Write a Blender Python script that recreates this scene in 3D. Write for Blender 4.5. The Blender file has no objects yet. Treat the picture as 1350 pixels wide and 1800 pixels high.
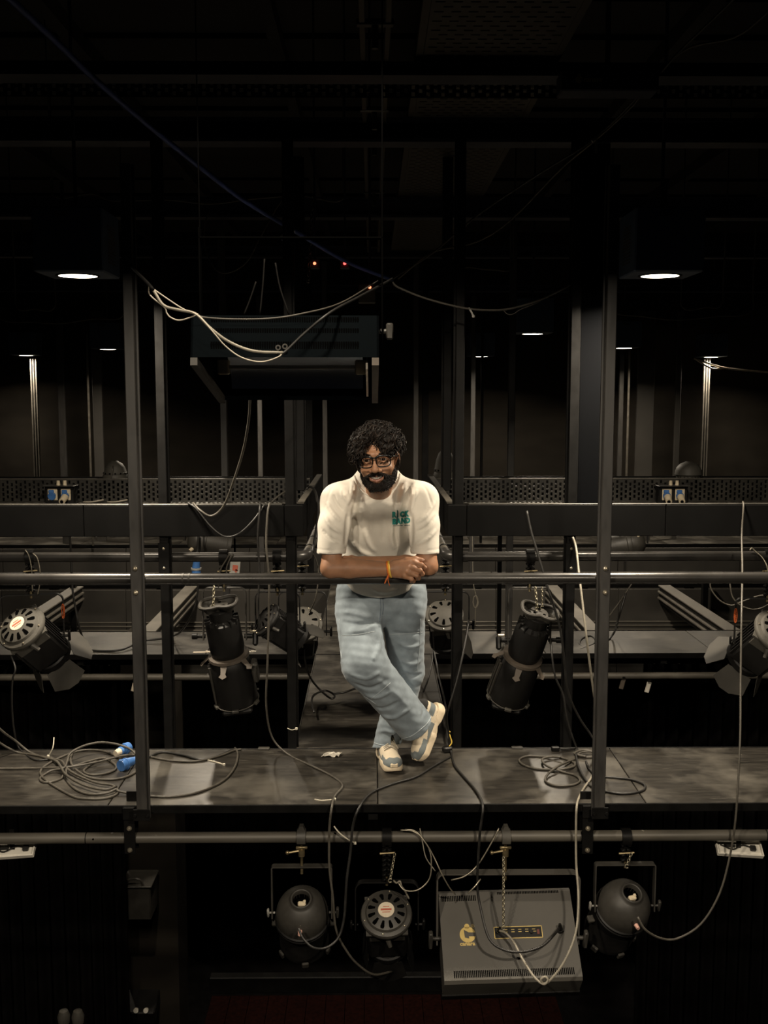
import bpy, math, random
import numpy as np
from mathutils import Matrix, Vector, Euler
from mathutils.bvhtree import BVHTree

random.seed(7)
SC = bpy.context.scene
COL = SC.collection
PI = math.pi

# ------------------------------------------------------------------ camera
CAM_Z, FPX = 1.72, 1845.0
PITCH, YAW = math.atan(205 / FPX), math.atan(20 / FPX)
cd = bpy.data.cameras.new('camera')
cam = bpy.data.objects.new('camera', cd)
COL.objects.link(cam)
cam.location = (0, 0, CAM_Z)
cam.rotation_euler = (PI / 2 - PITCH, 0, -YAW)
cd.sensor_fit = 'HORIZONTAL'
cd.sensor_width = 36.0
cd.lens = 36.0 * FPX / 1350.0
cd.clip_start = 0.05
SC.camera = cam

# ------------------------------------------------------------------ world, exposure, big lights
w = bpy.data.worlds.new('world')
SC.world = w
w.use_nodes = True
w.node_tree.nodes['Background'].inputs[0].default_value = (0.62, 0.72, 1.0, 1)
w.node_tree.nodes['Background'].inputs[1].default_value = 0.0022
vs = SC.view_settings
vs.view_transform = 'Standard'
vs.look = 'None'
vs.exposure = 0.0
vs.gamma = 1.0
vs.use_curve_mapping = False
WARM = (1.0, 0.86, 0.67)
LAMP_GAIN = 1.0


def lamp(name, loc, power, size=0.16, spread=130, rot=(0, 0, 0), color=WARM):
    d = bpy.data.lights.new(name, 'AREA')
    d.shape = 'DISK'
    d.size = size
    d.energy = power * LAMP_GAIN
    d.color = color
    d.spread = math.radians(spread)
    o = bpy.data.objects.new(name, d)
    o.location = loc
    o.rotation_euler = rot
    COL.objects.link(o)
    return o


# house lamps of the same grid that hang behind and above the photographer
lamp('house_lamp', (-1.30, 0.85, 2.26), 130, spread=178)
lamp('house_lamp', (1.30, 0.85, 2.26), 130, spread=178)
lamp('house_lamp', (-1.31, 8.55, 2.2), 55, spread=150)   # twin of the far downlight, hidden behind the hanging flood
sd_ = bpy.data.lights.new('work_lamp', 'SPOT')
sd_.energy = 120
sd_.color = WARM
sd_.spot_size = math.radians(74)
sd_.spot_blend = 0.35
sd_.shadow_soft_size = 0.05
so_ = bpy.data.objects.new('work_lamp', sd_)
so_.location = (-0.2, 2.62, 2.93)
so_.rotation_euler = Vector((0.2, 1.8, -2.3)).to_track_quat('-Z', 'Y').to_euler()
COL.objects.link(so_)

# ------------------------------------------------------------------ camera geometry helpers
_F = Vector((math.sin(YAW) * math.cos(PITCH), math.cos(YAW) * math.cos(PITCH), -math.sin(PITCH)))
_R = Vector((math.cos(YAW), -math.sin(YAW), 0))
_U = _R.cross(_F)


def ray(px, py):
    return _F + _R * ((px - 675) / FPX) + _U * ((900 - py) / FPX)


def P(px, py, Y):
    """world point at depth plane y = Y seen at photo pixel (px, py)"""
    d = ray(px, py)
    return Vector((0, 0, CAM_Z)) + d * (Y / d.y)


def G(px, py, z=0.0):
    """world point on the horizontal plane z seen at photo pixel"""
    d = ray(px, py)
    return Vector((0, 0, CAM_Z)) + d * ((z - CAM_Z) / d.z)


# ------------------------------------------------------------------ materials
MATS = {}


def mat(name, col, rough=0.5, metal=0.0, var=0.25, scale=9.0, bump=0.0, emit=None, estr=0.0, spec=0.5,
        trans=0.0, stretch=(1, 1, 1), rvar=0.15, dust=None, dustamt=0.0):
    m = bpy.data.materials.new(name)
    m.use_nodes = True
    nt = m.node_tree
    N, L = nt.nodes, nt.links
    b = N['Principled BSDF']
    b.inputs['Roughness'].default_value = rough
    b.inputs['Metallic'].default_value = metal
    b.inputs['Specular IOR Level'].default_value = spec
    tc = N.new('ShaderNodeTexCoord')
    mp = N.new('ShaderNodeMapping')
    mp.inputs['Scale'].default_value = stretch
    L.new(tc.outputs['Object'], mp.inputs['Vector'])
    nz = N.new('ShaderNodeTexNoise')
    nz.inputs['Scale'].default_value = scale
    nz.inputs['Detail'].default_value = 5
    L.new(mp.outputs[0], nz.inputs['Vector'])
    cr = N.new('ShaderNodeValToRGB')
    lo = tuple(c * (1 - var) for c in col[:3]) + (1,)
    hi = tuple(min(1, c * (1 + var)) for c in col[:3]) + (1,)
    cr.color_ramp.elements[0].color = lo
    cr.color_ramp.elements[1].color = hi
    cr.color_ramp.elements[0].position = 0.3
    cr.color_ramp.elements[1].position = 0.7
    L.new(nz.outputs['Fac'], cr.inputs['Fac'])
    out = cr.outputs[0]
    if dust:
        n2 = N.new('ShaderNodeTexNoise')
        n2.inputs['Scale'].default_value = scale * 0.35
        n2.inputs['Detail'].default_value = 8
        n2.inputs['Roughness'].default_value = 0.7
        L.new(mp.outputs[0], n2.inputs['Vector'])
        r2 = N.new('ShaderNodeValToRGB')
        r2.color_ramp.elements[0].position = 0.42
        r2.color_ramp.elements[1].position = 0.75
        r2.color_ramp.elements[0].color = (0, 0, 0, 1)
        r2.color_ramp.elements[1].color = (dustamt,) * 3 + (1,)
        L.new(n2.outputs['Fac'], r2.inputs['Fac'])
        mx = N.new('ShaderNodeMixRGB')
        mx.inputs['Color2'].default_value = tuple(dust) + (1,)
        L.new(r2.outputs[0], mx.inputs['Fac'])
        L.new(out, mx.inputs['Color1'])
        out = mx.outputs[0]
    L.new(out, b.inputs['Base Color'])
    if rvar:
        mr = N.new('ShaderNodeMapRange')
        mr.inputs['To Min'].default_value = max(0.02, rough - rvar)
        mr.inputs['To Max'].default_value = min(1, rough + rvar)
        L.new(nz.outputs['Fac'], mr.inputs['Value'])
        L.new(mr.outputs[0], b.inputs['Roughness'])
    if bump:
        bp = N.new('ShaderNodeBump')
        bp.inputs['Strength'].default_value = bump
        bp.inputs['Distance'].default_value = 0.004
        L.new(nz.outputs['Fac'], bp.inputs['Height'])
        L.new(bp.outputs[0], b.inputs['Normal'])
    if trans:
        b.inputs['Transmission Weight'].default_value = trans
    if emit:
        b.inputs['Emission Color'].default_value = tuple(emit) + (1,)
        b.inputs['Emission Strength'].default_value = estr
    MATS[name] = m
    return m


def deck_material():
    m = bpy.data.materials.new('deck_plywood')
    m.use_nodes = True
    N, L = m.node_tree.nodes, m.node_tree.links
    b = N['Principled BSDF']
    tc = N.new('ShaderNodeTexCoord')
    oi = N.new('ShaderNodeObjectInfo')
    ad = N.new('ShaderNodeVectorMath')
    L.new(tc.outputs['Object'], ad.inputs[0])
    L.new(oi.outputs['Random'], ad.inputs[1])
    mp = N.new('ShaderNodeMapping')
    mp.inputs['Scale'].default_value = (1.0, 5.0, 1.0)
    L.new(ad.outputs[0], mp.inputs['Vector'])

    def noise(sc, det, src, ro=0.6):
        n = N.new('ShaderNodeTexNoise')
        n.inputs['Scale'].default_value = sc
        n.inputs['Detail'].default_value = det
        n.inputs['Roughness'].default_value = ro
        L.new(src, n.inputs['Vector'])
        return n

    def ramp(src, p0, c0, p1, c1):
        r = N.new('ShaderNodeValToRGB')
        r.color_ramp.elements[0].position = p0
        r.color_ramp.elements[0].color = c0
        r.color_ramp.elements[1].position = p1
        r.color_ramp.elements[1].color = c1
        L.new(src, r.inputs['Fac'])
        return r
    grain = noise(6, 8, mp.outputs[0], 0.65)
    base = ramp(grain.outputs['Fac'], 0.3, (0.0075, 0.0067, 0.0058, 1), 0.68, (0.038, 0.034, 0.028, 1))
    blot = noise(3.2, 6, ad.outputs[0], 0.62)
    wear = ramp(blot.outputs['Fac'], 0.47, (0, 0, 0, 1), 0.66, (0.75, 0.75, 0.75, 1))
    mx = N.new('ShaderNodeMixRGB')
    mx.inputs['Color2'].default_value = (0.098, 0.090, 0.075, 1)
    L.new(wear.outputs[0], mx.inputs['Fac'])
    L.new(base.outputs[0], mx.inputs['Color1'])
    mp2 = N.new('ShaderNodeMapping')
    mp2.inputs['Rotation'].default_value = (0, 0, 0.5)
    mp2.inputs['Scale'].default_value = (3, 40, 1)
    L.new(ad.outputs[0], mp2.inputs['Vector'])
    scr = noise(3.0, 2, mp2.outputs[0], 0.5)
    sr = ramp(scr.outputs['Fac'], 0.66, (0, 0, 0, 1), 0.74, (0.22, 0.22, 0.22, 1))
    m2 = N.new('ShaderNodeMixRGB')
    m2.inputs['Color2'].default_value = (0.26, 0.24, 0.20, 1)
    L.new(sr.outputs[0], m2.inputs['Fac'])
    L.new(mx.outputs[0], m2.inputs['Color1'])
    L.new(m2.outputs[0], b.inputs['Base Color'])
    rr = N.new('ShaderNodeMapRange')
    rr.inputs['To Min'].default_value = 0.22
    rr.inputs['To Max'].default_value = 0.5
    L.new(blot.outputs['Fac'], rr.inputs['Value'])
    L.new(rr.outputs[0], b.inputs['Roughness'])
    bp = N.new('ShaderNodeBump')
    bp.inputs['Strength'].default_value = 0.25
    bp.inputs['Distance'].default_value = 0.003
    L.new(grain.outputs['Fac'], bp.inputs['Height'])
    L.new(bp.outputs[0], b.inputs['Normal'])
    MATS['deck'] = m


deck_material()
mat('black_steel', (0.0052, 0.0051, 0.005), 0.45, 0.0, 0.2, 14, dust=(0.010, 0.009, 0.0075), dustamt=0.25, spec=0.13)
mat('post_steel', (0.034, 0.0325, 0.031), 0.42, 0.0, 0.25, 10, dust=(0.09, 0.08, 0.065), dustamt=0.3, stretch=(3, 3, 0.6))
mat('rail_steel', (0.030, 0.028, 0.026), 0.33, 0.2, 0.2, 8, dust=(0.06, 0.055, 0.045), dustamt=0.3)
mat('pipe_steel', (0.075, 0.068, 0.056), 0.5, 0.1, 0.3, 7, dust=(0.13, 0.115, 0.09), dustamt=0.5, stretch=(0.6, 3, 3))
mat('box_black', (0.0036, 0.0035, 0.0034), 0.65, 0.0, 0.15, 4, spec=0.07)
mat('column_black', (0.0022, 0.0024, 0.0029), 0.8, 0.0, 0.1, 4, spec=0.03)
mat('tray_steel', (0.027, 0.0255, 0.0222), 0.45, 0.2, 0.2, 12, dust=(0.10, 0.09, 0.07), dustamt=0.4)
mat('bare_metal', (0.45, 0.41, 0.34), 0.35, 0.9, 0.2, 20)
mat('brass', (0.35, 0.28, 0.16), 0.4, 0.85, 0.3, 25)
mat('chain_steel', (0.42, 0.38, 0.28), 0.35, 0.8, 0.25, 40)
mat('bolt_metal', (0.62, 0.55, 0.42), 0.3, 0.85, 0.2, 50)
mat('fixture_black', (0.0055, 0.0052, 0.005), 0.5, 0.0, 0.25, 16, dust=(0.016, 0.0145, 0.012), dustamt=0.3, spec=0.3)
mat('fixture_grey', (0.034, 0.0315, 0.0275), 0.5, 0.0, 0.2, 14, dust=(0.10, 0.092, 0.075), dustamt=0.35)
mat('fixture_dusty', (0.050, 0.0465, 0.039), 0.62, 0.0, 0.2, 14, dust=(0.10, 0.092, 0.075), dustamt=0.4)
mat('flood_grey', (0.070, 0.065, 0.056), 0.5, 0.0, 0.08, 6, dust=(0.10, 0.092, 0.078), dustamt=0.3)
mat('barn_door', (0.048, 0.045, 0.039), 0.5, 0.2, 0.25, 9)
mat('dark_hole', (0.0018, 0.0018, 0.0018), 0.9, 0, 0, 1, rvar=0, spec=0)
mat('cable_black', (0.011, 0.0102, 0.009), 0.5, 0.0, 0.2, 30)
mat('cable_grey', (0.055, 0.049, 0.039), 0.55, 0.0, 0.2, 30)
mat('cable_pale', (0.22, 0.20, 0.158), 0.55, 0.0, 0.2, 30)
mat('cable_white', (0.40, 0.36, 0.29), 0.6, 0.0, 0.2, 30)
mat('wire_steel', (0.42, 0.38, 0.3), 0.35, 0.7, 0.2, 40)
mat('zip_tie', (0.60, 0.56, 0.46), 0.5, 0, 0.1, 20)
mat('blue_plastic', (0.055, 0.16, 0.42), 0.4, 0.0, 0.18, 18)
mat('blue_cable', (0.05, 0.08, 0.26), 0.5, 0.0, 0.25, 12)
mat('cream_plastic', (0.62, 0.53, 0.38), 0.5, 0.0, 0.12, 18)
mat('grey_plastic', (0.33, 0.32, 0.29), 0.5, 0, 0.12, 14)
mat('white_plastic', (0.62, 0.59, 0.52), 0.5, 0, 0.1, 12)
mat('pink_cap', (0.72, 0.42, 0.34), 0.5, 0, 0.1, 20)
mat('gold_print', (0.62, 0.46, 0.16), 0.45, 0.2, 0.1, 30)
mat('label_cream', (0.62, 0.54, 0.42), 0.6, 0, 0.08, 30)
mat('label_red', (0.42, 0.10, 0.06), 0.6, 0, 0.1, 30)
mat('thread_dark', (0.13, 0.03, 0.02), 0.6, 0, 0.1, 30)
mat('orange_mark', (0.75, 0.16, 0.04), 0.6, 0, 0.2, 40)
mat('wall_paint', (0.017, 0.0145, 0.0115), 0.9, 0, 0.35, 2.2, bump=0.15, spec=0.1, dust=(0.03, 0.026, 0.02), dustamt=0.3, stretch=(0.6, 1, 1.6))
mat('fascia_paint', (0.045, 0.041, 0.035), 0.7, 0, 0.22, 3, bump=0.1)
mat('joist_steel', (0.115, 0.105, 0.088), 0.5, 0.2, 0.2, 10)
mat('ceiling_paint', (0.030, 0.027, 0.024), 0.85, 0, 0.3, 3)
mat('ceiling_steel', (0.017, 0.019, 0.030), 0.5, 0, 0.2, 6)
mat('ceiling_tray', (0.055, 0.047, 0.035), 0.6, 0.2, 0.2, 8)
mat('downlight_navy', (0.04, 0.06, 0.095), 0.5, 0, 0.15, 6)
mat('curtain', (0.004, 0.0037, 0.0037), 0.95, 0, 0.3, 6, spec=0.0)
mat('red_wood', (0.0070, 0.0017, 0.0011), 0.8, 0, 0.4, 5, spec=0.03, stretch=(6, 6, 0.4))
mat('lens_glow', (1, 1, 1), 0.4, 0, 0, 1, emit=(1.0, 0.9, 0.72), estr=9.0, rvar=0)
mat('led_red', (0.6, 0.02, 0.02), 0.4, 0, 0, 1, emit=(1.0, 0.06, 0.05), estr=5.0, rvar=0)
mat('led_amber', (0.6, 0.2, 0.1), 0.4, 0, 0, 1, emit=(1.0, 0.22, 0.10), estr=3.0, rvar=0)
mat('reflector', (0.55, 0.60, 0.68), 0.45, 0.95, 0.05, 6)
mat('flood_teal', (0.0016, 0.0026, 0.0033), 0.85, 0.0, 0.12, 8, spec=0.03)
mat('cable_dim', (0.006, 0.0055, 0.005), 0.7, 0.0, 0.2, 30, spec=0.1)
mat('lamp_glass', (0.75, 0.8, 0.85), 0.08, 0, 0, 1, trans=1.0, rvar=0)
mat('foil', (0.62, 0.58, 0.5), 0.35, 0.4, 0.2, 20)
mat('tape_brown', (0.07, 0.056, 0.043), 0.6, 0, 0.2, 20)


# ------------------------------------------------------------------ mesh builder
class MB:
    def __init__(s, M=None):
        s.v, s.f = [], []
        s.M = M.copy() if M else Matrix.Identity(4)

    def add(s, vs, fs):
        n = len(s.v)
        M = s.M
        s.v += [tuple(M @ Vector(p)) for p in vs]
        s.f += [tuple(i + n for i in q) for q in fs]
        return s

    def box(s, c, d, ch=0.0, rot=None):
        """box at centre c with full sizes d; chamfered edges if ch"""
        hx, hy, hz = d[0] / 2, d[1] / 2, d[2] / 2
        ch = min(ch, hx * 0.9, hy * 0.9, hz * 0.9)
        R = rot or Matrix.Identity(4)
        c = Vector(c)
        if ch <= 0:
            vs = [(x, y, z) for x in (-hx, hx) for y in (-hy, hy) for z in (-hz, hz)]
            fs = [(0, 1, 3, 2), (4, 6, 7, 5), (0, 4, 5, 1), (2, 3, 7, 6), (0, 2, 6, 4), (1, 5, 7, 3)]
        else:
            vs, idx = [], {}
            for sx in (-1, 1):
                for sy in (-1, 1):
                    for sz in (-1, 1):
                        for a in range(3):
                            h = [hx - ch, hy - ch, hz - ch]
                            h[a] += ch
                            idx[(sx, sy, sz, a)] = len(vs)
                            vs.append((sx * h[0], sy * h[1], sz * h[2]))
            fs = []
            S = (-1, 1)
            for a in range(3):
                b, e = (a + 1) % 3, (a + 2) % 3
                for sa in S:
                    q = []
                    for sb, se in ((-1, -1), (1, -1), (1, 1), (-1, 1)):
                        k = [0, 0, 0]
                        k[a], k[b], k[e] = sa, sb, se
                        q.append(idx[(k[0], k[1], k[2], a)])
                    fs.append(tuple(q if sa > 0 else q[::-1]))
                for sb in S:
                    for se in S:
                        k0, k1 = [0, 0, 0], [0, 0, 0]
                        k0[a], k1[a] = -1, 1
                        k0[b] = k1[b] = sb
                        k0[e] = k1[e] = se
                        q = [idx[(*k0, b)], idx[(*k1, b)], idx[(*k1, e)], idx[(*k0, e)]]
                        fs.append(tuple(q if sb * se < 0 else q[::-1]))
            for sx in S:
                for sy in S:
                    for sz in S:
                        q = [idx[(sx, sy, sz, a)] for a in range(3)]
                        fs.append(tuple(q if sx * sy * sz > 0 else q[::-1]))
        return s.add([tuple(c + (R.to_3x3() @ Vector(p))) for p in vs], fs)

    def cyl(s, p0, p1, r0, r1=None, n=14, caps=True):
        r1 = r0 if r1 is None else r1
        p0, p1 = Vector(p0), Vector(p1)
        z = (p1 - p0).normalized()
        x = z.orthogonal().normalized()
        y = z.cross(x)
        vs = []
        for p, r in ((p0, r0), (p1, r1)):
            for i in range(n):
                a = 2 * PI * i / n
                vs.append(p + (x * math.cos(a) + y * math.sin(a)) * r)
        fs = [(i, (i + 1) % n, n + (i + 1) % n, n + i) for i in range(n)]
        if caps:
            fs += [tuple(range(n))[::-1], tuple(range(n, 2 * n))]
        return s.add(vs, fs)

    def lathe(s, prof, n=28, a0=0.0, a1=2 * PI):
        """profile [(r, z)] turned about local z"""
        full = abs(a1 - a0 - 2 * PI) < 1e-6
        m = n if full else n + 1
        vs, fs = [], []
        for r, z in prof:
            for i in range(m):
                a = a0 + (a1 - a0) * i / n
                vs.append((r * math.cos(a), r * math.sin(a), z))
        for j in range(len(prof) - 1):
            for i in range(n):
                k = (i + 1) % m
                fs.append((j * m + i, j * m + k, (j + 1) * m + k, (j + 1) * m + i))
        return s.add(vs, fs)

    def tube(s, pts, r, n=6, smooth=0, closed=False, cap=True):
        pts = [Vector(p) for p in pts]
        if smooth:
            pts = spline(pts, smooth, closed)
        m = len(pts)
        vs, fs = [], []
        ref = None
        for i, p in enumerate(pts):
            a = pts[i - 1] if (i > 0 or closed) else pts[i]
            b = pts[(i + 1) % m] if (i < m - 1 or closed) else pts[i]
            t = (b - a)
            t = t.normalized() if t.length > 1e-9 else Vector((0, 0, 1))
            if ref is None:
                ref = t.orthogonal().normalized()
            ref = ref - t * ref.dot(t)
            ref = ref.normalized() if ref.length > 1e-6 else t.orthogonal().normalized()
            bi = t.cross(ref)
            rr = r[i] if isinstance(r, (list, tuple)) else r
            for k in range(n):
                q = 2 * PI * k / n
                vs.append(p + (ref * math.cos(q) + bi * math.sin(q)) * rr)
        for i in range(m if closed else m - 1):
            j = (i + 1) % m
            for k in range(n):
                fs.append((i * n + k, i * n + (k + 1) % n, j * n + (k + 1) % n, j * n + k))
        if cap and not closed:
            fs += [tuple(range(n))[::-1], tuple(range((m - 1) * n, m * n))]
        return s.add(vs, fs)

    def prism(s, poly, h0, h1):
        """polygon [(x, y)] extruded along local z"""
        n = len(poly)
        vs = [(x, y, h0) for x, y in poly] + [(x, y, h1) for x, y in poly]
        fs = [tuple(range(n))[::-1], tuple(range(n, 2 * n))]
        fs += [(i, (i + 1) % n, n + (i + 1) % n, n + i) for i in range(n)]
        return s.add(vs, fs)

    def ball(s, c, r, n=10, m=7):
        c = Vector(c)
        rr = (r, r, r) if not isinstance(r, (tuple, list)) else r
        vs, fs = [], []
        for j in range(m + 1):
            t = PI * j / m
            for i in range(n):
                a = 2 * PI * i / n
                vs.append(c + Vector((rr[0] * math.sin(t) * math.cos(a), rr[1] * math.sin(t) * math.sin(a), rr[2] * math.cos(t))))
        for j in range(m):
            for i in range(n):
                fs.append((j * n + i, (j + 1) * n + i, (j + 1) * n + (i + 1) % n, j * n + (i + 1) % n))
        return s.add(vs, fs)

    def strip(s, pts, width, thick):
        """flat bar along points lying in local xz, width along local y"""
        n = len(pts)
        vs, fs = [], []
        for i, (x, z) in enumerate(pts):
            a = pts[max(0, i - 1)]
            b = pts[min(n - 1, i + 1)]
            tx, tz = b[0] - a[0], b[1] - a[1]
            l = math.hypot(tx, tz) or 1
            nx, nz = -tz / l * thick / 2, tx / l * thick / 2
            vs += [(x + nx, -width / 2, z + nz), (x + nx, width / 2, z + nz), (x - nx, width / 2, z - nz), (x - nx, -width / 2, z - nz)]
        for i in range(n - 1):
            for k in range(4):
                fs.append((i * 4 + k, i * 4 + (k + 1) % 4, i * 4 + 4 + (k + 1) % 4, i * 4 + 4 + k))
        fs += [(3, 2, 1, 0), tuple(range((n - 1) * 4, n * 4))]
        return s.add(vs, fs)


def spline(pts, k, closed=False):
    out = []
    n = len(pts)
    rng = range(n) if closed else range(n - 1)
    for i in rng:
        p0 = pts[i - 1] if (i > 0 or closed) else pts[0] * 2 - pts[1]
        p1, p2 = pts[i], pts[(i + 1) % n]
        p3 = pts[(i + 2) % n] if (i + 2 < n or closed) else p2 * 2 - p1
        for j in range(k):
            t = j / k
            out.append(0.5 * ((2 * p1) + (p2 - p0) * t + (2 * p0 - 5 * p1 + 4 * p2 - p3) * t * t + (3 * p1 - p0 - 3 * p2 + p3) * t ** 3))
    if not closed:
        out.append(pts[-1])
    return out


ROOT = {}


def mesh_obj(name, vs, fs, m, smooth=False):
    me = bpy.data.meshes.new(name)
    me.from_pydata([tuple(v) for v in vs], [], fs)
    me.validate()
    mm = MATS[m] if isinstance(m, str) else m
    if mm:
        me.materials.append(mm)
    if smooth:
        me.polygons.foreach_set('use_smooth', [True] * len(me.polygons))
        if smooth != 'all':
            try:
                me.set_sharp_from_angle(angle=math.radians(38))
            except Exception:
                pass
    me.update()
    o = bpy.data.objects.new(name, me)
    COL.objects.link(o)
    return o


def tag(o, label=None, cat=None, group=None, kind=None):
    if label:
        o['label'] = label
    if cat:
        o['category'] = cat
    if group:
        o['group'] = group
    if kind:
        o['kind'] = kind
    return o


def thing(name, label, cat, M=None, group=None, kind=None):
    """an Empty at the thing's base that parents its parts"""
    o = bpy.data.objects.new(name, None)
    COL.objects.link(o)
    M = M if isinstance(M, Matrix) else Matrix.Translation(Vector(M or (0, 0, 0)))
    o.matrix_world = M
    o.empty_display_size = 0.05
    ROOT[o.name] = M.copy()
    return tag(o, label, cat, group, kind)


def part(parent, name, mb, m, smooth=False, world=False, label=None, kind=None):
    M = ROOT[parent.name]
    vs = mb.v
    if world:
        I = M.inverted()
        vs = [I @ Vector(v) for v in vs]
    o = mesh_obj(name, vs, mb.f, m, smooth)
    o.parent = parent
    ROOT[o.name] = M.copy()
    if label:
        o['label'] = label
    if kind:
        o['kind'] = kind
    return o


def single(name, mb, m, label, cat, group=None, kind=None, smooth=False):
    """a thing that is one mesh; its origin goes to the middle of its base"""
    a = np.array(mb.v)
    lo, hi = a.min(0), a.max(0)
    c = Vector(((lo[0] + hi[0]) / 2, (lo[1] + hi[1]) / 2, lo[2]))
    o = mesh_obj(name, [Vector(v) - c for v in mb.v], mb.f, m, smooth)
    o.location = c
    ROOT[o.name] = Matrix.Translation(c)
    return tag(o, label, cat, group, kind)


def T(x, y=None, z=None):
    return Matrix.Translation(Vector((x, y, z)) if y is not None else Vector(x))


def RX(d):
    return Matrix.Rotation(math.radians(d), 4, 'X')


def RY(d):
    return Matrix.Rotation(math.radians(d), 4, 'Y')


def RZ(d):
    return Matrix.Rotation(math.radians(d), 4, 'Z')


_txt = {}


def text_faces(s, size=1.0, offset=0.0, align='CENTER', extrude=0.0, shear=0.0):
    """built-in font turned to mesh data (verts, faces) in local xy"""
    key = (s, size, offset, align, extrude)
    if key not in _txt:
        cu = bpy.data.curves.new('txt', 'FONT')
        cu.body = s
        cu.size = size
        cu.offset = offset
        cu.align_x = align
        cu.extrude = extrude
        cu.resolution_u = 4
        o = bpy.data.objects.new('txt', cu)
        COL.objects.link(o)
        dg = bpy.context.evaluated_depsgraph_get()
        me = o.evaluated_get(dg).to_mesh()
        _txt[key] = ([tuple(v.co) for v in me.vertices], [tuple(p.vertices) for p in me.polygons])
        o.evaluated_get(dg).to_mesh_clear()
        bpy.data.objects.remove(o)
        bpy.data.curves.remove(cu)
    return _txt[key]
# ================================================================== STRUCTURE
def struct(name, mb, m, label=None, smooth=False):
    o = single(name, mb, m, label, None, kind='structure', smooth=smooth)
    return o


FLOOR_Z = -4.2
fl = MB().box((0, 7, FLOOR_Z - 0.05), (15, 15, 0.1))
struct('floor', fl, 'curtain', 'black hall floor far below the catwalks')
struct('wall_back', MB().box((0, 13.95, -0.2), (15, 0.3, 8.2)), 'wall_paint', 'dark brown painted wall behind the last catwalk')
struct('wall_left', MB().box((-7.4, 7, -0.2), (0.2, 15, 8.2)), 'wall_paint', 'dark side wall of the hall')
struct('wall_right', MB().box((7.4, 7, -0.2), (0.2, 15, 8.2)), 'wall_paint', 'dark side wall of the hall, other side')
ce = thing('ceiling', 'dark ceiling with ribs above the lighting grid', None, (0, 7, 3.8), kind='structure')
part(ce, 'ceiling_slab', MB().box((0, 0, 0.1), (15, 15, 0.2)), 'ceiling_paint')
for i in range(-4, 5):
    part(ce, 'ceiling_rib', MB().box((i * 1.15 - 0.55, 0, -0.05), (0.07, 14, 0.1)), 'ceiling_paint')
for y in (4.2, 5.75, 6.35, 7.9, 8.6, 10.4, 11.2):
    part(ce, 'ceiling_joint', MB().box((0, y - 7, -0.012), (14, 0.025, 0.024)), 'dark_hole')

# steel cross beams under the ceiling (I sections)
for k, (Y, yt, yb) in enumerate(((4.15, 108, 132), (5.03, 206, 249), (6.97, 346, 382), (9.55, 432, 452), (12.1, 500, 512))):
    zt, zb = P(655, yt, Y).z, P(655, yb, Y).z
    m = MB()
    m.box((0, Y + 0.06, zb + 0.008), (13, 0.12, 0.016))
    m.box((0, Y + 0.06, zt - 0.008), (13, 0.12, 0.016))
    m.box((0, Y + 0.06, (zt + zb) / 2), (13, 0.02, zt - zb - 0.03))
    o = single('ceiling_beam', m, 'ceiling_steel', 'dark blue steel beam across the ceiling, number %s from the camera' % ['one', 'two', 'three', 'four', 'five'][k], 'beam', 'steel beams across the ceiling', kind='structure')

# ------------------------------------------------------------------ catwalk decks
SEAMS = [0.02 + 1.14 * i for i in range(-6, 7)]
ROWS = [(4.27, 4.99), (6.87, 7.56), (9.47, 10.17), (12.07, 12.77)]
XW = [2.3, 3.4, 4.5, 5.7]
rowname = ['under the leaning man', 'beyond the open well behind the man', 'third from the camera', 'fourth from the camera by the back wall']
for k, (y0, y1) in enumerate(ROWS):
    d = thing('catwalk_deck', 'cross catwalk of scuffed black plywood, ' + rowname[k], None, (0, (y0 + y1) / 2, 0), kind='structure')
    xs = [-XW[k]] + [s for s in SEAMS if abs(s) < XW[k] - 0.1] + [XW[k]]
    for a, b in zip(xs[:-1], xs[1:]):
        m = MB().box(((a + b) / 2, (y0 + y1) / 2, -0.009), (b - a - 0.004, y1 - y0 - 0.02, 0.018), 0.0025)
        part(d, 'deck_panel', m, 'deck', world=True)
    for yy, nm in ((y0 + 0.004, 'edge_angle'), (y1 - 0.004, 'edge_angle')):
        m = MB().box((0, yy, -0.016), (2 * XW[k], 0.008, 0.036), 0.002)
        s = 1 if yy < (y0 + y1) / 2 else -1
        m.box((0, yy + s * 0.02, -0.026), (2 * XW[k], 0.04, 0.008))
        part(d, nm, m, 'black_steel', world=True)
    m = MB()
    for x in [i * 0.98 for i in range(-int(XW[k] / 0.98), int(XW[k] / 0.98) + 1)]:
        m.box((x, (y0 + y1) / 2, -0.05), (0.04, y1 - y0 - 0.05, 0.05))
    part(d, 'deck_bearer', m, 'black_steel', world=True, kind='stuff')
    if k == 0:
        for px in (465, 908):
            p = G(px, 1313)
            part(d, 'hinge_plate', MB().box((p.x, y1 - 0.01, 0.004), (0.055, 0.03, 0.008), 0.002), 'tray_steel', world=True)
    if k == 1:
        part(d, 'fascia_channel', MB().box((0, y0 + 0.35, -0.13), (2 * XW[k], 0.05, 0.05), 0.004), 'black_steel', world=True)
CX0, CX1 = -0.385, 0.392
spans = [(4.99, 6.87), (7.56, 9.47), (10.17, 12.07)]
spanname = ['behind the man over the open well', 'between second and third cross catwalks', 'between third and fourth cross catwalks']
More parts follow.
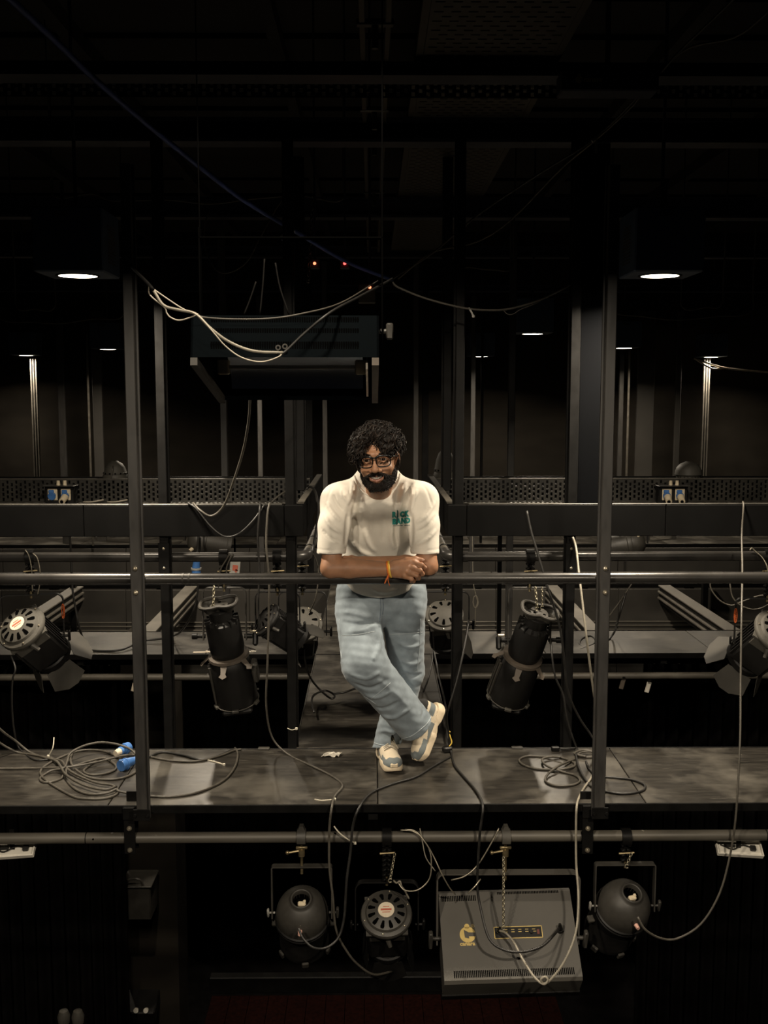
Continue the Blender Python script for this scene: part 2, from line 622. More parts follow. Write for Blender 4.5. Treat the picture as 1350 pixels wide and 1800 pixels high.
for k, (y0, y1) in enumerate(spans):
    d = thing('catwalk_bridge', 'narrow centre catwalk of scuffed plywood ' + spanname[k], None, (0, (y0 + y1) / 2, 0), kind='structure')
    cuts = [y0 + 0.004, y0 + (y1 - y0) * 0.52, y1 - 0.004]
    for a, b in zip(cuts[:-1], cuts[1:]):
        part(d, 'deck_panel', MB().box(((CX0 + CX1) / 2, (a + b) / 2, -0.009), (CX1 - CX0 - 0.012, b - a - 0.004, 0.018), 0.0025), 'deck', world=True)
    for x in (CX0 + 0.003, CX1 - 0.003):
        part(d, 'edge_angle', MB().box((x, (y0 + y1) / 2, -0.015), (0.006, y1 - y0 - 0.002, 0.037), 0.002), 'tray_steel', world=True)

# fascia boards that hang under the third and fourth catwalks
for k, (Y, zt, zb, lab) in enumerate(((9.44, -0.04, -0.85, 'dark fascia of boards under the third catwalk'), (12.04, -0.04, -0.9, 'dark fascia of boards under the fourth catwalk'))):
    f = thing('wall_fascia', lab, None, (0, Y, zb), kind='structure')
    n = 8
    wv = 2 * XW[k + 2] / n
    for i in range(n):
        x = -XW[k + 2] + wv * (i + 0.5)
        part(f, 'fascia_board', MB().box((x, Y, (zt + zb) / 2), (wv - 0.008, 0.02, zt - zb), 0.002), 'fascia_paint', world=True)

# joists that run from the second catwalk back to the third
for x, lab in ((-1.65, 'ribbed steel joist below the lit spotlight, leading back from second catwalk, beside bridge, dark post before it'),
               (1.63, 'ribbed steel joist behind the grey hanging cable, leading back from the second catwalk'),
               (-2.68, 'outer ribbed steel joist beside the large grey-backed fresnel with open barn doors'),
               (2.66, 'outer ribbed steel joist beside the fresnel that the frame cuts off')):
    t = thing('steel_joist', ' '.join(lab.split()[:16]), 'joist', (x, 8.5, -0.16), group='ribbed joists behind the second catwalk')
    s = 1 if x < 0 else -1
    part(t, 'web', MB().box((x, 8.5, -0.085), (0.085, 1.84, 0.15)), 'black_steel', world=True)
    part(t, 'top_flange', MB().box((x, 8.5, -0.006), (0.11, 1.84, 0.012), 0.002), 'joist_steel', world=True)
    for z in (-0.06, -0.115):
        part(t, 'rib', MB().box((x + s * 0.05, 8.5, z), (0.022, 1.84, 0.018), 0.003), 'joist_steel', world=True)

for i in range(5):
    m = MB().cyl((-4.4, 9.37 - 0.012 * i, -0.33 - 0.034 * i), (-0.42, 9.37 - 0.012 * i, -0.33 - 0.034 * i), 0.009, n=8)
    single('conduit', m, 'pipe_steel', 'thin conduit in the stack along the far fascia, coil side of the bridge', 'conduit', 'conduits along the far fascia on the coil side', smooth=True)
for i in range(5):
    m = MB().cyl((0.42, 9.37 - 0.012 * i, -0.33 - 0.034 * i), (4.4, 9.37 - 0.012 * i, -0.33 - 0.034 * i), 0.009, n=8)
    single('conduit', m, 'pipe_steel', 'thin conduit in the stack along the far fascia, column side of the bridge', 'conduit', 'conduits along the far fascia on the column side', smooth=True)


# ------------------------------------------------------------------ posts
def post(x, Y, z0, z1, label, wd=0.042, dp=0.042, bolts=(), foot=False, m='post_steel', lip=True, zb=None):
    t = thing('steel_post', label, 'post', (x, Y, z0))
    b = MB().box((x, Y, (z0 + z1) / 2), (wd, dp, z1 - z0), 0.003)
    part(t, 'shaft', b, m, world=True)
    if lip:
        part(t, 'seam_lip', MB().box((x + (wd / 2 + 0.004) * (1 if x < 0 else -1), Y + dp * 0.3, (z0 + z1) / 2), (0.010, dp * 0.3, z1 - z0)), m, world=True)
    for zz in bolts:
        q = MB().lathe([(0, 0.010), (0.006, 0.009), (0.0095, 0.005), (0.0105, 0), (0.0105, -0.004)], 10)
        q2 = MB(T(x, Y - dp / 2 - 0.002, zz) @ RX(90))
        q2.add(q.v, q.f)
        part(t, 'bolt', q2, 'bolt_metal', world=True, smooth=True)
    if foot:
        f = MB().box((x, Y - dp / 2 - 0.003, -0.02), (0.07, 0.006, 0.05), 0.002)
        for sx in (-0.026, 0.026):
            f.cyl((x + sx, Y - dp / 2 - 0.006, -0.02), (x + sx, Y - dp / 2 - 0.014, -0.02), 0.007, n=8)
        part(t, 'foot_bracket', f, 'black_steel', world=True)
    return t


FY = 4.245
for px, lab in ((250.6, 'front steel post by the blue plugs, between camera and coiled cable'), (1053, 'front steel post by the pale hanging cable, between camera and looped cable')):
    p = P(px, 1415, FY)
    zr = [P(px, 998, FY).z, P(px, 1040, FY).z]
    post(p.x, FY, -0.045, 2.62, lab, bolts=zr, foot=True)
BY = 5.005
for px, lab in ((297.5, 'rear steel post of the near catwalk, just behind the front post by the blue plugs'),
                (996, 'rear steel post of the near catwalk, beside the wide dark column'),
                (514, 'slim dark post at the bridge corner on the coil side'),
                (803, 'slim dark post at the bridge corner on the crossed-foot side')):
    p = P(px, 1300, BY)
    zr = [P(px, 963, BY).z, P(px, 997, BY).z] if px in (297.5, 996) else ()
    post(p.x, BY, 0, 2.9, lab, bolts=zr, m='black_steel')
    if zr:
        m = MB().box((p.x, BY - 0.028, P(px, 980, BY).z), (0.052, 0.006, 0.15), 0.002)
        part(bpy.data.objects[[o.name for o in bpy.data.objects if o.name.startswith('steel_post')][-1]], 'clamp_plate', m, 'black_steel', world=True)
for px, lab in ((529, 'black post on the kick panel of the bridge, coil side'), (785, 'black post with lit edges on the bridge kick panel, nearer the domed lantern')):
    p = P(px, 862, 5.85)
    post(p.x, 5.85, p.z, 3.0, lab, m='black_steel', wd=0.046)
# posts of the further grid rows: (px, Y, bottom z, top z, width, material, label)
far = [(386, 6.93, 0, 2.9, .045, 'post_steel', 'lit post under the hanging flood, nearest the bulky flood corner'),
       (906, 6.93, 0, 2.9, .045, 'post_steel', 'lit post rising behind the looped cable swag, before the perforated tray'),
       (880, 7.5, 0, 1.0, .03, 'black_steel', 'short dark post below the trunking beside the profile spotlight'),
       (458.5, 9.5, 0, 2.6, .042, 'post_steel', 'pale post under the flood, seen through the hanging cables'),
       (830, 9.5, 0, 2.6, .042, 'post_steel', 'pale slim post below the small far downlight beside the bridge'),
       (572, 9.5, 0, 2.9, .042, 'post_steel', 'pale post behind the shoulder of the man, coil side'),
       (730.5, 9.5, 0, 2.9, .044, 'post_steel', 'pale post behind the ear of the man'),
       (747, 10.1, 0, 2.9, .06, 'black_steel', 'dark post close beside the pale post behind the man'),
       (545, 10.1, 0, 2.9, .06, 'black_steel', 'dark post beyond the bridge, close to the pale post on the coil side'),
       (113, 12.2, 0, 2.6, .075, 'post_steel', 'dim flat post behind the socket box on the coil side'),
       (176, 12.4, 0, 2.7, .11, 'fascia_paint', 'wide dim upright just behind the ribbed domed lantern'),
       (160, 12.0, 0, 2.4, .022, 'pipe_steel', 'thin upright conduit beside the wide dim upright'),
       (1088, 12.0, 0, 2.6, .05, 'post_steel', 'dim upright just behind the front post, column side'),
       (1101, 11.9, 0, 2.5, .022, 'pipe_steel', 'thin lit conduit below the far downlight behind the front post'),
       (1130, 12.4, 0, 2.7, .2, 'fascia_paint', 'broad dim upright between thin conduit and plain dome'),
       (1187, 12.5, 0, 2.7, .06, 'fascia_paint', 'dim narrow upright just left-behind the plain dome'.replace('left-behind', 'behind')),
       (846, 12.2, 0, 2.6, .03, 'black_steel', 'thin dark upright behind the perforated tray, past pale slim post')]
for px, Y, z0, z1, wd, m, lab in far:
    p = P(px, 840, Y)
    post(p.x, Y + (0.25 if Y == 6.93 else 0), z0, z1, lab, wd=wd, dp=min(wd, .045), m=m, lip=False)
# channel posts lit by the far downlights (three ribs each)
for px, Y, lab in ((66, 12.9, 'bright ribbed channel post under the small outer downlight, coil side'), (1236, 12.9, 'bright ribbed channel post rising behind the plain dome')):
    p = P(px, 838, Y)
    t = thing('channel_post', lab, 'post', (p.x, Y, 0))
    part(t, 'back_web', MB().box((p.x, Y + 0.02, 1.08), (0.075, 0.012, 2.16)), 'black_steel', world=True)
    for dx in (-0.031, 0, 0.031):
        part(t, 'rib', MB().box((p.x + dx, Y, 1.08), (0.014, 0.04, 2.16), 0.003), 'joist_steel', world=True)
# tall clad column by the rear post
p0, p1 = P(1014, 888, 5.06), P(1059, 888, 5.06)
t = thing('column_cladding', 'tall wide black column between the rear post and the front post', 'column', ((p0.x + p1.x) / 2, 5.12, p0.z))
part(t, 'face_panel', MB().box(((p0.x + p1.x) / 2, 5.12, 2.05), (p1.x - p0.x, 0.12, 1.72), 0.004), 'column_black', world=True)
part(t, 'edge_strip', MB().box((p0.x - 0.004, 5.055, 2.05), (0.008, 0.01, 1.72)), 'black_steel', world=True)

# ------------------------------------------------------------------ rails and pipes
RY_, RR = 4.292, 0.0235
RZ_ = P(655, 1017, RY_).z
t = thing('guard_rail', 'long round black guard rail the man leans his forearms on', 'rail', (0, RY_, RZ_ - RR))
part(t, 'rail_pipe', MB().cyl((-2.3, RY_, RZ_), (2.3, RY_, RZ_), RR, n=24), 'rail_steel', smooth=True, world=True)
for px in (322, 333):
    x = P(px, 1017, RY_).x
    part(t, 'pipe_joint', MB().cyl((x - 0.004, RY_, RZ_), (x + 0.004, RY_, RZ_), RR + 0.0012, n=24), 'tray_steel', smooth=True, world=True)

BZ = P(400, 979, 5.055).z
for side, ex, far_x, lab in ((-1, 538, -3.0, 'rear pipe rail with elbow turning along the bridge, coil side'), (1, 786, 3.0, 'rear pipe rail with elbow turning along the bridge, column side')):
    ep = P(ex, 977, 5.055)
    t = thing('pipe_rail', lab, 'rail', (ep.x, 5.055, BZ - 0.024))
    a = ep.x + side * 0.10
    part(t, 'cross_pipe', MB().cyl((far_x, 5.055, BZ), (a, 5.055, BZ), 0.0235, n=20), 'rail_steel', smooth=True, world=True)
    arc = [Vector((a, 5.055, BZ))] + [Vector((ep.x + side * (0.07 - 0.07 * math.sin(q)), 5.055 + 0.07 * (1 - math.cos(q)), BZ)) for q in [i * PI / 14 for i in range(8)]] + [Vector((ep.x, 5.19, BZ))]
    part(t, 'elbow', MB().tube(arc, 0.0265, 16), 'rail_steel', smooth=True, world=True)
    part(t, 'bridge_pipe', MB().cyl((ep.x, 5.18, BZ), (ep.x, 6.8, BZ), 0.0235, n=20), 'pipe_steel', smooth=True, world=True)
    for yy in (5.3, 5.62, 5.98):
        part(t, 'tape_band', MB().cyl((ep.x, yy, BZ), (ep.x, yy + 0.025, BZ), 0.0262, n=16), 'black_steel', smooth=True, world=True)

LPY = 4.30
LPZ = P(655, 1471, LPY).z
t = thing('lighting_pipe', 'dusty lighting pipe slung below the edge of the near catwalk', 'pipe', (0, LPY, LPZ - 0.024))
part(t, 'pipe_tube', MB().cyl((-2.3, LPY, LPZ), (2.3, LPY, LPZ), 0.0235, n=24), 'pipe_steel', smooth=True, world=True)
for px in (152, 1346, 843):
    x = P(px, 1471, LPY).x
    part(t, 'pipe_joint', MB().cyl((x - 0.002, LPY, LPZ), (x + 0.002, LPY, LPZ), 0.0241, n=24), 'black_steel', smooth=True, world=True)
x1 = P(166, 1467, LPY).x
part(t, 'drilled_hole', MB().cyl((x1, LPY - 0.0245, LPZ + 0.005), (x1, LPY - 0.02, LPZ + 0.005), 0.004, n=8), 'dark_hole', world=True)
z2 = P(400, 1190, 6.9).z
single('lighting_pipe', MB().cyl((-3.4, 6.9, z2), (3.4, 6.9, z2), 0.0235, n=20), 'pipe_steel', 'lighting pipe slung below the second catwalk, across the dark well', 'pipe', smooth=True)

for px, lab in ((228, 'bolted strap hanger gripping the lower pipe, under the post by blue plugs'), (1033, 'bolted strap hanger gripping the lower pipe, beside the pale hanging cable')):
    Yh = LPY - 0.03
    p = P(px, 1471, Yh)
    zt, zb = P(px, 1424, Yh).z, P(px, 1501, Yh).z
    t = thing('pipe_hanger', lab, 'bracket', (p.x, Yh, zb))
    part(t, 'strap', MB().box((p.x, Yh, (zt + zb) / 2), (0.047, 0.007, zt - zb), 0.002), 'black_steel', world=True)
    part(t, 'top_lug', MB().box((p.x, Yh - 0.005, -0.03), (0.05, 0.016, 0.055), 0.003), 'black_steel', world=True)
    part(t, 'back_strap', MB().box((p.x, LPY + 0.03, (zt + zb) / 2 + 0.03), (0.047, 0.007, zt - zb + 0.06), 0.002), 'black_steel', world=True)
    for py in (1456, 1494):
        z = P(px, py, Yh).z
        q = MB(T(p.x, Yh - 0.0035, z) @ RX(90)).lathe([(0, 0.011), (0.006, 0.010), (0.0105, 0.005), (0.0115, 0)], 10)
        part(t, 'bolt', q, 'bolt_metal', world=True, smooth=True)

# ------------------------------------------------------------------ kick panels around the open well
PYF = 4.955
pzt, pzb = P(400, 888, PYF).z, P(400, 943, PYF).z
for s, cpx, lab in ((-1, 533, 'black kick panel around the well on the coil side of the bridge'), (1, 787, 'black kick panel around the well on the column side of the bridge')):
    cx = P(cpx, 888, PYF).x
    t = thing('kick_panel', lab, 'panel', (cx, PYF, pzb))
    zc, h = (pzt + pzb) / 2, pzt - pzb
    xs = [cx, cx + s * 0.09] + [cx + s * (0.09 + 0.95 * i) for i in range(1, 4)]
    for i, (a, b) in enumerate(zip(xs[:-1], xs[1:])):
        m = MB().box(((a + b) / 2, PYF + 0.01, zc), (abs(b - a) - 0.003, 0.03, h), 0.003)
        part(t, 'front_board', m, 'box_black', world=True)
    part(t, 'bridge_board', MB().box((cx + s * 0.018, (PYF + 6.84) / 2 + 0.03, zc), (0.036, 6.84 - PYF - 0.05, h), 0.003), 'box_black', world=True)
    part(t, 'dusty_cap', MB().box((cx + s * 0.018, (PYF + 6.84) / 2 + 0.03, pzt + 0.003), (0.032, 6.84 - PYF - 0.06, 0.005)), 'pipe_steel', world=True)
    part(t, 'top_lip', MB().box((cx + s * 1.55, PYF + 0.012, pzt + 0.003), (2.9, 0.03, 0.006), 0.002), 'tray_steel', world=True)


# ------------------------------------------------------------------ perforated trays
def perforated(nu, nv, du, dv, su, sv, stagger=True):
    """flat plate in local xz with nu x nv slots; returns verts, faces"""
    vs, fs = [], []

    def quad(x0, z0, x1, z1):
        n = len(vs)
        vs.extend([(x0, 0, z0), (x1, 0, z0), (x1, 0, z1), (x0, 0, z1)])
        fs.append((n, n + 1, n + 2, n + 3))
    for i in range(nu):
        x0, x1 = i * du, (i + 1) * du
        a, b = x0 + (du - su) / 2, x1 - (du - su) / 2
        off = (dv * 0.5 if (stagger and i % 2) else 0)
        H = nv * dv + dv * 0.5
        z = 0.0
        quad(x0, 0, a, H)
        quad(b, 0, x1, H)
        for j in range(nv):
            c = off + j * dv + dv * 0.5
            quad(a, z, b, c - sv / 2)
            # slot rims give the plate visible depth
            n = len(vs)
            vs.extend([(a, 0, c - sv / 2), (b, 0, c - sv / 2), (b, 0, c + sv / 2), (a, 0, c + sv / 2), (a, 0.006, c - sv / 2), (b, 0.006, c - sv / 2), (b, 0.006, c + sv / 2), (a, 0.006, c + sv / 2)])
            for q in range(4):
                fs.append((n + q, n + (q + 1) % 4, n + 4 + (q + 1) % 4, n + 4 + q))
            z = c + sv / 2
        quad(a, z, b, H)
    return vs, fs


TY = 6.84
tzt, tzb = P(400, 842, TY).z, P(400, 885, TY).z
for x0, x1, lab in ((-3.4, -0.41, 'perforated cable tray on edge along the second catwalk, coil side'), (0.41, 3.4, 'perforated cable tray on edge along the second catwalk, column side')):
    t = thing('cable_tray', lab, 'tray', ((x0 + x1) / 2, TY, tzb))
    nu = int((x1 - x0) / 0.0285)
    v, f = perforated(nu, 4, (x1 - x0) / nu, (tzt - tzb - 0.016) / 4.5, 0.0150, 0.0215)
    m = MB(T(x0, TY, tzb + 0.012))
    m.add(v, f)
    part(t, 'slotted_side', m, 'tray_steel', world=True)
    part(t, 'top_lip', MB().box(((x0 + x1) / 2, TY + 0.01, tzt), (x1 - x0, 0.028, 0.007), 0.002), 'joist_steel', world=True)
    part(t, 'bottom_flange', MB().box(((x0 + x1) / 2, TY - 0.03, tzb + 0.006), (x1 - x0, 0.09, 0.006), 0.002), 'joist_steel', world=True)
    part(t, 'back_side', MB().box(((x0 + x1) / 2, TY + 0.22, (tzt + tzb) / 2), (x1 - x0, 0.004, tzt - tzb)), 'black_steel', world=True)
    part(t, 'tray_floor', MB().box(((x0 + x1) / 2, TY + 0.11, tzb + 0.004), (x1 - x0, 0.21, 0.004)), 'black_steel', world=True)

CTZ = 3.0
for y0, y1, lab in ((3.3, 5.02, 'wide slotted cable tray under the ceiling, nearer length'), (5.18, 6.96, 'wide slotted cable tray under the ceiling, length past the second beam'), (7.12, 9.5, 'wide slotted cable tray under the ceiling, dim length past the third beam')):
    x0, x1 = 0.165, 0.72
    t = thing('cable_tray', lab, 'tray', ((x0 + x1) / 2, (y0 + y1) / 2, CTZ))
    ny = int((y1 - y0) / 0.045)
    v, f = perforated(ny, 8, (y1 - y0) / ny, (x1 - x0 - 0.06) / 8.5, 0.011, 0.032)
    m = MB(Matrix(((0, 0, 1, x0 + 0.03), (1, 0, 0, y0), (0, 1, 0, CTZ), (0, 0, 0, 1))))
    m.add(v, f)
    m.box((-0.0, 0, 0), (0.0001, 0.0001, 0.0001))
    part(t, 'slotted_floor', m, 'ceiling_tray', world=True)
    for x in (x0 + 0.015, x1 - 0.015):
        part(t, 'side_flange', MB().box((x, (y0 + y1) / 2, CTZ + 0.03), (0.03, y1 - y0, 0.06), 0.002), 'ceiling_tray', world=True)
# crosswise slotted tray near the front beam
v, f = perforated(150, 2, 0.03, 0.028, 0.014, 0.016)
m = MB(T(-2.25, 4.38, P(655, 172, 4.38).z))
m.add(v, f)
single('cable_tray', m, 'ceiling_steel', 'long narrow slotted tray across the ceiling behind the first beam', 'tray')

# double channel track with hanger rods in the middle of the ceiling
t = thing('ceiling_track', 'double steel channel track with hanger clamps, beside the slotted ceiling tray', 'track', (0.0, 6, 2.98))
for dx in (-0.045, 0.045):
    part(t, 'channel', MB().box((dx + 0.01, 6.2, 3.0), (0.022, 6.6, 0.04), 0.003), 'ceiling_tray', world=True)
for yy in (3.75, 4.85, 5.35, 6.75, 7.4, 9.2):
    part(t, 'hanger_clamp', MB().box((0.01, yy, 2.985), (0.13, 0.035, 0.02), 0.003).cyl((0.01, yy, 2.98), (0.01, yy, 2.90), 0.012, n=8), 'tray_steel', world=True)

# ------------------------------------------------------------------ the dark hall below
def curtain(px0, px1, Y, z0, z1, label, amp=0.05, pitch=0.10):
    xa, xb = P(px0, 1600, Y).x, P(px1, 1600, Y).x
    n = int((xb - xa) / pitch * 8)
    vs, fs = [], []
    for i in range(n + 1):
        x = xa + (xb - xa) * i / n
        o = amp * math.sin(2 * PI * (x + 0.013 * math.sin(x * 9)) / pitch)
        vs += [(x, Y + o * 0.8, z0), (x, Y + o, z1)]
    for i in range(n):
        fs.append((2 * i, 2 * i + 2, 2 * i + 3, 2 * i + 1))
    m = MB().add(vs, fs)
    single('stage_curtain', m, 'curtain', label, 'curtain', smooth='all')


curtain(-120, 222, 7.6, FLOOR_Z, -0.25, 'black pleated curtain below the coiled cable and blue plugs')
curtain(330, 1130, 10.6, FLOOR_Z, -0.9, 'wide black backdrop curtain behind the red platform', 0.03, 0.16)
curtain(1120, 1470, 7.6, FLOOR_Z, -0.25, 'black pleated curtain below the cable loops, behind the far globe lantern')
p0, p1 = P(224, 1600, 8.2), P(312, 1600, 8.2)
struct('wall_pier', MB().box(((p0.x + p1.x) / 2, 8.4, -2.2), (p1.x - p0.x, 0.4, 4.0)), 'wall_paint', 'dark brown wall pier beside the pleated curtain')
pl = G(345, 1745, FLOOR_Z + 0.3)
pl.x = max(pl.x, p1.x + 0.08)
t = thing('wooden_platform', 'low stage platform of dark red planks at the bottom of the hall', 'platform', (-0.3, 6.5, FLOOR_Z))
zz = FLOOR_Z + 0.3
xL, yF = pl.x, pl.y
for i in range(18):
    x = xL + 0.09 + i * 0.18
    part(t, 'plank', MB().box((x, yF - 1.55, zz - 0.02), (0.176, 3.0, 0.04), 0.003), 'red_wood', world=True)
part(t, 'rear_ledge', MB().box((xL + 1.62, yF + 0.06, zz + 0.06), (3.3, 0.1, 0.16), 0.008), 'black_steel', world=True)
part(t, 'platform_base', MB().box((xL + 1.62, yF - 1.5, FLOOR_Z + 0.125), (3.2, 2.9, 0.25)), 'black_steel', world=True)
# ================================================================== LIGHTING FIXTURES
def downlight(px, py, Y, label, power, sz=0.30, gain=1.0):
    """square downlight box hung from the grid; (px, py) is the middle of its lit disc"""
    p = P(px, py, Y)
    t = thing('downlight', label, 'lamp', (p.x, Y, p.z + 0.002), group='square downlights of the grid')
    h = 0.27
    m = MB().box((0, 0, h / 2), (sz, sz, h), 0.006)
    hg = part(t, 'housing', m, 'downlight_navy')
    r = 0.083
    part(t, 'trim_ring', MB().lathe([(r + 0.012, 0.0), (r + 0.012, -0.004), (r, -0.004), (r, 0.0)], 32), 'black_steel', smooth=True)
    part(t, 'lens', MB().lathe([(0, -0.003), (r, -0.003), (r, 0.0)], 32), 'lens_glow')
    s = 1 if px < 655 else -1
    v = MB()
    for j in range(12):
        v.box((s * sz / 2, 0.0, 0.05 + j * 0.014), (0.006, 0.12, 0.006), 0, RX(0))
    part(hg, 'vent_louver', v, 'ceiling_tray', kind='stuff')
    part(t, 'hanger_bracket', MB().box((-0.02, -sz / 2 + 0.02, h + 0.05), (0.012, 0.02, 0.11), 0.002).box((-0.02, -sz / 2 - 0.002, h - 0.03), (0.06, 0.004, 0.02)), 'tray_steel')
    part(t, 'hanger_rod', MB().cyl((0, 0, h), (0, 0, 3.8 - p.z), 0.008, n=8), 'ceiling_steel', smooth=True)
    lamp('downlight_lamp', (p.x, Y, p.z - 0.012), power, size=0.15, spread=150)


downlight(137, 485, 4.72, 'large lit downlight box near the front post by the blue plugs', 62)
downlight(1160, 485, 4.72, 'large lit downlight box near the front post by the wide dark column', 62)
downlight(936, 587, 8.55, 'lit downlight hanging below the drooping cable swag', 55)
downlight(845, 627, 12.5, 'small lit far downlight above the pale slim post', 30)
downlight(190, 614, 11.2, 'small lit far downlight above the ribbed domed lantern', 30)
downlight(46, 625, 12.75, 'small lit far downlight over the ribbed channel post, coil side', 30)
downlight(1097, 612, 11.2, 'small lit far downlight half behind the front post', 30)
downlight(1250, 628, 12.75, 'small far downlight above the pale cable bunch, over the plain dome', 30)


def arc_pts(cx, cz, r, a0, a1, n=5):
    return [(cx + r * math.cos(math.radians(a0 + (a1 - a0) * i / n)), cz + r * math.sin(math.radians(a0 + (a1 - a0) * i / n))) for i in range(n + 1)]


def yoke_mesh(hw, top, piv, width=0.035, th=0.005, rc=0.03, M=None):
    m = MB(M)
    pts = [(-hw, piv - 0.02)] + arc_pts(-hw + rc, top - rc, rc, 180, 90) + arc_pts(hw - rc, top - rc, rc, 90, 0) + [(hw, piv - 0.02)]
    return m.strip(pts, width, th)


def clamp(t, ztop, mt='black_steel', kind='hook', stem='brass'):
    """clamp that grips a pipe centred on the thing's origin and reaches down to z = ztop"""
    m = MB()
    if kind == 'hook':
        pts = arc_pts(0, 0, 0.031, 215, -20, 9)
        m.M = RZ(90)
        m.strip(pts, 0.036, 0.010)
        m.M = Matrix.Identity(4)
        m.prism([(-0.020, 0.022), (0.020, 0.022), (0.008, 0.052), (-0.008, 0.052)], -0.016, 0.016)
        n = len(m.v)
        # wedge turned upright
        for i in range(n - 8, n):
            x, y, z = m.v[i]
            m.v[i] = (x, z, y)
        part(t, 'hook_clamp', m, mt, smooth=True)
        s = MB().cyl((0, 0, -0.022), (0, 0, ztop - 0.03), 0.0055, n=8).cyl((0, 0, -0.055), (0, 0, -0.085), 0.014, n=10)
        s.box((0, 0, -0.048), (0.05, 0.012, 0.012), 0.003)
        part(t, 'clamp_bolt', s, stem, smooth=True)
        k = MB().cyl((-0.01, 0, -0.062), (-0.058, -0.01, -0.066), 0.005, n=8).ball((-0.06, -0.01, -0.066), 0.009, 8, 5).box((0, 0, ztop - 0.006), (0.06, 0.014, 0.008), 0.003).cyl((0, 0, ztop), (0, 0, ztop - 0.035), 0.006, n=8)
        part(t, 'wing_nut', k, stem, smooth=True)
    else:
        pts = arc_pts(0, 0, 0.031, 230, -50, 12)
        m.M = RZ(90)
        m.strip(pts, 0.04, 0.012)
        m.M = Matrix.Identity(4)
        n = int((-ztop - 0.02) / 0.022)
        for j in range(max(2, n)):
            z = -0.032 - j * 0.022
            for sx in (-1, 1):
                m.box((sx * 0.011, -0.004, z), (0.020, 0.03, 0.010), 0.003, RY(sx * 25))
        m.box((0, 0.006, ztop / 2 - 0.012), (0.022, 0.014, -ztop - 0.02), 0.003)
        part(t, 'hook_clamp', m, mt, smooth=True)
        part(t, 'clamp_bolt', MB().cyl((-0.03, -0.01, -0.07), (0.035, -0.01, -0.066), 0.0045, n=8), stem, smooth=True)
        part(t, 'pivot_bolt', MB().cyl((0, 0, ztop + 0.02), (0, 0, ztop - 0.018), 0.006, n=8), stem, smooth=True)


def side_knob(t, hw, piv, s=1, m='grey_plastic', size=1.0):
    k = MB().cyl((s * (hw - 0.012), 0, piv), (s * (hw + 0.022), 0, piv), 0.008 * size, n=10)
    k.box((s * (hw + 0.03 * size), 0, piv), (0.016 * size, 0.02, 0.07 * size), 0.004, RX(20))
    part(t, 'tilt_knob', k, m, smooth=True)


def par_can(px, Y, pipe_py, yoke_py, piv_py, tilt, roll, label, ck='hook', group='round-backed par lanterns', spin=0):
    p = P(px, pipe_py, Y)
    top = P(px, yoke_py, Y).z - p.z
    piv = P(px, piv_py, Y).z - p.z
    t = thing('par_can', label, 'lantern', (p.x, Y, p.z), group=group)
    clamp(t, top, 'fixture_grey' if ck == 'hook' else 'black_steel', ck)
    hw = 0.128
    part(t, 'yoke', yoke_mesh(hw, top, piv, rc=0.008), 'fixture_grey', smooth=True)
    L = T(0, 0, piv) @ RY(roll) @ RX(tilt) @ RZ(spin)
    dome = [(0.112, -0.03), (0.1125, 0.0), (0.108, 0.028), (0.096, 0.058), (0.078, 0.081), (0.056, 0.097), (0.046, 0.102), (0.046, 0.112), (0.040, 0.114), (0.037, 0.110), (0.037, 0.06)]
    rd = part(t, 'rear_dome', MB(L).lathe(dome, 36), 'fixture_grey', smooth='all')
    part(rd, 'lamp_well', MB(L).lathe([(0.037, 0.085), (0.037, 0.05), (0, 0.05)], 20), 'dark_hole')
    part(rd, 'lamp_base', MB(L).box((0.003, -0.012, 0.075), (0.034, 0.020, 0.045), 0.004).box((0.014, -0.006, 0.088), (0.012, 0.014, 0.03), 0.003), 'cream_plastic')
    part(t, 'bead_ring', MB(L).lathe([(0.113, -0.022), (0.119, -0.026), (0.119, -0.034), (0.114, -0.038), (0.119, -0.043), (0.119, -0.050), (0.111, -0.056)], 36), 'fixture_black', smooth=True)
    bl = part(t, 'barrel', MB(L).lathe([(0.106, -0.05), (0.106, -0.20), (0.109, -0.205), (0.109, -0.235), (0.098, -0.235), (0.09, -0.12)], 32), 'fixture_black', smooth=True)
    c = MB(L)
    for a in (95, 215, 335, 275):
        x, y = math.cos(math.radians(a)), math.sin(math.radians(a))
        c.box((x * 0.118, y * 0.118, -0.225), (0.03, 0.012, 0.03), 0.003, RZ(a + 90))
    for a in (5, 175):
        x, y = math.cos(math.radians(a)), math.sin(math.radians(a))
        c.box((x * 0.122, y * 0.122, -0.10), (0.03, 0.03, 0.016), 0.003)
    part(bl, 'gel_clip', c, 'fixture_grey', kind='stuff')
    g = MB(L).cyl((-0.002, -0.098, 0.032), (-0.002, -0.124, 0.040), 0.010, 0.008, 10)
    part(rd, 'cable_gland', g, 'pink_cap', smooth=True)
    b = MB(L)
    for (x, y, z) in ((-0.0, -0.092, 0.058), (0.022, -0.093, 0.05), (0.105, -0.03, 0.0), (0.108, 0.03, -0.005)):
        b.ball((x, y, z), 0.0035, 6, 4)
    part(rd, 'rivet', b, 'bolt_metal', kind='stuff')
    side_knob(t, hw, piv, -1, 'grey_plastic', 0.6)
    side_knob(t, hw, piv, 1, 'fixture_grey', 0.8)
    return t, L


PARA, LA = par_can(530, LPY, 1471, 1522, 1604, 33, 0, 'black globe-backed par lantern on lower pipe, below the strap with white tie ends')
PARB, LB = par_can(1100, LPY, 1471, 1518, 1592, 35, 11, 'black globe-backed par lantern on lower pipe, leaning away beside the grey flood', 'ribbed', spin=20)


